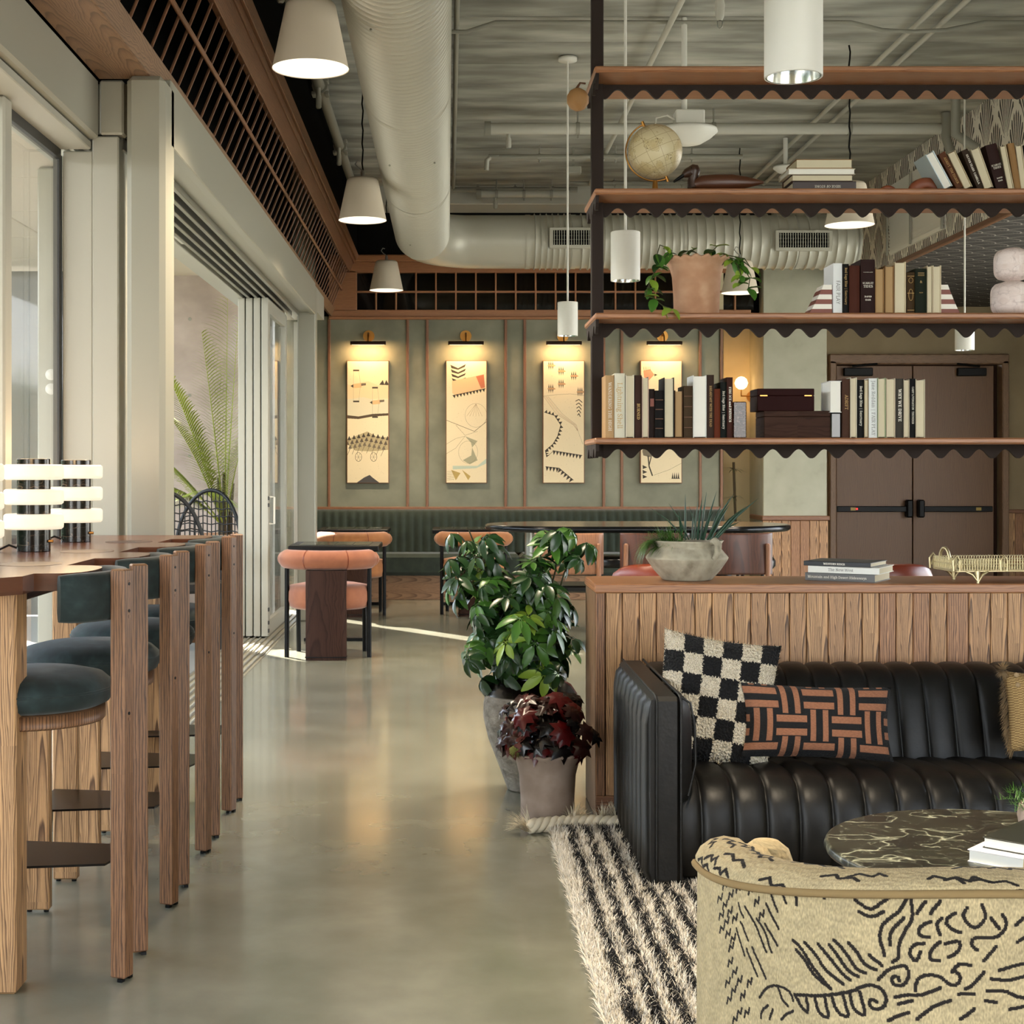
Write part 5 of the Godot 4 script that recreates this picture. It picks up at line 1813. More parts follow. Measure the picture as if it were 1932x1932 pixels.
func wood_chair(at: Vector3, label: String, m):
	var t := thing("wood_chair", label, "chair", at, 0.0, "brown wood chairs at the oval table")
	var rows := []
	for q in [[0.56, 0.0], [0.575, 0.008], [0.70, 0.008], [0.845, 0.008], [0.86, 0.0]]:
		var row := PackedVector3Array()
		for i in 13:
			var x := lerpf(-0.25, 0.25, i / 12.0)
			row.append(Vector3(x, q[0], 0.28 - x * x * 0.8 + q[1]))
		for i in 13:
			var x := lerpf(0.25, -0.25, i / 12.0)
			row.append(Vector3(x, q[0], 0.262 - x * x * 0.8 - q[1]))
		rows.append(row)
	var b := B.new()
	b.grid(rows, true, true)
	part(t, "backrest", b, M.walnut if m == M.walnut else M.oak_red)
	b = B.new()
	b.box(Vector3(0, 0.45, 0.0), Vector3(0.46, 0.05, 0.44), 0.02)
	part(t, "seat", b, M.black_leather)
	for s in [-1.0, 1.0]:
		b = B.new()
		b.tube([Vector3(s * 0.235, 0, 0.25), Vector3(s * 0.215, 0.45, 0.25), Vector3(s * 0.212, 0.775, 0.268), Vector3(s * 0.212, 0.785, 0.268)], [0.014, 0.018, 0.018, 0.01], 10)
		part(t, "leg", b, M.oak_red)
		b = B.new()
		b.tube([Vector3(s * 0.22, 0, -0.2), Vector3(s * 0.2, 0.45, -0.18)], [0.014, 0.018], 10)
		part(t, "leg", b, M.oak_red)
const CF := 5.58
const CB := 6.0
func build_console():
	var x0 := 0.552
	var x1 := 2.7
	var top := 0.89
	var t := thing("console", "long oak console with vertical planks behind the black sofa", "console")
	part(t, "top", span(x0, x1, top - 0.034, top, CF, CB, 0.004, 0), M.oak_shelf)
	var b := B.new()
	b.box(Vector3(x0 + 0.022, 0.43, -(CF + CB) / 2), Vector3(0.036, 0.856, CB - CF - 0.02), 0.003)
	part(t, "end_panel", b, M.oak_wide)
	part(t, "corner_stile", span(x0 + 0.004, x0 + 0.04, 0.09, top - 0.034, CF + 0.004, CF + 0.03, 0.003), M.oak_stool)
	rng.seed = 5
	var pm := [M.oak_plank_a, M.oak_plank_b, M.oak_plank_c, M.oak_plank_a]
	var x := x0 + 0.042
	var mats := []
	while x < x1:
		var w := 0.064 if rng.randf() < 0.75 else 0.082
		b = B.new()
		b.uvo = Vector2(rng.randf() * 0.01, rng.randf() * 3.0)
		b.box(Vector3(x + w / 2, (0.09 + top - 0.034) / 2, -(CF + 0.022)), Vector3(w - 0.0025, top - 0.124, 0.018), 0.003)
		part(t, "plank", b, pm[rng.randi() % 4])
		x += w
	part(t, "carcass", span(x0 + 0.04, x1, 0.0, top - 0.034, CF + 0.032, CB - 0.01), M.dark_oak)
	part(t, "base_rail", span(x0 + 0.006, x1, 0.0, 0.092, CF + 0.006, CF + 0.034, 0.003, 0), M.oak_red)
	# stone bowl
	var D := 5.79
	var bw := thing("stone_bowl", "wide weathered stone bowl with a loop handle on the console", "bowl", Vector3(PX(1296, D), top, -D))
	b = B.new()
	b.lathe([[0.0, 0.0], [0.09, 0.0], [0.097, 0.004], [0.13, 0.04], [0.158, 0.082], [0.160, 0.088], [0.156, 0.094], [0.132, 0.122], [0.127, 0.132], [0.138, 0.148], [0.142, 0.154], [0.136, 0.156], [0.118, 0.135], [0.118, 0.12], [0.0, 0.12]], 48)
	part(bw, "body", b, M.stone_bowl)
	b = B.new()
	b.tube([Vector3(0.075, 0.150, 0.115), Vector3(0.085, 0.158, 0.135), Vector3(0.095, 0.145, 0.15), Vector3(0.093, 0.115, 0.152), Vector3(0.082, 0.09, 0.138)], [0.012, 0.015, 0.014, 0.013, 0.01], 10)
	part(bw, "handle", b, M.stone_bowl)
	b = B.new()
	b.lathe([[0.0, 0.128], [0.12, 0.126]], 24)
	part(bw, "soil", b, M.moss)
	# stacked large books
	var SB := Vector3(PX(1600, 5.80), top, -5.80)
	var y := 0.0
	var specs := [[0.27, 0.225, 0.030, Color(0.36, 0.36, 0.36), "grey hardback, bottom of the stack on the console", "Mountain and High Desert Hideaways", 0.0], [0.275, 0.225, 0.026, Color(0.86, 0.86, 0.83), "white hardback, middle of the stack on the console", "The New West", 0.012], [0.262, 0.215, 0.018, Color(0.13, 0.14, 0.16), "dark slim hardback, top of the stack on the console", "WESTERN RIDER", -0.01]]
	for s in specs:
		var bk := flat_book(s[0], s[1], s[2], s[3], SB + Vector3(s[6], y, 0), -0.55 + s[6] * 2.0, s[4], "books stacked on the console")
		word(bk, s[5], s[2] * (0.42 if s[6] == 0.0 else 0.55), Vector3(-0.01, s[2] * 0.5, s[1] / 2 + 0.0012), Vector3.ZERO, M.ink_white if s[6] != 0.012 else M.ink_grey, s[6] == -0.01, true)
		y += s[2] + 0.0005
	# gallery tray
	var tr := thing("gallery_tray", "brass tray with pierced gallery and scrolled feet on the console", "tray", Vector3(PX(1862, 5.72) + 0.12, top, -5.74), 0.12)
	var hw := 0.29
	var hd := 0.10
	part(tr, "tray_floor", bx(Vector3(0, 0.045, 0), Vector3(hw * 2, 0.006, hd * 2), 0.002), M.pale_brass)
	for side in [[0, 1], [0, -1], [1, 0], [-1, 0]]:
		b = B.new()
		var ln := hw if side[0] == 0 else hd
		var n := int(ln * 2 / 0.0105)
		var dirv := Vector3(1, 0, 0) if side[0] == 0 else Vector3(0, 0, 1)
		var o := Vector3(side[0] * hw, 0, side[1] * hd)
		for k in n + 1:
			var p: Vector3 = o + dirv * lerpf(-ln, ln, float(k) / n)
			b.tube([p + Vector3(0, 0.048, 0), p + Vector3(0, 0.086, 0)], 0.0021, 5, false)
			if k < n:
				var arc := []
				for i in 7:
					var a := PI * i / 6.0
					arc.append(p + dirv * (ln / n) * (1.0 - cos(a)) + Vector3(0, 0.086 + sin(a) * 0.008, 0))
				b.tube(arc, 0.0018, 4, false)
		for yy in [0.050, 0.072]: b.tube([o - dirv * ln + Vector3(0, yy, 0), o + dirv * ln + Vector3(0, yy, 0)], 0.0026, 5)
		part(tr, "gallery", b, M.pale_brass)
	for q in [[-hw, hd], [-hw, -hd], [hw, hd], [hw, -hd], [-hw * 0.35, hd], [hw * 0.35, hd]]:
		b = B.new()
		b.tube([Vector3(q[0] - 0.012, 0.046, q[1]), Vector3(q[0] - 0.014, 0.085, q[1]), Vector3(q[0], 0.105, q[1]), Vector3(q[0] + 0.014, 0.085, q[1]), Vector3(q[0] + 0.012, 0.046, q[1])], 0.004, 6)
		b.tube([Vector3(q[0] - 0.007, 0.06, q[1]), Vector3(q[0], 0.09, q[1]), Vector3(q[0] + 0.007, 0.06, q[1])], 0.003, 5)
		part(tr, "crest", b, M.pale_brass)
	for q in [[-hw * 0.72, hd], [hw * 0.72, hd], [-hw * 0.72, -hd], [hw * 0.72, -hd]]:
		b = B.new()
		b.tube([Vector3(q[0] - 0.045, 0.044, q[1]), Vector3(q[0] - 0.02, 0.032, q[1] + 0.004), Vector3(q[0], 0.005, q[1] + 0.008), Vector3(q[0] + 0.02, 0.032, q[1] + 0.004), Vector3(q[0] + 0.045, 0.044, q[1])], [0.004, 0.006, 0.005, 0.006, 0.004], 7)
		b.tube([Vector3(q[0], 0.044, q[1]), Vector3(q[0], 0.0, q[1] + 0.008)], [0.012, 0.005], 7)
		part(tr, "foot", b, M.pale_brass)
	# arched handle on the left end
	b = B.new()
	var arch := []
	for i in 13:
		var a := PI * i / 12.0
		arch.append(Vector3(-hw, 0.085 + sin(a) * 0.045, cos(a) * 0.04))
	b.tube(arch, 0.006, 7)
	part(tr, "handle", b, M.pale_brass)

# a closed book lying flat: w along x, d along z, spine toward +Z
func flat_book(w: float, d: float, h: float, col: Color, at: Vector3, turn: float, label: String, group: String, pages := "page") -> Node3D:
	var t := thing("book", label, "book", at, turn, group)
	var m := StandardMaterial3D.new()
	m.albedo_color = col
	m.roughness = 0.45
	var b := B.new()
	var c := 0.0025
	b.box(Vector3(0, c / 2, 0), Vector3(w, c, d), 0.0005)
	b.box(Vector3(0, h - c / 2, 0), Vector3(w, c, d), 0.0005)
	b.box(Vector3(0, h / 2, d / 2 - c / 2), Vector3(w, h, c), 0.0008)
	part(t, "cover", b, m)
	part(t, "pages", bx(Vector3(0, h / 2, -0.002), Vector3(w - 0.008, h - 2 * c, d - 0.008), 0.0004), M[pages])
	return t

# a standing book: face "spine" or "pages" toward the camera
func stand_book(x0: float, x1: float, base: float, h: float, front: float, spine: bool, col: Color, label: String, group: String, pages := "page", lean := 0.0, depth := 0.145) -> Node3D:
	var w := x1 - x0
	var t := thing("book", label, "book", Vector3(x0 if lean > 0.0 else (x0 + x1) / 2, base, -front), 0.0, group)
	var m := StandardMaterial3D.new()
	m.albedo_color = col
	m.roughness = 0.6
	m.metallic_specular = 0.25
	var c: float = min(0.003, w * 0.12)
	var off := w / 2 if lean > 0.0 else 0.0
	var b := B.new()
	var hold := Node3D.new()
	for s in [-1.0, 1.0]:
		b.box(Vector3(off + s * (w / 2 - c / 2), h / 2, -depth / 2), Vector3(c, h, depth), 0.0005)
	if spine:
		# gently rounded spine
		var rows := []
		for y in [0.0005, h - 0.0005]:
			var row := PackedVector3Array()
			for i in 9:
				var a := lerpf(-1.0, 1.0, i / 8.0)
				row.append(Vector3(off + a * (w / 2), y, 0.004 * (1.0 - a * a)))
			rows.append(row)
		b.grid(rows)
		b.face([rows[1][0], rows[1][4], rows[1][8]], Vector3.UP)
	else:
		b.box(Vector3(off, h / 2, -depth + c / 2), Vector3(w, h, c))
	part(t, "cover", b, m)
	part(t, "pages", bx(Vector3(off, h / 2, -depth / 2 - (0.0 if spine else 0.001)), Vector3(w - 2 * c, h - 0.008, depth - 0.008), 0.0004), M[pages])
	hold.free()
	if lean != 0.0: t.rotation.z = lean
	return t
const SF := 5.63
const SM := 5.83
const SB2 := 6.05
func sx(u) -> float: return PX(u, 5.67)
func spine_text(bk: Node3D, text: String, w: float, h: float, m, frac := 0.55, at := 0.5, bold := false, serif := true, off := 0.0):
	word(bk, text, w * frac, Vector3(off, h * at, 0.0046), Vector3(0, 0, -PI / 2), m, bold, serif)

func build_shelf():
	var tops := [PY(124, SF), PY(355, SF), PY(590, SF), PY(826, SF)]
	var x0 := 0.557
	var x1 := 2.66
	var t := thing("hanging_shelf", "oak shelving on brown posts hung from the ceiling with wavy aprons", "shelf")
	for px in [0.586, 2.5]:
		part(t, "post", bx(Vector3(px, (tops[3] - 0.07 + CEIL) / 2, -SM), Vector3(0.047, CEIL - tops[3] + 0.07, 0.045), 0.003), M.brown_steel)
	var lam := 0.1014
	for k in 4:
		var b := B.new()
		b.uvo = Vector2(k * 0.31, k * 0.7)
		b.box(Vector3((x0 + x1) / 2, tops[k] - 0.0115, -(SF + SB2) / 2), Vector3(x1 - x0, 0.023, SB2 - SF), 0.006, 0)
		var sh := part(t, "shelf_board", b, M.oak_shelf)
		# wavy apron under the middle of the board, one more across its end
		var wave := func(l: float) -> PackedVector2Array:
			var p := PackedVector2Array([Vector2(0, 0)])
			var n := int(l / lam * 16)
			for i in n + 1:
				var xx := l * i / n
				var w := 0.5 + 0.5 * cos(TAU * (xx / lam - 0.30))
				p.append(Vector2(xx, -0.018 - 0.036 * pow(w, 1.15)))
			p.append(Vector2(l, 0))
			p.reverse()
			return p
		b = B.new()
		b.xf = Transform3D(Basis.IDENTITY, Vector3(x0 + 0.03, tops[k] - 0.0225, -SM))
		b.prism(wave.call(x1 - x0 - 0.06), -0.009, 0.009)
		part(sh, "wavy_apron", b, M.brown_steel)
		b = B.new()
		b.xf = Transform3D(Basis(Vector3.UP, PI / 2), Vector3(x0 + 0.012, tops[k] - 0.0225, -SF - 0.02))
		b.prism(wave.call(SB2 - SF - 0.04), -0.006, 0.006)
		part(sh, "end_apron", b, M.brown_steel)
	lower_books(tops[3])
	third_shelf(tops[2])
	second_shelf(tops[1])
	# dried pod by the post
	var g := thing("dried_pod", "round ribbed dried pod hanging beside the shelf post", "ornament", P(1090, 188, 5.72))
	var b := B.new()
	b.lathe([[0.0, -0.043], [0.018, -0.041], [0.036, -0.024], [0.043, 0.0], [0.037, 0.024], [0.02, 0.04], [0.006, 0.044]], 36, Vector3.ZERO, func(a, q): return [1.0 + 0.035 * cos(a * 9.0), 0.0])
	part(g, "pod", b, M.gourd)
	b = B.new()
	b.tube([Vector3(0.004, 0.04, 0), Vector3(0.025, 0.06, 0), Vector3(0.045, 0.055, -0.01)], [0.006, 0.004, 0.004], 7)
	part(g, "stem", b, M.gourd_dark)
	g.rotation.z = 0.25

func lower_books(base: float):
	var pw := func(u0, u1): return [sx(1142 + (u0 - 1026) * 0.2847), sx(1142 + (u1 - 1026) * 0.2847)]
	var hh := func(v): return (1490.0 - v) / 3.513 * 5.67 / F
	var G := "books on the lowest shelf beside the post"
	var tan := Color(0.60, 0.49, 0.34)
	var L := [
		[1026, 1082, 1075, true, Color(0.68, 0.55, 0.39), "tan spined book against the post on the lowest shelf", "page"],
		[1085, 1153, 1062, true, Color(0.82, 0.80, 0.72), "off-white book lettered Lightning Shell, second from the post", "page"],
		[1158, 1215, 1072, false, Color(0.85, 0.82, 0.74), "cream book turned pages out, beside the dark BURNED spine", "page"],
		[1220, 1265, 1075, true, Color(0.21, 0.13, 0.10), "dark brown book lettered BURNED on the lowest shelf", "page"],
		[1267, 1312, 1085, false, Color(0.74, 0.64, 0.58), "pinkish book turned pages out, right after the BURNED book", "page"],
		[1315, 1350, 1165, true, Color(0.11, 0.06, 0.045), "short black brown book with red label on the lowest shelf", "page"],
		[1352, 1409, 1175, true, Color(0.055, 0.045, 0.04), "short black book without lettering on the lowest shelf", "page_old"],
		[1412, 1480, 1090, false, Color(0.10, 0.12, 0.11), "thick cream block of pages in dark covers on the lowest shelf", "page"],
		[1483, 1537, 1175, false, Color(0.30, 0.20, 0.12), "short book with browned pages out on the lowest shelf", "page_old"],
		[1543, 1602, 1145, true, Color(0.24, 0.18, 0.11), "old olive brown cloth book on the lowest shelf", "page_old"],
		[1605, 1694, 1075, false, Color(0.85, 0.85, 0.82), "thickest white book turned pages out on the lowest shelf", "page_white"],
		[1697, 1743, 1072, true, Color(0.20, 0.14, 0.11), "dark brown book with tall title after the thickest white book", "page"],
		[1745, 1784, 1165, true, Color(0.35, 0.15, 0.07), "short orange brown book near the marble bookend", "page_old"],
		[1786, 1826, 1120, true, Color(0.05, 0.065, 0.055), "black green book lettered Sanctuary near the marble bookend", "page"],
		[1829, 1867, 1088, true, Color(0.22, 0.10, 0.07), "brown book lettered FIRE ICE and PHYSICS against the marble bookend", "page"]]
	var words := {1: ["Lightning Shell", M.ink_gold, 0.62, 0.5], 3: ["BURNED", M.ink_gold, 0.55, 0.42], 11: ["BREAKFAST WITH THE DEAD", M.ink_gold, 0.42, 0.5], 13: ["Red Sage Blue | Sanctuary", M.ink_white, 0.5, 0.5], 14: ["FIRE ICE and PHYSICS", M.ink_white, 0.55, 0.55], 0: ["WANDERING THE HIGH", M.ink_white, 0.5, 0.5]}
	for i in L.size():
		var q = L[i]
		var xs = pw.call(q[0], q[1])
		var h: float = hh.call(q[2])
		var bk := stand_book(xs[0], xs[1], base, h, 5.66, q[3], q[4], q[5], G, q[6])
		if words.has(i):
			spine_text(bk, words[i][0], xs[1] - xs[0], h, words[i][1], words[i][2], words[i][3], i == 3 or i == 14)
		if i == 5:
			part(bk, "spine_label", bx(Vector3(0, h * 0.72, 0.004), Vector3(0.014, 0.03, 0.003)), M.stripe_red)
		if i == 6 or i == 9:
			for k in 4: part(bk, "spine_band", bx(Vector3(0, h * (0.2 + 0.2 * k), 0.003), Vector3(xs[1] - xs[0] - 0.004, 0.003, 0.004)), M.gourd_dark)
	var x16: float = sx(1383)
	var x17: float = sx(1408)
	var mb := single("marble_bookend", bx(Vector3((x16 + x17) / 2, base + (PY(758, 5.7) - PY(826, 5.7)) / 2, -5.72), Vector3(x17 - x16, PY(758, 5.7) - PY(826, 5.7), 0.11), 0.003), M.red_marble, "veined maroon marble bookend after the FIRE ICE book", "bookend")
	# two wooden boxes
	var wb := thing("wooden_box", "brown grained wooden box under a smaller maroon box", "box", Vector3(sx(1506), base, -5.76))
	part(wb, "body", bx(Vector3(0, 0.041, 0), Vector3(sx(1569) - sx(1443), 0.082, 0.16), 0.002, 0), M.dark_oak)
	part(wb, "lid", bx(Vector3(0, 0.0935, 0), Vector3(sx(1569) - sx(1443), 0.0215, 0.16), 0.002, 0), M.dark_oak)
	var mx := thing("maroon_box", "small glossy maroon box on top of the brown box", "box", Vector3(sx(1485), base + 0.1045, -5.76))
	part(mx, "body", bx(Vector3(0, 0.029, 0), Vector3(sx(1541) - sx(1433), 0.058, 0.14), 0.002, 0), M.maroon_wood)
	part(mx, "lid", bx(Vector3(0, 0.072, 0), Vector3(sx(1541) - sx(1433), 0.027, 0.14), 0.002, 0), M.maroon_wood)
	for s in [-1.0, 1.0]: part(mx, "hinge", bx(Vector3(s * 0.085, 0.0585, 0.0705), Vector3(0.028, 0.004, 0.002)), M.brass)
	# right row
	var cw := func(u): return sx(1382 + u / 3.513)
	var ch := func(v): return (1503.0 - v) / 3.513 * 5.67 / F
	var bl := single("black_bookend", bx(Vector3((cw.call(652) + cw.call(720)) / 2, base + ch.call(1336) / 2, -5.72), Vector3(cw.call(720) - cw.call(652), ch.call(1336), 0.10), 0.004), std("lacquer", Color(0.02, 0.022, 0.028), 0.12), "glossy black lacquer bookend block under a white book", "bookend")
	var wbk := flat_book(cw.call(722) - cw.call(642), 0.13, ch.call(1125) - ch.call(1334), Color(0.9, 0.9, 0.88), Vector3((cw.call(642) + cw.call(722)) / 2, base + ch.call(1334), -5.73), PI, "white book lying on the black lacquer bookend", "books on the lowest shelf beside the boxes", "page_white")
	G = "books on the lowest shelf beside the boxes"
	var R := [
		[724, 773, 1110, true, Color(0.26, 0.17, 0.125), "brown book lettered ADRIFT next to the black bookend", "page"],
		[776, 820, 1103, false, Color(0.80, 0.77, 0.68), "cream book pages out between ADRIFT and Sanctuary", "page"],
		[824, 866, 1118, true, Color(0.05, 0.05, 0.045), "black book lettered Sanctuary in the row beside the boxes", "page"],
		[869, 896, 1115, false, Color(0.66, 0.58, 0.46), "thin cream book pages out before FAIR PLAY", "page"],
		[899, 953, 1108, true, Color(0.85, 0.86, 0.85), "white book lettered FAIR PLAY in the row beside the boxes", "page_white"],
		[957, 1011, 1105, false, Color(0.62, 0.66, 0.52), "pale green edged book pages out after FAIR PLAY", "page"],
		[1015, 1074, 1108, false, Color(0.78, 0.72, 0.62), "cream book pages out before WHY WE DRIVE", "page"],
		[1077, 1126, 1110, true, Color(0.22, 0.205, 0.18), "grey brown book lettered WHY WE DRIVE", "page"],
		[1129, 1168, 1115, false, Color(0.72, 0.67, 0.58), "thin cream book pages out after WHY WE DRIVE", "page"],
		[1171, 1205, 1110, true, Color(0.045, 0.045, 0.045), "thin black book with white title near the row end", "page"],
		[1209, 1271, 1115, false, Color(0.76, 0.72, 0.62), "cream book pages out at the free end of the row", "page"]]
	words = {0: ["ADRIFT", M.ink_gold, 0.55, 0.6], 2: ["Red Sage Blue | Sanctuary", M.ink_white, 0.5, 0.55], 4: ["Jane Reddan | FAIR PLAY", M.ink_grey, 0.55, 0.5], 7: ["WHY WE DRIVE", M.ink_white, 0.55, 0.55], 9: ["GARY LIVINGSTON  THUNDER", M.ink_white, 0.5, 0.55]}
	for i in R.size():
		var q = R[i]
		var a: float = cw.call(q[0])
		var c: float = cw.call(q[1])
		var h: float = ch.call(q[2])
		var bk := stand_book(a, c, base, h, 5.66, q[3], q[4], q[5], G, q[6])
		if words.has(i): spine_text(bk, words[i][0], c - a, h, words[i][1], words[i][2], words[i][3], i == 7)

func third_shelf(base: float):
	var cw := func(u): return sx(1382 + u / 3.513)
	var ch := func(v): return (663.0 - v) / 3.513 * 5.67 / F
	var G := "books on the shelf between striped bookends"
	var L := [
		[664, 722, 330, true, Color(0.86, 0.87, 0.87), "white book lettered FAIR PLAY against the striped bookend", "page_white"],
		[726, 765, 335, true, Color(0.06, 0.055, 0.05), "black book lettered Sanctuary between striped bookends", "page"],
		[769, 838, 345, true, Color(0.26, 0.12, 0.075), "plain red brown book before Scarlet Tides upright", "page"],
		[845, 938, 305, true, Color(0.155, 0.08, 0.07), "tallest dark book lettered SCARLET TIDES standing upright", "page"],
		[942, 1000, 362, false, Color(0.58, 0.44, 0.28), "tan paged short book after Scarlet Tides upright", "page_old"],
		[1005, 1066, 345, false, Color(0.50, 0.37, 0.23), "brown paged book between tan and cream ones", "page_old"],
		[1070, 1144, 320, false, Color(0.78, 0.72, 0.60), "thick cream book pages out before the ornate spine", "page"],
		[1148, 1201, 390, true, Color(0.22, 0.155, 0.075), "small ornate gilt brown book between striped bookends", "page_old"],
		[1205, 1280, 365, true, Color(0.085, 0.105, 0.06), "dark green cloth book with gilt emblem", "page_old"],
		[1284, 1320, 345, false, Color(0.72, 0.67, 0.56), "thin cream book after the green cloth book", "page"],
		[1323, 1378, 345, false, Color(0.80, 0.74, 0.63), "cream book pages out against the far striped bookend", "page"]]
	for i in L.size():
		var q = L[i]
		var a: float = cw.call(q[0])
		var c: float = cw.call(q[1])
		var h: float = ch.call(q[2])
		var bk := stand_book(a, c, base, h, 5.66, q[3], q[4], q[5], G, q[6])
		if i == 0: spine_text(bk, "FAIR PLAY", c - a, h, M.ink_grey, 0.6, 0.42, false, false)
		if i == 1: spine_text(bk, "Red Sage Blue | Sanctuary", c - a, h, M.ink_gold, 0.5, 0.55)
		if i == 3:
			word(bk, "SCARLET", 0.0095, Vector3(0, h * 0.56, 0.0046), Vector3.ZERO, M.ink_white, false, true)
			word(bk, "TIDES", 0.0125, Vector3(0, h * 0.50, 0.0046), Vector3.ZERO, M.ink_white, false, true)
			word(bk, "DAVID", 0.008, Vector3(0, h * 0.31, 0.0046), Vector3.ZERO, M.ink_white, true, true)
			word(bk, "HAIR", 0.008, Vector3(0, h * 0.25, 0.0046), Vector3.ZERO, M.ink_white, true, true)
			word(bk, "THE MOONTIDE QUARTET", 0.003, Vector3(0, h * 0.76, 0.0046), Vector3.ZERO, M.ink_white)
		if i == 7:
			for r in [0.80, 0.45]:
				var b := B.new()
				var pts := []
				for k in 17: pts.append(Vector3(cos(TAU * k / 16.0) * 0.008, h * r + sin(TAU * k / 16.0) * (0.01 if r > 0.6 else 0.022), 0.0045))
				b.tube(pts, 0.0008, 4, false)
				part(bk, "gilt_ornament", b, M.ink_gold)
			for k in 3: part(bk, "gilt_band", bx(Vector3(0, h * (0.08 + 0.42 * k * 0.98), 0.004), Vector3(0.026, 0.0015, 0.002)), M.ink_gold)
		if i == 8:
			word(bk, "&", 0.012, Vector3(0, h * 0.70, 0.0046), Vector3.ZERO, M.ink_gold, false, true)
			for k in 3: part(bk, "gilt_band", bx(Vector3(0, h * (0.84 + 0.03 * k), 0.004), Vector3(0.024, 0.0012, 0.003)), M.ink_gold)
			word(bk, "BLISS", 0.005, Vector3(0, h * 0.46, 0.0046), Vector3.ZERO, M.ink_gold, false, true)
	# striped stone bookends
	for s in [[505, 660, -1.0, "striped red and white stone bookend beside FAIR PLAY"], [1380, 1512, 1.0, "striped red and white stone bookend at the cream end"]]:
		var a: float = cw.call(s[0])
		var c: float = cw.call(s[1])
		var H: float = ch.call(470)
		var t := thing("striped_bookend", s[3], "bookend", Vector3((a + c) / 2, base, -5.72), 0.0, "striped bookends")
		var w := c - a
		var n := 6
		for k in n:
			var f0 := float(k) / n
			var f1 := float(k + 1) / n
			var in0: float = w * 0.64 * pow(f0, 0.85)
			var in1: float = w * 0.64 * pow(f1, 0.85)
			var p := PackedVector2Array()
			if s[2] < 0: p = PackedVector2Array([Vector2(-w / 2 + in0, f0 * H), Vector2(w / 2, f0 * H), Vector2(w / 2, f1 * H), Vector2(-w / 2 + in1, f1 * H)])
			else: p = PackedVector2Array([Vector2(-w / 2, f0 * H), Vector2(w / 2 - in0, f0 * H), Vector2(w / 2 - in1, f1 * H), Vector2(-w / 2, f1 * H)])
			var b := B.new()
			b.prism(p, -0.05, 0.05)
			part(t, "stone_stripe", b, M.stripe_red if k % 2 == 0 else M.stripe_white)
	# pale stacked stone sculpture
	var sc := thing("stone_sculpture", "pale marbled sculpture of two stacked rounded stones", "sculpture", Vector3(sx(1931), base, -5.78))
	for q in [[0.0, 0.138, 0.082, "lower_stone"], [0.1375, 0.13, 0.07, "upper_stone"]]:
		var b := B.new()
		var rows := []
		for i in 13:
			var f := i / 12.0
			var r: float = q[2] * pow(max(0.0, 1.0 - pow(abs(f * 2 - 1), 4.0)), 0.35)
			if i == 0 or i == 12: r = q[2] * 0.3
			rows.append([r, q[0] + f * q[1]])
		b.lathe(rows, 36)
		part(sc, q[3], b, M.white_stone)
	# scalloped terracotta pot
	var D := 5.75
	var pt := thing("terracotta_pot", "terracotta pot with frilled rim on the third shelf", "pot", Vector3(PX(1314, D), base, -D))
	var b2 := B.new()
	b2.lathe([[0.0, 0.0], [0.085, 0.0], [0.087, 0.004], [0.089, 0.08], [0.094, 0.15], [0.104, 0.19], [0.116, 0.206], [0.124, 0.214], [0.122, 0.222], [0.112, 0.216], [0.092, 0.19], [0.0, 0.185]], 96, Vector3.ZERO, func(a, q): return [1.0 + (0.045 * cos(a * 18.0) if q[1] > 0.2 else 0.0), (0.004 * cos(a * 18.0) if q[1] > 0.2 else 0.0)])
	part(pt, "pot", b2, M.terracotta)
	b2 = B.new()
	b2.lathe([[0.0, 0.198], [0.095, 0.196]], 24)
	part(pt, "soil", b2, M.soil)

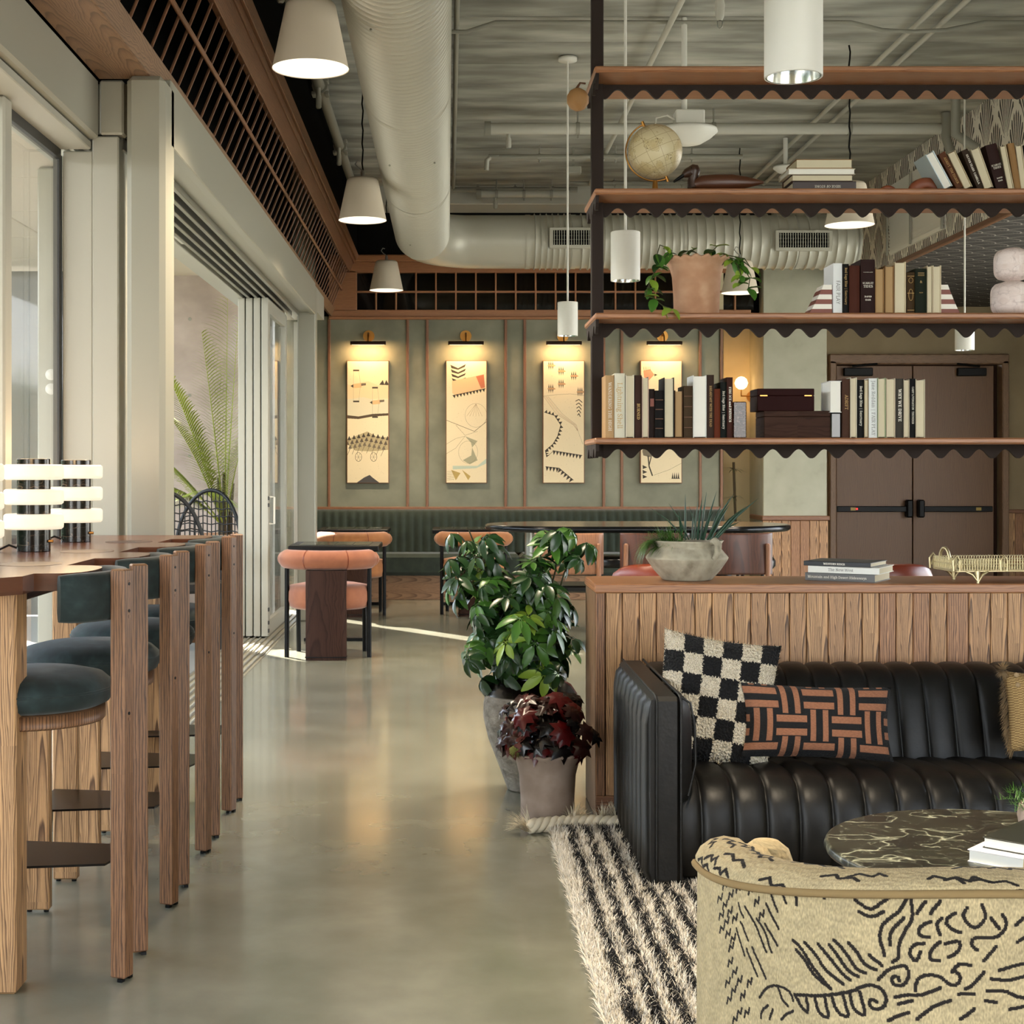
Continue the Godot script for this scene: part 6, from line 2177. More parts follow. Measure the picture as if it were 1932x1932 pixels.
func second_shelf(base: float):
	# globe on a brass stand
	var D := 5.76
	var cen := P(1236, 286, D)
	var g := thing("globe", "antique cream globe on a brass stand on the second shelf", "globe", Vector3(cen.x, base, -D))
	var R := 0.105
	var cy := cen.y - base
	var gm := std("globe_print", Color.WHITE, 0.4)
	var img := Image.create(512, 256, false, Image.FORMAT_RGB8)
	img.fill(Color(0.82, 0.77, 0.62))
	var f := FastNoiseLite.new()
	f.seed = 12
	f.frequency = 0.011
	f.fractal_octaves = 5
	for y in 256:
		for x in 512:
			var n := f.get_noise_2d(x, y)
			if n > 0.06: img.set_pixel(x, y, Color(0.80, 0.74, 0.57).lerp(Color(0.74, 0.66, 0.48), clamp((n - 0.06) * 2.0, 0, 1)))
			if abs(n - 0.06) < 0.008: img.set_pixel(x, y, Color(0.48, 0.40, 0.27))
			if abs(n - 0.2) < 0.005: img.set_pixel(x, y, Color(0.55, 0.46, 0.32))
	for k in 12: img.fill_rect(Rect2i(k * 43, 0, 1, 256), Color(0.60, 0.52, 0.38))
	for k in range(1, 8): img.fill_rect(Rect2i(0, k * 32, 512, 1), Color(0.60, 0.52, 0.38))
	gm.albedo_texture = tone(img)
	var rows := []
	var uvs := []
	for i in 25:
		var a := -PI / 2 + PI * i / 24.0
		var row := PackedVector3Array()
		for k in 48: row.append(Vector3(cos(a) * cos(TAU * k / 48), sin(a), cos(a) * sin(TAU * k / 48)) * R)
		rows.append(row)
		for k in 49: uvs.append(Vector2(1.0 - k / 48.0, 1.0 - i / 24.0))
	var b := B.new()
	b.xf = Transform3D(Basis(Vector3(0, 0, 1), 0.41), Vector3(0, cy, 0))
	b.grid(rows, true, true, uvs)
	part(g, "sphere", b, gm)
	b = B.new()
	var arc := []
	for i in 25:
		var a := lerpf(PI * 0.5 + 0.41, PI * 1.5 + 0.41, i / 24.0)
		arc.append(Vector3(cos(a) * (R + 0.009), cy + sin(a) * (R + 0.009), 0))
	b.tube(arc, 0.0055, 8, true, 0.6)
	part(g, "meridian_arm", b, M.brass)
	b = B.new()
	for a in [PI * 0.5 + 0.41, PI * 1.5 + 0.41]:
		b.tube([Vector3(cos(a) * R, cy + sin(a) * R, 0), Vector3(cos(a) * (R + 0.022), cy + sin(a) * (R + 0.022), 0)], 0.006, 10)
	part(g, "axis_pins", b, M.brass)
	b = B.new()
	b.lathe([[0.055, 0.0], [0.055, 0.004], [0.02, 0.012], [0.012, 0.02], [0.009, cy - R - 0.008]], 24)
	part(g, "stand", b, M.brass)
	# duck decoy facing the globe
	var dk := thing("duck_decoy", "carved brown wooden duck decoy beside the globe", "ornament", Vector3(sx(1370), base, -5.685))
	var u := 5.67 / F
	b = B.new()
	var path := []
	var rad := []
	for q in [[-66, 6, 3], [-60, 8, 9], [-45, 12, 14], [-20, 13, 15], [10, 13.5, 15], [40, 13, 11], [60, 13, 6], [72, 13, 2]]:
		path.append(Vector3(q[0] * u, (q[1] + 3.0) * u, 0))
		rad.append(q[2] * u)
	b.tube(path, rad, 14, true, 1.0)
	part(dk, "body", b, M.duck_wood)
	b = B.new()
	b.tube([Vector3(-62 * u, 6 * u, 0), Vector3(-63 * u, 18 * u, 0), Vector3(-60 * u, 28 * u, 0), Vector3(-60 * u, 36 * u, 0), Vector3(-62 * u, 45 * u, 0), Vector3(-64 * u, 49 * u, 0)], [10 * u, 9 * u, 9 * u, 13 * u, 11 * u, 3 * u], 12)
	b.tube([Vector3(-62 * u, 37 * u, 0), Vector3(-74 * u, 33 * u, 0), Vector3(-80 * u, 29 * u, 0)], [12 * u, 9 * u, 5 * u], 10)
	part(dk, "head", b, M.duck_head)
	b = B.new()
	b.tube([Vector3(-77 * u, 31 * u, 0), Vector3(-86 * u, 25 * u, 0), Vector3(-98 * u, 17 * u, 0)], [6 * u, 5 * u, 3 * u], 8, true, 0.7)
	part(dk, "bill", b, M.black_paint)
	for s in [-1.0, 1.0]:
		b = B.new()
		b.lathe([[0.0, -0.003], [0.003, 0.0], [0.0, 0.003]], 8, Vector3(-66 * u, 41 * u, s * 11.5 * u))
		part(dk, "eye", b, M.black_paint)
	# flat stack
	var cw := func(v): return sx(1382 + v / 3.513)
	var ch := func(v): return (1245.0 - v) / 3.513 * u
	var st := [[400, 820, 1187, 1244, Color(0.17, 0.095, 0.08), true, "dark book lettered SIEGE OF STONE under the flat stack", "page"], [392, 800, 1142, 1186, Color(0.30, 0.20, 0.14), false, "cream paged book second in the flat stack", "page"], [368, 815, 1102, 1141, Color(0.84, 0.81, 0.73), false, "pale covered book third in the flat stack", "page_white"], [420, 797, 1040, 1101, Color(0.55, 0.40, 0.22), false, "cream paged book on top of the flat stack", "page"]]
	for q in st:
		var a: float = cw.call(q[0])
		var c: float = cw.call(q[1])
		var y0: float = ch.call(q[3])
		var y1: float = ch.call(q[2])
		var bk := flat_book(c - a, 0.16, y1 - y0, q[4], Vector3((a + c) / 2, base + y0, -5.75), 0.0 if q[5] else PI, q[6], "books stacked flat on the second shelf", q[7])
		if q[5]:
			word(bk, "SIEGE OF STONE", 0.0125, Vector3(0.012, (y1 - y0) * 0.42, 0.0812), Vector3(0, 0, PI), M.ink_white, false, true)
	# wooden ring bookends under the leaning row
	for q in [[1320, 44, "brown wooden ring ornament under the leaning books"], [1065, 22, "small brown wooden dome beside the leaning books"]]:
		var t := thing("wood_ring", q[2], "ornament", Vector3(cw.call(q[0]), base, -5.74))
		b = B.new()
		var pts := []
		for i in 17:
			var a := PI * i / 16.0
			pts.append(Vector3(cos(a) * q[1] * 0.55 * u, sin(a) * q[1] * 0.42 * u + 0.002, 0))
		b.tube(pts, q[1] * 0.16 * u, 10, true, 1.6)
		part(t, "ring", b, M.ring_wood)
	# leaning row
	var LR := [
		[1460, 60, 268, 0.50, false, Color(0.78, 0.84, 0.86), "white book leaning first on the second shelf", "page_white"],
		[1530, 46, 268, 0.48, true, Color(0.33, 0.20, 0.13), "brown book lettered ADRIFT leaning on the second shelf", "page"],
		[1592, 56, 270, 0.45, false, Color(0.70, 0.64, 0.52), "cream book leaning between brown spines", "page"],
		[1665, 42, 282, 0.40, true, Color(0.20, 0.15, 0.115), "dark book lettered SILVER TEARS leaning", "page"],
		[1730, 60, 285, 0.34, false, Color(0.78, 0.73, 0.62), "cream book leaning before Scarlet Tides", "page"],
		[1822, 74, 305, 0.25, true, Color(0.165, 0.09, 0.08), "dark book lettered SCARLET TIDES leaning", "page"],
		[1868, 40, 298, 0.19, false, Color(0.74, 0.69, 0.58), "thin cream book leaning after Scarlet Tides", "page"],
		[1914, 42, 312, 0.16, true, Color(0.55, 0.42, 0.27), "tan spined book leaning near the shelf end", "page"],
		[1958, 44, 300, 0.13, false, Color(0.78, 0.73, 0.62), "cream book leaning beside the black one", "page"],
		[2010, 50, 300, 0.10, true, Color(0.06, 0.05, 0.05), "black spined book last of the leaning row", "page"]]
	for i in LR.size():
		var q = LR[i]
		# foot (lower right corner) at q[0], leaning left: rotate about that corner
		var w: float = q[1] / 3.513 * u
		var h: float = q[2] / 3.513 * u
		var xr: float = cw.call(q[0])
		var bk := stand_book(-w, 0.0, base, h, 5.67, q[4], q[5], q[6], "leaning books on the second shelf", q[7])
		bk.rotation.z = q[3]
		# stand_book centres the book: move so that the lower right corner stays on the board
		bk.position = Vector3(xr - cos(q[3]) * w / 2, base - sin(q[3]) * w / 2 + sin(q[3]) * w, -5.67)
		if i == 1: spine_text(bk, "ADRIFT  TIM TIGNER", w, h, M.ink_gold, 0.42, 0.5)
		if i == 3: spine_text(bk, "SILVER TEARS  CAMILLA", w, h, M.ink_white, 0.4, 0.5, true)
		if i == 5:
			word(bk, "SCARLET", 0.0088, Vector3(0, h * 0.53, 0.0046), Vector3.ZERO, M.ink_white, false, true)
			word(bk, "TIDES", 0.0105, Vector3(0, h * 0.47, 0.0046), Vector3.ZERO, M.ink_white, false, true)
			word(bk, "DAVID", 0.0065, Vector3(0, h * 0.24, 0.0046), Vector3.ZERO, M.ink_white, true, true)
			word(bk, "HAIR", 0.0065, Vector3(0, h * 0.18, 0.0046), Vector3.ZERO, M.ink_white, true, true)
func channel_sheet(prof: Array, x0: float, x1: float, pitch: float, depth: float) -> B:
	# profile [[d, h], ...] swept along X with grooves every pitch
	var nrm := []
	for i in prof.size():
		var a = prof[max(i - 1, 0)]
		var c = prof[min(i + 1, prof.size() - 1)]
		var tg := Vector2(c[0] - a[0], c[1] - a[1]).normalized()
		nrm.append(Vector2(-tg.y, tg.x))
	var n := int(round((x1 - x0) / pitch))
	var rows := []
	for i in prof.size():
		var row := PackedVector3Array()
		for k in n * 10 + 1:
			var ph: float = floorf(k / 10.0) + [0.0, 0.035, 0.09, 0.18, 0.33, 0.5, 0.67, 0.82, 0.91, 0.965][k % 10]
			var fp: float = ph - floorf(ph)
			var g: float = (1.0 - exp(-minf(fp, 1.0 - fp) * 13.0)) * 0.85 + 0.15 * sin(PI * fp)
			var o: Vector2 = nrm[i] * depth * (g - 1.0)
			row.append(Vector3(x0 + (x1 - x0) * ph / n, prof[i][1] + o.y, -(prof[i][0] + o.x)))
		rows.append(row)
	var b := B.new()
	b.grid(rows, false, false)
	return b

func build_sofa():
	var t := thing("sofa", "low black leather sofa with vertical channel tufting before the console", "sofa")
	var X0 := 0.745
	var X1 := 2.66
	var seat := [[4.70, 0.02], [4.665, 0.05], [4.65, 0.10], [4.645, 0.16], [4.65, 0.22], [4.665, 0.27], [4.69, 0.308], [4.73, 0.335], [4.79, 0.35], [4.88, 0.352], [5.0, 0.342], [5.15, 0.322], [5.3, 0.30]]
	part(t, "seat", channel_sheet(seat, X0 - 0.05, X1, 0.106, 0.02), M.leather)
	var back := [[5.18, 0.28], [5.20, 0.35], [5.225, 0.43], [5.25, 0.50], [5.27, 0.545], [5.295, 0.58], [5.33, 0.603], [5.38, 0.615], [5.44, 0.617], [5.50, 0.60], [5.535, 0.56], [5.54, 0.40], [5.54, 0.02]]
	part(t, "back", channel_sheet(back, X0 - 0.02, X1, 0.098, 0.016), M.leather)
	for s in [0, 1]:
		var ox := 0.0 if s == 0 else 2.02
		var arm := B.new()
		arm.box(Vector3(0.684 + ox, 0.315, -5.085), Vector3(0.092, 0.59, 0.90), 0.014)
		var a := part(t, "arm", arm, M.leather)
		# outer side: vertical channels
		var rows := []
		for q in [[0.02, 0.016], [0.06, 0.002], [0.30, 0.0], [0.52, 0.0], [0.575, 0.008], [0.60, 0.03]]:
			var row := PackedVector3Array([Vector3(0.66 + ox, q[0], -4.637), Vector3(0.636 + ox, q[0], -4.637), Vector3(0.622 + q[1] + ox, q[0], -4.639)])
			for k in range(2, 8 * 10 + 1):
				var ph := k / 10.0
				var g: float = pow(abs(sin(PI * ph)), 0.5)
				row.append(Vector3(0.612 + q[1] + 0.022 * (1.0 - g) + ox, q[0], -(4.645 + 0.89 * ph / 8.0)))
			rows.append(row)
		var oc := B.new()
		oc.grid(rows)
		part(a, "outer_channels", oc, M.leather)
		# inner pad
		rows = []
		for i in 15:
			var f := i / 14.0
			var row := PackedVector3Array()
			for k in 20:
				var w := k / 19.0
				var bul: float = pow(max(0.0, 1.0 - pow(abs(f * 2 - 1), 5.0)), 0.5) * pow(max(0.0, 1.0 - pow(abs(w * 2 - 1), 8.0)), 0.5)
				row.append(Vector3(0.728 + 0.05 * bul + ox, 0.255 + f * 0.355, -(4.635 + 0.72 * w)))
			rows.append(row)
		oc = B.new()
		oc.grid(rows)
		part(a, "inner_pad", oc, M.leather)
		for q in [0.652, 0.728]:
			oc = B.new()
			oc.tube([Vector3(q + ox, 0.03, -4.632), Vector3(q + ox, 0.590, -4.632), Vector3(q + ox, 0.607, -4.645), Vector3(q + ox, 0.612, -4.68), Vector3(q + ox, 0.612, -5.53)], 0.0045, 7)
			part(a, "welt", oc, M.leather)
		oc = B.new()
		oc.tube([Vector3(0.752 + ox, 0.30, -4.64), Vector3(0.775 + ox, 0.40, -4.64), Vector3(0.772 + ox, 0.52, -4.64), Vector3(0.758 + ox, 0.59, -4.642), Vector3(0.73 + ox, 0.608, -4.645)], 0.004, 6)
		part(a, "pad_welt", oc, M.leather)
	part(t, "base", span(0.66, 2.62, 0.03, 0.2, 4.72, 5.5), M.black_paint)
	cushions()

func pillow(w: float, h: float, th: float, n := 28) -> B:
	var b := B.new()
	for s in [1.0, -1.0]:
		var rows := []
		var uvs := []
		for j in n + 1:
			var v := -1.0 + 2.0 * j / n
			var row := PackedVector3Array()
			for i in n + 1:
				var u := -1.0 + 2.0 * i / n
				var px: float = u * (1.0 - 0.07 * (1.0 - v * v))
				var py: float = v * (1.0 - 0.07 * (1.0 - u * u))
				var z: float = th / 2 * pow(max(0.0, (1.0 - pow(abs(u), 3.2)) * (1.0 - pow(abs(v), 3.2))), 0.55)
				row.append(Vector3(px * w / 2, py * h / 2, z * s))
				uvs.append(Vector2((u + 1) / 2, 1.0 - (v + 1) / 2))
			rows.append(row)
		b.grid(rows, false, s < 0, uvs)
	return b

func cushions():
	var img := Image.create(384, 384, false, Image.FORMAT_RGB8)
	var cream := Color(0.93, 0.88, 0.78)
	var ink := Color(0.032, 0.032, 0.04)
	var f := FastNoiseLite.new()
	f.seed = 4
	f.frequency = 0.11
	f.fractal_octaves = 2
	for y in 384:
		for x in 384:
			var xx := x + f.get_noise_2d(x, y) * 6.0
			var yy := y + f.get_noise_2d(x + 500, y) * 6.0
			var k := int(floor(xx / 64.0)) + int(floor(yy / 64.0))
			var n := 0.85 + 0.3 * f.get_noise_2d(x * 2.5, y * 2.5 + 900)
			img.set_pixel(x, y, (cream if posmod(k, 2) == 0 else ink) * n)
	var m := std("checker_pile", Color.WHITE, 1.0)
	m.albedo_texture = tone(img)
	bump(m, 71, 0.14, 1.2, 8.0)
	m.uv1_scale = Vector3.ONE
	var d := 5.02
	var c := thing("checker_pillow", "black and cream checkered shaggy pillow in the sofa corner", "pillow", P(1350, 1322, d))
	part(c, "pile_cover", pillow(0.40, 0.44, 0.15), m)
	# short pile that breaks the outline
	rng.seed = 8
	var fz := B.new()
	fz.tinted = true
	for i in 1500:
		var u := rng.randf_range(-1, 1)
		var v := rng.randf_range(-1, 1)
		if i < 500:
			if rng.randf() < 0.5: u = sign(u) * rng.randf_range(0.96, 1.0)
			else: v = sign(v) * rng.randf_range(0.96, 1.0)
		var px: float = u * (1.0 - 0.07 * (1.0 - v * v)) * 0.20
		var py: float = v * (1.0 - 0.07 * (1.0 - u * u)) * 0.22
		var z: float = 0.075 * pow(max(0.0, (1.0 - pow(abs(u), 3.2)) * (1.0 - pow(abs(v), 3.2))), 0.55)
		var k := int(floor((u + 1) * 3.0)) + int(floor((1.0 - v) * 3.0))
		fz.col = Color(0.60, 0.50, 0.33) if posmod(k, 2) == 0 else Color(0.004, 0.004, 0.005)
		blade(fz, Vector3(px, py, z - 0.002), Vector3(px * 4 + rng.randf_range(-0.6, 0.6), py * 4 + rng.randf_range(-0.6, 0.6), 0.5 + z * 8), 0.012, 0.004, 0.3, 1)
	var pm := std("pile", Color.WHITE, 1.0)
	pm.vertex_color_use_as_albedo = true
	var fo := part(c, "pile", fz, pm)
	fo.set_meta("kind", "stuff")
	c.rotation = Vector3(-0.28, -0.05, -0.15)
	# basket-weave cushion
	img = Image.create(512, 256, false, Image.FORMAT_RGB8)
	var rust := Color(0.58, 0.385, 0.28)
	img.fill(ink)
	var cell := 98
	for r in range(-1, 5):
		for q in range(-1, 9):
			var o := Vector2(q * cell, r * cell)
			if posmod(q + r, 2) == 0:
				for k in 2: poly_fill(img, [o + Vector2(0, 12 + k * 48), o + Vector2(cell + 10, 12 + k * 48), o + Vector2(cell + 10, 37 + k * 48), o + Vector2(0, 37 + k * 48)], rust)
			else:
				for k in 2: poly_fill(img, [o + Vector2(22 + k * 44, -10), o + Vector2(42 + k * 44, -10), o + Vector2(42 + k * 44, cell + 6), o + Vector2(22 + k * 44, cell + 6)], rust)
	var f2 := FastNoiseLite.new()
	f2.seed = 9
	f2.frequency = 0.2
	for y in 256:
		for x in 512:
			img.set_pixel(x, y, img.get_pixel(x, y) * (0.92 + 0.16 * f2.get_noise_2d(x * 0.3, y * 2.0)))
	m = std("basket_print", Color.WHITE, 0.95)
	m.albedo_texture = tone(img)
	bump(m, 73, 0.2, 0.4)
	c = thing("lumbar_pillow", "rust and black basket patterned lumbar pillow on the sofa", "pillow", P(1541, 1362, 4.92))
	part(c, "cover", pillow(0.50, 0.245, 0.13), m)
	c.rotation = Vector3(-0.22, -0.02, -0.03)
	# woven tan cushion with tassels
	img = Image.create(256, 256, false, Image.FORMAT_RGB8)
	for y in 256:
		for x in 256:
			var k := (int(x / 4.0) + int(y / 4.0) * 2) % 4
			var cc := Color(0.70, 0.58, 0.38) if k < 2 else Color(0.52, 0.40, 0.23)
			img.set_pixel(x, y, cc * (0.92 + 0.16 * f2.get_noise_2d(x, y)))
	m = std("tan_weave", Color.WHITE, 0.95)
	m.albedo_texture = tone(img)
	c = thing("tasselled_pillow", "tan woven pillow with tasselled edge on the sofa", "pillow", P(2005, 1345, 5.0))
	part(c, "cover", pillow(0.40, 0.27, 0.13), m)
	rng.seed = 19
	var fr := B.new()
	for i in 700:
		var v := rng.randf_range(-1, 1)
		blade(fr, Vector3(-0.19 + 0.012 * v * v, v * 0.13, rng.randf_range(-0.01, 0.01)), Vector3(-1, rng.randf_range(-0.9, 0.5) + v * 0.5, rng.randf_range(-0.2, 0.6)), rng.randf_range(0.02, 0.04), 0.003, 0.8, 2)
	for i in 300:
		var cc := Vector3(-0.20, 0.135, 0.01)
		blade(fr, cc, Vector3(rng.randf_range(-1, 0.4), rng.randf_range(-0.6, 1), rng.randf_range(-0.3, 1)), 0.035, 0.003, 0.6, 2)
	part(c, "fringe", fr, std("fringe", Color(0.62, 0.52, 0.38), 1.0)).set_meta("kind", "stuff")
	var bead := B.new()
	for q in [[-0.165, 0.118], [-0.162, 0.085], [-0.15, 0.035]]:
		bead.lathe([[0.0, -0.009], [0.008, -0.004], [0.008, 0.004], [0.0, 0.009]], 10, Vector3(q[0], q[1], 0.035))
	part(c, "beads", bead, M.fringe)
	c.rotation = Vector3(-0.25, 0.05, -0.04)
const AC := Vector3(0.83, 0, -2.65)
const AR := 0.38
func chair_uv(u: float, v: float) -> Vector2:      # photo pixel -> texture pixel of the armchair's round back
	var a := (u - CU) / F
	var d := 2.3
	var A := a * a + 1.0
	var Bq := -2.0 * (a * AC.x - AC.z)
	var C := AC.x * AC.x + AC.z * AC.z - AR * AR
	var disc := Bq * Bq - 4 * A * C
	if disc < 0: return Vector2(-99, -99)
	d = (-Bq - sqrt(disc)) / (2 * A)
	var th := atan2(a * d - AC.x, -AC.z - d)
	var h := EYE + (CV - v) * d / F
	return Vector2((th * AR + 0.90) * 800.0, (0.90 - h) * 800.0)

func drop(a: float) -> float:      # the top edge sinks from the back to the arms
	return 0.056 - 0.06 * smoothstep(0.0, 1.6, abs(a)) - 0.075 * smoothstep(1.5, 2.5, abs(a))

func chair_cloth() -> StandardMaterial3D:
	var W := 1440
	var H := 760
	var img := Image.create(W, H, false, Image.FORMAT_RGB8)
	var base := Color(0.70, 0.625, 0.475)
	var ink := Color(0.11, 0.08, 0.056)
	img.fill(base)
	var f := FastNoiseLite.new()
	f.seed = 3
	f.frequency = 0.25
	f.fractal_octaves = 2
	var by := img.get_data()
	for y in H:
		for x in W:
			var k := 1.0 + 0.20 * f.get_noise_2d(x * 1.6, y * 0.5) + 0.06 * f.get_noise_2d(x * 0.08, y * 0.08)
			var o := (y * W + x) * 3
			by[o] = int(clamp(by[o] * k, 0, 255))
			by[o + 1] = int(clamp(by[o + 1] * k, 0, 255))
			by[o + 2] = int(clamp(by[o + 2] * k, 0, 255))
	img = Image.create_from_data(W, H, false, Image.FORMAT_RGB8, by)
	var S := [
		[390,470,430,610,465,700],[460,500,490,590,515,650],[510,490,535,560],[575,520,580,660],[720,550,745,620],[230,650,260,730],[270,670,330,770,400,940],[340,740,385,800,430,940],[395,650,470,800],[390,770,465,900],[245,760,290,870],[220,800,270,960],[280,920,345,1080],[315,910,395,1095],
		[560,870,620,930,660,1010,720,1080,785,1160],[580,930,640,1000,690,1090,780,1155],[630,885,700,960,760,1060,860,1130],[710,895,780,980,850,1070,900,1105],[775,900,840,980,890,1060,950,1085],[805,870,880,950,930,1040,990,1065],[890,885,960,960,975,1020,1055,1045],[1015,960,1090,1020],
		[930,630,1020,700,1130,620],[955,700,1020,740,1100,700],[1240,620,1200,700,1090,770,1070,850,1105,960],[1260,600,1280,740,1190,880,1190,1000,1155,1000],[1220,740,1130,830,1140,900],
		[1380,760,1310,780,1300,850,1370,850],[1450,740,1400,770,1440,835],[1530,710,1460,740,1480,800,1560,825],[1600,680,1560,720,1640,810,1720,740,1690,660],[1740,740,1790,800],[1810,720,1850,780,1780,860,1620,850,1610,900,1660,930],
		[1340,890,1270,890,1240,950,1300,1010,1320,940],[1440,880,1370,920,1370,1000,1430,990],[1470,890,1570,870,1540,960,1490,970],[1770,910,1700,990],[1350,640,1300,710],[1440,640,1380,710],
		[1070,1105,1130,1040,1240,1010,1260,1090,1220,1150,1150,1140,1140,1080,1200,1075,1195,1110],[360,1210,400,1140,450,1125,550,1170,560,1230],[575,1200,620,1290,660,1320,640,1220],[690,1205,710,1310,780,1350,750,1210],[790,1200,820,1300,900,1340,860,1200],[900,1190,920,1290,1000,1330,960,1180],[470,1150,500,1240,530,1260],[570,1195,740,1200,900,1180,1010,1130,1100,1160,1130,1230,1090,1290,1020,1280,1000,1220,1050,1200,1060,1240],
		[1290,1170,1290,1100,1350,1070,1440,1080,1500,1150,1560,1130,1570,1060,1520,1050],[1510,1060,1540,1000,1620,1020],[1700,1060,1650,1110,1640,1150,1590,1160],[1170,1210,1230,1190,1330,1200,1440,1150],[1190,1250,1270,1230],[1890,780,1932,740],[1790,1050,1860,1025,1960,1005],[1740,1100,1860,1110,1960,1075],[1720,1170,1840,1170,1880,1210,1960,1215],[1550,1190,1640,1190],[1710,1230,1770,1240],
		[370,1330,370,1270,410,1255],[420,1340,440,1280],[1130,1350,1180,1320,1250,1300],[1300,1340,1420,1250,1500,1230],[1900,880,1960,840],[1850,1280,1960,1260],[1560,1340,1640,1280],[490,1340,510,1290,560,1290]]
	var sc := 612.0 / 1932.0
	var r := RandomNumberGenerator.new()
	r.seed = 6
	for s in S:
		var pts := []
		for i in range(0, s.size(), 2):
			var a := Vector2(s[i], s[i + 1])
			if i > 0:
				# hand-woven steps: subdivide with a slight wobble
				var p0 := Vector2(s[i - 2], s[i - 1])
				var n := int(max(1.0, (a - p0).length() / 28.0))
				for k in range(1, n):
					var q := p0.lerp(a, float(k) / n) + Vector2(r.randf_range(-5, 5), r.randf_range(-4, 4))
					pts.append(chair_uv(1320 + q.x * sc, 1500 + q.y * sc))
			pts.append(chair_uv(1320 + a.x * sc, 1500 + a.y * sc))
		# round the corners off
		for pass_n in 2:
			var sm := [pts[0]]
			for k in range(1, pts.size() - 1): sm.append((pts[k - 1] + pts[k] * 2.0 + pts[k + 1]) / 4.0)
			sm.append(pts[pts.size() - 1])
			pts = sm
		stroke(img, pts, 4.9 if s[0] > 550 else 3.4, ink)
	for q in [[170,470],[200,500],[230,560],[185,600],[290,450],[270,520],[320,510],[305,570],[120,620],[150,660],[180,700],[210,740],[160,760],[135,800],[170,830],[200,860],[190,910],[340,640],[370,720],[185,1000],[210,1060],[240,1110],[300,1120],[170,1120],[205,1170],[180,1220],[260,1200],[240,1300],[285,1300],[215,1340],[130,720],[150,540]]:
		var pts := []
		for e in [[-14, 26], [-8, -10], [8, 8], [14, -26]]:
			pts.append(chair_uv(1320 + (q[0] + e[0]) * sc, 1500 + (q[1] + e[1]) * sc))
		stroke(img, pts, 3.6, ink)
	# rim band: squiggles of the same hand
	for i in 60:
		var x := r.randf_range(20, W - 20)
		var y := r.randf_range(20, 150)
		var pts := [Vector2(x, y)]
		for k in 4:
			x += r.randf_range(6, 20)
			y += (10.0 if k % 2 else -9.0) + r.randf_range(-4, 6)
			pts.append(Vector2(x, y))
		stroke(img, pts, 5.5, ink)
	var m := std("tiger_cloth", Color.WHITE, 0.95)
	m.albedo_texture = tone(img)
	bump(m, 81, 0.25, 0.35)
	return m

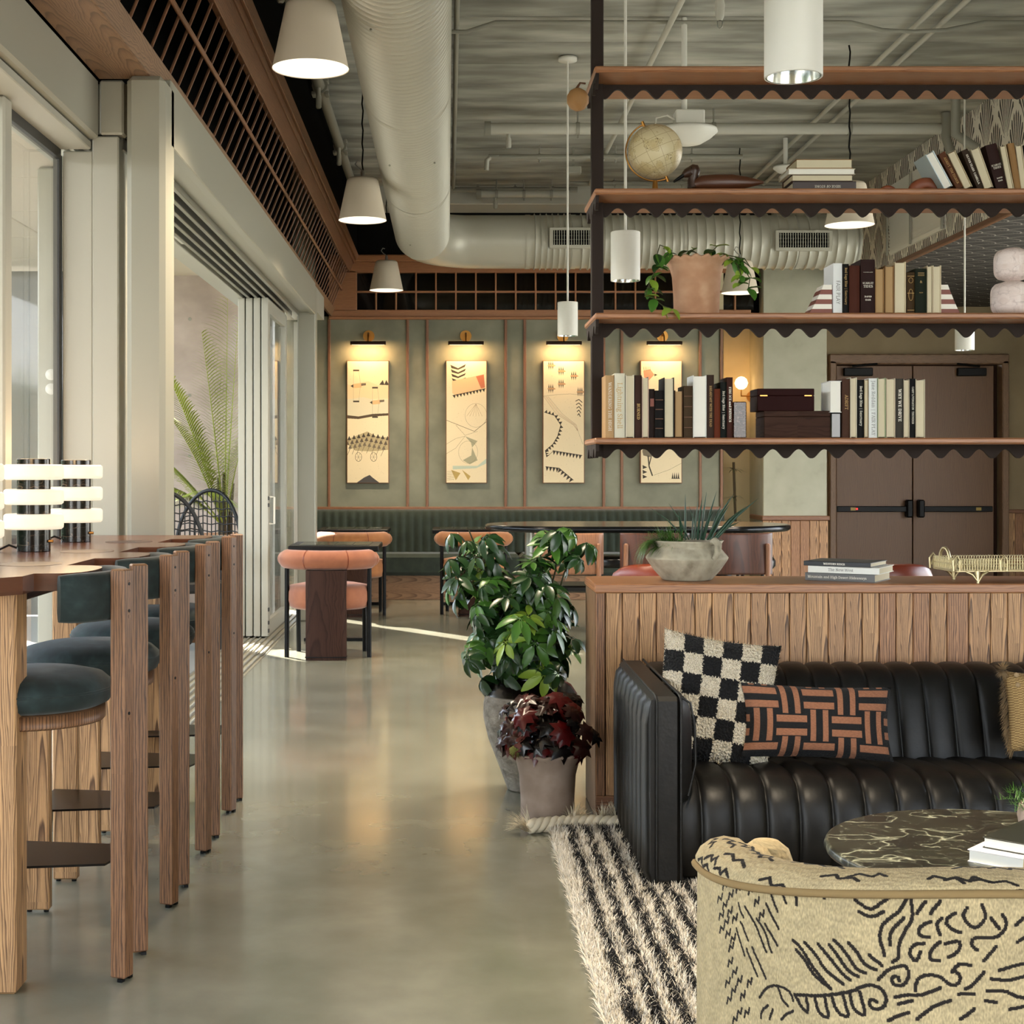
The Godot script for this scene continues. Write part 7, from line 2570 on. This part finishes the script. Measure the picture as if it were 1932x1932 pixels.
func build_front():
	# round marble coffee table
	var TC := Vector3(1.38, 0, -3.69)
	var t := thing("coffee_table", "round green marble coffee table between sofa and armchair", "table", TC)
	var b := B.new()
	b.lathe([[0.0, 0.35], [0.415, 0.35], [0.428, 0.356], [0.432, 0.365], [0.428, 0.376], [0.42, 0.38], [0.0, 0.38]], 72)
	part(t, "tabletop", b, M.green_marble)
	b = B.new()
	b.lathe([[0.22, 0.0], [0.22, 0.02], [0.19, 0.03], [0.19, 0.35]], 40)
	part(t, "drum_base", b, M.black_paint)
	var BK := Vector3(1.441, 0.38, -3.552)
	flat_book(0.30, 0.25, 0.030, Color(0.84, 0.83, 0.83), BK, PI - 0.73, "white paged lower book on the marble table", "books on the marble table", "page_white")
	flat_book(0.28, 0.24, 0.026, Color(0.10, 0.115, 0.085), BK + Vector3(0.03, 0.0305, -0.01), PI - 0.76, "green black upper book on the marble table", "books on the marble table", "page_white")
	# armchair
	var m := chair_cloth()
	var c := thing("armchair", "tan barrel armchair woven with black tiger squiggles", "armchair", AC)
	var N := 72
	var wall := B.new()
	var rows := []
	var uvs := []
	for q in [[0.08, 0.372], [0.10, 0.38], [0.30, 0.381], [0.50, 0.38], [0.612, 0.379]]:
		var row := PackedVector3Array()
		for i in N + 1:
			var a := lerpf(-2.45, 1.95, float(i) / N)
			var hh: float = q[0] + (q[0] / 0.612) * (drop(a))
			row.append(Vector3(sin(a) * q[1], hh, cos(a) * q[1]))
			uvs.append(Vector2((a * AR + 0.90) * 800.0 / 1440.0, (0.90 - hh) * 800.0 / 760.0))
		rows.append(row)
	wall.grid(rows, false, false, uvs)
	part(c, "outer_back", wall, m)
	# padded rim and inner face
	rows = []
	uvs = []
	var rim := [[0.612, 0.382], [0.632, 0.383], [0.652, 0.374], [0.668, 0.356], [0.676, 0.332], [0.672, 0.306], [0.655, 0.288], [0.62, 0.278], [0.5, 0.272], [0.38, 0.27]]
	var acc := 0.0
	for k in rim.size():
		if k > 0: acc += Vector2(rim[k][0] - rim[k - 1][0], rim[k][1] - rim[k - 1][1]).length()
		var row := PackedVector3Array()
		for i in N + 1:
			var a := lerpf(-2.45, 1.95, float(i) / N)
			var dip: float = -drop(a)
			var hr: float = 0.612 + (rim[k][0] - 0.612) * ((0.42 + 0.45 * smoothstep(0.3, 1.7, abs(a))) if rim[k][0] > 0.612 else 1.0)
			row.append(Vector3(sin(a) * rim[k][1], hr - dip, cos(a) * rim[k][1]))
			uvs.append(Vector2((a * AR + 0.90) * 800.0 / 1440.0, (0.20 - acc) * 800.0 / 760.0))
		rows.append(row)
	var rb := B.new()
	rb.grid(rows, false, false, uvs)
	part(c, "padded_rim", rb, m)
	# rounded arm ends
	for s in [-1.0, 1.0]:
		var a: float = -2.45 if s < 0 else 1.95
		var e := B.new()
		var ct := Vector3(sin(a) * 0.326, 0, cos(a) * 0.326)
		e.lathe([[0.054, 0.08], [0.056, 0.10], [0.056, 0.60 + drop(a) * 0.95], [0.054, 0.63 + drop(a)], [0.044, 0.658 + drop(a)], [0.025, 0.673 + drop(a)], [0.0, 0.677 + drop(a)]], 24, ct)
		part(c, "arm_end", e, m)
	var pip := B.new()
	var pts := []
	for i in N + 1:
		var a := lerpf(-2.45, 1.95, float(i) / N)
		pts.append(Vector3(sin(a) * 0.384, 0.616 + drop(a), cos(a) * 0.384))
	pip.tube(pts, 0.0065, 8)
	part(c, "piping", pip, std("piping_tan", Color(0.55, 0.45, 0.29), 0.9))
	var st := B.new()
	st.lathe([[0.0, 0.08], [0.27, 0.08], [0.28, 0.1], [0.285, 0.36], [0.27, 0.41], [0.2, 0.43], [0.0, 0.435]], 40, Vector3(0, 0, -0.03))
	part(c, "seat", st, m)
	for k in 4:
		var lg := B.new()
		var a := PI / 4 + k * PI / 2
		lg.tube([Vector3(cos(a) * 0.24, 0.016, sin(a) * 0.24), Vector3(cos(a) * 0.25, 0.1, sin(a) * 0.25)], [0.016, 0.022], 10)
		part(c, "leg", lg, M.walnut)
	rug()

func rug():
	var x0 := 0.378
	var t := thing("shag_rug", "shaggy cream and black striped rug under the sofa", "rug")
	part(t, "backing", span(x0 + 0.01, 2.62, 0.001, 0.014, 1.9, 5.40, 0.003), std("rug_back", Color(0.32, 0.29, 0.24), 1.0))
	# a clump of yarn ends, scattered with the stripe colours
	rng.seed = 33
	var clumps := []
	for v in 3:
		var b := B.new()
		for i in 7:
			var a := rng.randf() * TAU
			var sp := rng.randf_range(0.15, 0.6)
			blade(b, Vector3(cos(a) * 0.004, 0, sin(a) * 0.004), Vector3(cos(a) * sp, 0.9, sin(a) * sp), rng.randf_range(0.018, 0.032), 0.0042, 0.7, 3)
		clumps.append(b.mesh())
	var f := FastNoiseLite.new()
	f.seed = 5
	f.frequency = 5.0
	var spots := [[], [], []]
	var cols := [[], [], []]
	var step := 0.0105
	var d := 1.95
	while d < 5.42:
		var x := x0 - 0.004
		while x < 1.75:
			var hide := (x > 0.66 and d > 4.75) or Vector2(x - AC.x, d + AC.z).length() < 0.30 or d < 2.2 and x > 0.7
			if not hide:
				var px := x + rng.randf_range(-0.005, 0.005)
				var pd := d + rng.randf_range(-0.005, 0.005)
				var sx2: float = px - x0 - 0.046 + 0.012 * f.get_noise_2d(px * 0.5, pd) + 0.0025 * rng.randfn()
				var ph := sx2 / 0.062
				var dark: bool = sx2 > 0 and (ph - floor(ph)) < 0.48
				var k := rng.randi() % 3
				var bs := Basis(Vector3.UP, rng.randf() * TAU).scaled(Vector3.ONE * rng.randf_range(0.8, 1.2))
				bs = Basis(Vector3(rng.randf_range(-1, 1), 0, rng.randf_range(-1, 1)).normalized(), rng.randf_range(0.0, 0.5)) * bs
				spots[k].append(Transform3D(bs, Vector3(px, 0.010, -pd)))
				var g := rng.randf_range(0.82, 1.1)
				cols[k].append(Color(0.012, 0.012, 0.014) * g if dark else Color(0.78, 0.73, 0.64) * g)
			x += step
		d += step
	var ym := std("yarn", Color.WHITE, 0.95)
	ym.vertex_color_use_as_albedo = true
	for k in 3:
		var mm := MultiMesh.new()
		mm.transform_format = MultiMesh.TRANSFORM_3D
		mm.use_colors = true
		mm.mesh = clumps[k]
		mm.instance_count = spots[k].size()
		for i in spots[k].size():
			mm.set_instance_transform(i, spots[k][i])
			mm.set_instance_color(i, cols[k][i])
		var o := MultiMeshInstance3D.new()
		o.name = "pile"
		o.multimesh = mm
		o.material_override = ym
		t.add_child(o, true)
		o.set_meta("kind", "stuff")
	# braided fringe at the far end
	var rope := std("rope", Color(0.84, 0.80, 0.71), 0.95)
	for s in 3:
		var b := B.new()
		var pts := []
		var rad := []
		for i in 60:
			var q := i / 45.0
			var ph := q * TAU * 4.5 + s * TAU / 3.0
			var cx := lerpf(0.29, 0.66, q)
			var cz := -5.375 - 0.05 * sin(q * PI * 0.9) - 0.02 * q
			pts.append(Vector3(cx, 0.028 + 0.014 * sin(ph), cz + 0.014 * cos(ph)))
			rad.append(0.015 if i > 0 else 0.01)
		b.tube(pts, rad, 8)
		part(t, "braid_strand", b, rope)
	for q in [[0.29, 5.37, 70, -1.0], [0.46, 5.44, 60, 0.3], [0.565, 5.45, 120, 0.6], [0.62, 5.47, 90, 0.2]]:
		var b := B.new()
		for i in q[2]:
			blade(b, Vector3(q[0] + rng.randf_range(-0.012, 0.012), 0.012, -q[1] + rng.randf_range(-0.015, 0.015)), Vector3(q[3] * 0.5 + rng.randf_range(-0.5, 0.5), rng.randf_range(0.5, 1.2), rng.randf_range(-0.4, 0.2)), rng.randf_range(0.06, 0.10), 0.007, 0.9, 3)
		part(t, "yarn_tuft", b, rope)
func leaflet(b: B, root: Vector3, dir: Vector3, up: Vector3, ln: float, w: float, droop: float, seg := 4):
	var side := dir.cross(up).normalized()
	var p := root
	var d := dir.normalized()
	var rows := []
	for i in seg + 1:
		var t := float(i) / seg
		var ww: float = w * pow(max(0.0, sin(PI * (0.06 + 0.92 * pow(t, 0.85)))), 0.75)
		var nn := side.cross(d).normalized()
		rows.append(PackedVector3Array([p - side * ww * 0.5 + nn * ww * 0.16, p, p + side * ww * 0.5 + nn * ww * 0.16]))
		d = (d + Vector3.DOWN * droop / seg).normalized()
		p += d * ln / seg
	b.grid(rows)

func compound_leaf(sd: int, n: int, ln: float, droop: float) -> ArrayMesh:
	var r := RandomNumberGenerator.new()
	r.seed = sd
	var b := B.new()
	for i in n:
		var a := TAU * i / n + r.randf_range(-0.15, 0.15)
		var dir := Vector3(cos(a), r.randf_range(-0.25, 0.2) - droop * 0.4, sin(a)).normalized()
		b.tube([Vector3.ZERO, dir * 0.018], 0.0014, 4, false)
		leaflet(b, dir * 0.016, dir, Vector3.UP, ln * r.randf_range(0.75, 1.1), ln * 0.42, droop)
	b.tube([Vector3.ZERO, Vector3(0, -0.05, 0)], 0.002, 4, false)
	return b.mesh()

func star_leaf(sd: int, R: float) -> ArrayMesh:
	# pointed, lobed leaf, cupped
	var r := RandomNumberGenerator.new()
	r.seed = sd
	var b := B.new()
	var n := 7
	var ring := PackedVector3Array()
	var inn := PackedVector3Array()
	var mid := PackedVector3Array()
	for i in n * 2:
		var a := TAU * i / (n * 2.0)
		var q := R * (1.0 if i % 2 == 0 else 0.62) * r.randf_range(0.85, 1.1)
		var dz := -0.35 * R if i % 2 == 0 else -0.05 * R
		inn.append(Vector3(0, 0.0, 0))
		mid.append(Vector3(cos(a) * q * 0.5, 0.10 * R * (1.0 if i % 2 == 0 else -0.3), sin(a) * q * 0.5))
		ring.append(Vector3(cos(a) * q, dz * 0.8, sin(a) * q))
	b.grid([inn, mid, ring], true, false)
	b.tube([Vector3.ZERO, Vector3(0, -R * 0.8, 0)], 0.002, 4, false)
	return b.mesh()

func aim(o: Node3D, at: Vector3, up: Vector3, spin: float, sc := 1.0):
	var y := up.normalized()
	var x := y.cross(Vector3(0.3, 0.2, 0.93)).normalized()
	var z := x.cross(y)
	o.transform = Transform3D(Basis(x, y, z) * Basis(Vector3.UP, spin), at)
	o.scale_object_local(Vector3.ONE * sc)

func build_plants():
	# tall jar with the umbrella plant
	var JC := Vector3(0.345, 0, -6.14)
	var j := thing("storage_jar", "tall rough stone jar with dark glazed shoulder", "jar", JC)
	var b := B.new()
	b.lathe([[0.0, 0.0], [0.095, 0.0], [0.10, 0.005], [0.135, 0.10], [0.178, 0.21], [0.199, 0.30], [0.198, 0.355], [0.19, 0.395]], 48)
	part(j, "body", b, M.rough_jar)
	b = B.new()
	b.lathe([[0.191, 0.393], [0.165, 0.432], [0.13, 0.452], [0.118, 0.462], [0.124, 0.474], [0.13, 0.482], [0.12, 0.484], [0.106, 0.468], [0.104, 0.45], [0.0, 0.445]], 48)
	part(j, "shoulder", b, M.jar_glaze)
	var u := thing("umbrella_plant", "bushy umbrella plant with glossy palmate leaves in the stone jar", "plant", JC + Vector3(0, 0.445, 0))
	rng.seed = 101
	var tips := [[880, 1000, 0.0], [862, 1075, 0.1], [905, 1050, -0.1], [1060, 1005, 0.0], [1085, 1050, 0.05], [1020, 1040, 0.1], [960, 1130, 0.12], [1000, 1180, 0.2], [905, 1170, 0.12], [1075, 1140, -0.02], [940, 1220, 0.15], [1050, 1210, 0.1]]
	var nodes := []
	for q in tips:
		var tip: Vector3 = P(q[0], q[1], 6.14 - q[2]) - (JC + Vector3(0, 0.445, 0))
		var pts := []
		var p0 := Vector3(rng.randf_range(-0.05, 0.05), 0, rng.randf_range(-0.05, 0.05))
		for i in 9:
			var f := i / 8.0
			var p := p0.lerp(tip, f)
			p.x = lerpf(p0.x, tip.x, pow(f, 1.7))
			p += Vector3(0.01 * sin(i * 1.7 + q[0]), 0, 0.01 * cos(i * 2.1))
			pts.append(p)
			if i >= 3: nodes.append(p)
		b = B.new()
		b.tube(pts, [0.009, 0.008, 0.007, 0.006, 0.006, 0.005, 0.004, 0.004, 0.003], 6)
		part(u, "stem", b, M.stem)
	var meshes := [compound_leaf(1, 7, 0.095, 0.7), compound_leaf(2, 8, 0.085, 1.1), compound_leaf(3, 6, 0.10, 1.5), compound_leaf(4, 7, 0.09, 0.3)]
	var mats := [M.leaf_green, M.leaf_deep, M.leaf_deep, M.leaf_green, M.leaf_deep]
	var count := 0
	var cen := Vector3(-0.02, 0.30, 0)
	while count < 235:
		var nd: Vector3 = nodes[rng.randi() % nodes.size()]
		var off := Vector3(rng.randfn(), rng.randfn() * 0.8, rng.randfn() * 0.9) * 0.078
		var p := nd + off
		var wp := p + JC + Vector3(0, 0.445, 0)
		var su := CU + wp.x * F / -wp.z
		var sv := CV - (wp.y - EYE) * F / -wp.z
		if su < 843 or su > 1128 or sv < 998 or sv > 1282: continue
		if su > 935 and su < 1000 and sv < 1085: continue
		if wp.x > 0.45 and wp.y < 0.96 and -wp.z < 6.12: continue
		if p.y < 0.06 and Vector2(p.x, p.z).length() < 0.13: continue
		var pet := B.new()
		var o := part(u, "leaf", meshes[rng.randi() % 4], M.leaf_lime if rng.randf() < 0.09 else mats[rng.randi() % 5])
		var up := (p - cen) * Vector3(1.2, 0.6, 1.2) + Vector3(0, 0.35, 0.0) + Vector3(rng.randf_range(-0.2, 0.2), 0, rng.randf_range(-0.2, 0.35))
		aim(o, p, up, rng.randf() * TAU, rng.randf_range(0.72, 1.05))
		count += 1
	# small pot with begonia
	var PC := Vector3(0.373, 0, -5.56)
	var pt := thing("clay_pot", "pale clay pot with frilled rim in front of the jar", "pot", PC)
	b = B.new()
	b.lathe([[0.0, 0.0], [0.098, 0.0], [0.10, 0.004], [0.101, 0.10], [0.106, 0.18], [0.118, 0.23], [0.132, 0.252], [0.14, 0.262], [0.136, 0.268], [0.122, 0.255], [0.10, 0.22], [0.0, 0.21]], 96, Vector3.ZERO, func(a, q): return [1.0 + (0.03 * cos(a * 20.0) if q[1] > 0.24 else 0.0), (0.003 * cos(a * 20.0) if q[1] > 0.24 else 0.0)])
	part(pt, "pot", b, M.pale_clay)
	b = B.new()
	b.lathe([[0.0, 0.245], [0.115, 0.235]], 24)
	part(pt, "soil", b, M.soil)
	var ms := thing("moss_clump", "pale green moss clump on the rim of the clay pot", "moss", P(972, 1417, 5.46))
	b = B.new()
	for i in 260:
		var dv := Vector3(rng.randfn(), rng.randfn(), rng.randfn()).normalized()
		blade(b, dv * 0.012, dv, rng.randf_range(0.012, 0.022), 0.006, 0.2, 1)
	b.lathe([[0.0, -0.02], [0.02, -0.01], [0.022, 0.01], [0.0, 0.024]], 12)
	part(ms, "moss", b, M.moss)
	var bg := thing("begonia", "dark red black begonia with pointed lobed leaves in the clay pot", "plant", PC + Vector3(0, 0.235, 0))
	var stars := [star_leaf(1, 0.052), star_leaf(2, 0.06), star_leaf(3, 0.045), star_leaf(4, 0.056)]
	var bm := [M.begonia_dark, M.begonia_dark, M.begonia_brown, M.begonia_dark, M.begonia_brown, M.begonia_red]
	count = 0
	while count < 105:
		var su := rng.randf_range(942, 1132)
		var sv := rng.randf_range(1312, 1440)
		var e := pow((su - 1038) / 108.0, 2.0) + pow((sv - 1378) / 70.0, 2.0)
		if e > 1.0: continue
		if sv > 1418 and su < 1035: continue
		var dz := sqrt(1.0 - e) * 0.15
		var d := 5.56 - rng.randf_range(-0.7, 1.0) * dz
		var p := P(su, sv, d) - (PC + Vector3(0, 0.235, 0))
		if p.x + PC.x > 0.49 and d > 5.48: continue
		var o := part(bg, "leaf", stars[rng.randi() % 4], bm[rng.randi() % 6] if rng.randf() < 0.85 else M.begonia_red)
		aim(o, p, Vector3(p.x * 2.5, 0.18 + p.y, p.z * 2.5 + 0.10) + Vector3(rng.randf_range(-0.15, 0.15), 0, rng.randf_range(-0.1, 0.15)), rng.randf() * TAU, rng.randf_range(0.8, 1.15))
		count += 1
	for i in 12:
		b = B.new()
		var a := TAU * i / 12.0
		b.tube([Vector3(cos(a) * 0.03, 0, sin(a) * 0.03), Vector3(cos(a) * 0.07, 0.09, sin(a) * 0.07)], 0.003, 5)
		part(bg, "stem", b, M.begonia_red)
	# trailing pothos on the third shelf
	var D := 5.75
	var base := PY(590, SF)
	var po := thing("pothos", "trailing green vine spilling from the terracotta pot", "plant", Vector3(PX(1314, D), base + 0.19, -D))
	var org := po.position
	var lm := B.new()
	leaflet(lm, Vector3.ZERO, Vector3(0, 0, 1), Vector3.UP, 0.055, 0.034, 0.5, 5)
	var lmesh := lm.mesh()
	var vines := [[[1262, 478], [1248, 490], [1238, 505], [1228, 528], [1222, 545], [1217, 560]], [[1265, 475], [1252, 465], [1245, 462], [1240, 480]], [[1258, 480], [1243, 500], [1232, 520], [1225, 545], [1235, 565], [1252, 578], [1268, 583]], [[1300, 482], [1298, 474], [1310, 471]], [[1330, 480], [1345, 472], [1352, 466]], [[1370, 490], [1382, 492], [1392, 500], [1398, 520], [1395, 535]], [[1372, 485], [1390, 490], [1402, 505], [1415, 525], [1412, 545]], [[1365, 480], [1385, 484], [1405, 488], [1416, 505]]]
	for vi in vines.size():
		var vv = vines[vi]
		b = B.new()
		var pts := []
		for k in vv.size():
			var dz: float = 0.06 + 0.02 * k if vi < 3 or vi > 4 else 0.0
			pts.append(P(vv[k][0], vv[k][1], D - dz * 0.7) - org)
		b.tube(pts, 0.002, 5)
		part(po, "vine", b, M.stem)
		for k in pts.size():
			for e in 2:
				if rng.randf() < 0.15: continue
				var o := part(po, "leaf", lmesh, M.leaf_green if rng.randf() < 0.6 else (M.leaf_deep if rng.randf() < 0.5 else M.leaf_lime))
				var dirx := Vector3(rng.randf_range(-1, 1), rng.randf_range(-0.9, 0.3), rng.randf_range(-0.1, 0.9)).normalized()
				o.transform = Transform3D(Basis.looking_at(-dirx, Vector3(0.1, 1, 0.3)), pts[k])
				o.scale_object_local(Vector3.ONE * rng.randf_range(0.7, 1.15))
	# plants in the stone bowl
	var BD := 5.79
	var bc := Vector3(PX(1296, BD), 0.89 + 0.125, -BD)
	var sp := thing("spear_plant", "blue green spear leaved succulent in the stone bowl", "plant", bc)
	var spikes := [[1293, 1018, 1293, 932, 7], [1300, 1018, 1262, 950, 6], [1295, 1018, 1225, 957, 5], [1310, 1018, 1317, 945, 6], [1316, 1018, 1325, 937, 7], [1322, 1018, 1333, 928, 7], [1328, 1018, 1352, 927, 7], [1335, 1018, 1384, 932, 9], [1340, 1018, 1376, 952, 9], [1345, 1018, 1408, 955, 10], [1350, 1018, 1431, 940, 10], [1338, 1018, 1362, 950, 7], [1306, 1018, 1308, 960, 5], [1325, 1018, 1345, 965, 9], [1287, 1018, 1280, 965, 5], [1348, 1018, 1395, 985, 8], [1318, 1018, 1300, 955, 6]]
	for q in spikes:
		b = B.new()
		var p0 := P(q[0], q[1], BD) - bc
		var p1 := P(q[2], q[3], BD - rng.randf_range(-0.06, 0.08)) - bc
		var mid := p0.lerp(p1, 0.5) + Vector3(0, 0.012, 0)
		var s: float = q[4] * BD / F * 0.5
		b.tube([p0, p0.lerp(mid, 0.5), mid, mid.lerp(p1, 0.5), p1], [s * 0.8, s, s * 0.9, s * 0.55, 0.0006], 8, false, 0.6)
		part(sp, "leaf", b, M.leaf_blue)
	var mc := thing("mistletoe_cactus", "fine branching trailing cactus on the left of the stone bowl", "plant", bc)
	b = B.new()
	for i in 420:
		var a := rng.randf() * TAU
		var rr := rng.randf_range(0, 0.055)
		var p := Vector3(-0.075 + cos(a) * rr, 0.005, 0.01 + sin(a) * rr)
		var outx := p.x + 0.02
		var dir := Vector3(outx * 9.0 + rng.randf_range(-0.7, 0.5), rng.randf_range(0.2, 1.1), p.z * 6 + rng.randf_range(-0.5, 0.7))
		blade(b, p, dir, rng.randf_range(0.06, 0.12), 0.004, 1.0, 4)
		blade(b, p + dir.normalized() * 0.05, dir + Vector3(rng.randf_range(-1, 1), 0.2, rng.randf_range(-1, 1)), 0.03, 0.003, 0.8, 2)
	for i in 60:
		blade(b, Vector3(-0.125, 0.03, 0.03 + rng.randf_range(-0.03, 0.05)), Vector3(-1, rng.randf_range(0.2, 0.9), rng.randf_range(-0.2, 0.5)), rng.randf_range(0.08, 0.15), 0.004, 3.0, 6)
	part(mc, "branches", b, M.leaf_green).set_meta("kind", "stuff")
	# sprig on the marble table
	var tp := thing("table_sprig", "green needle leaved plant on the marble table", "plant", Vector3(PX(1962, 3.78), 0.38, -3.78))
	b = B.new()
	b.lathe([[0.0, 0.0], [0.045, 0.0], [0.055, 0.06], [0.05, 0.09], [0.045, 0.085], [0.0, 0.08]], 24)
	part(tp, "pot", b, M.pale_clay)
	b = B.new()
	for i in 26:
		var dir := Vector3(rng.randfn() * 0.8 - 0.2, rng.randf_range(0.3, 1.0), rng.randfn() * 0.5).normalized()
		var ln := rng.randf_range(0.07, 0.13)
		var p := Vector3(0, 0.08, 0)
		for k in 16:
			var f := k / 16.0
			p = Vector3(0, 0.08, 0) + dir * ln * f + Vector3.DOWN * f * f * 0.04
			for e in 2: blade(b, p, dir * 0.6 + Vector3(rng.randf_range(-1, 1), rng.randf_range(-0.3, 1), rng.randf_range(-1, 1)), 0.025, 0.0035, 0.2, 1)
	part(tp, "needles", b, M.leaf_green).set_meta("kind", "stuff")
	# dark plant in the alcove
	var al := thing("alcove_plant", "dark spiky leaved plant standing in the alcove", "plant", Vector3(3.07, 0, -15.95))
	b = B.new()
	b.lathe([[0.0, 0.0], [0.09, 0.0], [0.11, 0.25], [0.0, 0.24]], 24)
	part(al, "pot", b, M.pale_clay)
	b = B.new()
	b.tube([Vector3(0, 0.2, 0), Vector3(0.02, 0.8, 0), Vector3(0.0, 1.4, 0)], 0.014, 7)
	part(al, "stem", b, M.bark)
	for y in [0.78, 1.02, 1.32]:
		b = B.new()
		for i in 11:
			var a := TAU * i / 11.0
			blade(b, Vector3(0.0, y, 0), Vector3(cos(a), rng.randf_range(0.2, 0.8), sin(a)), 0.16, 0.022, 0.9, 3)
		part(al, "leaf_whorl", b, M.leaf_deep)
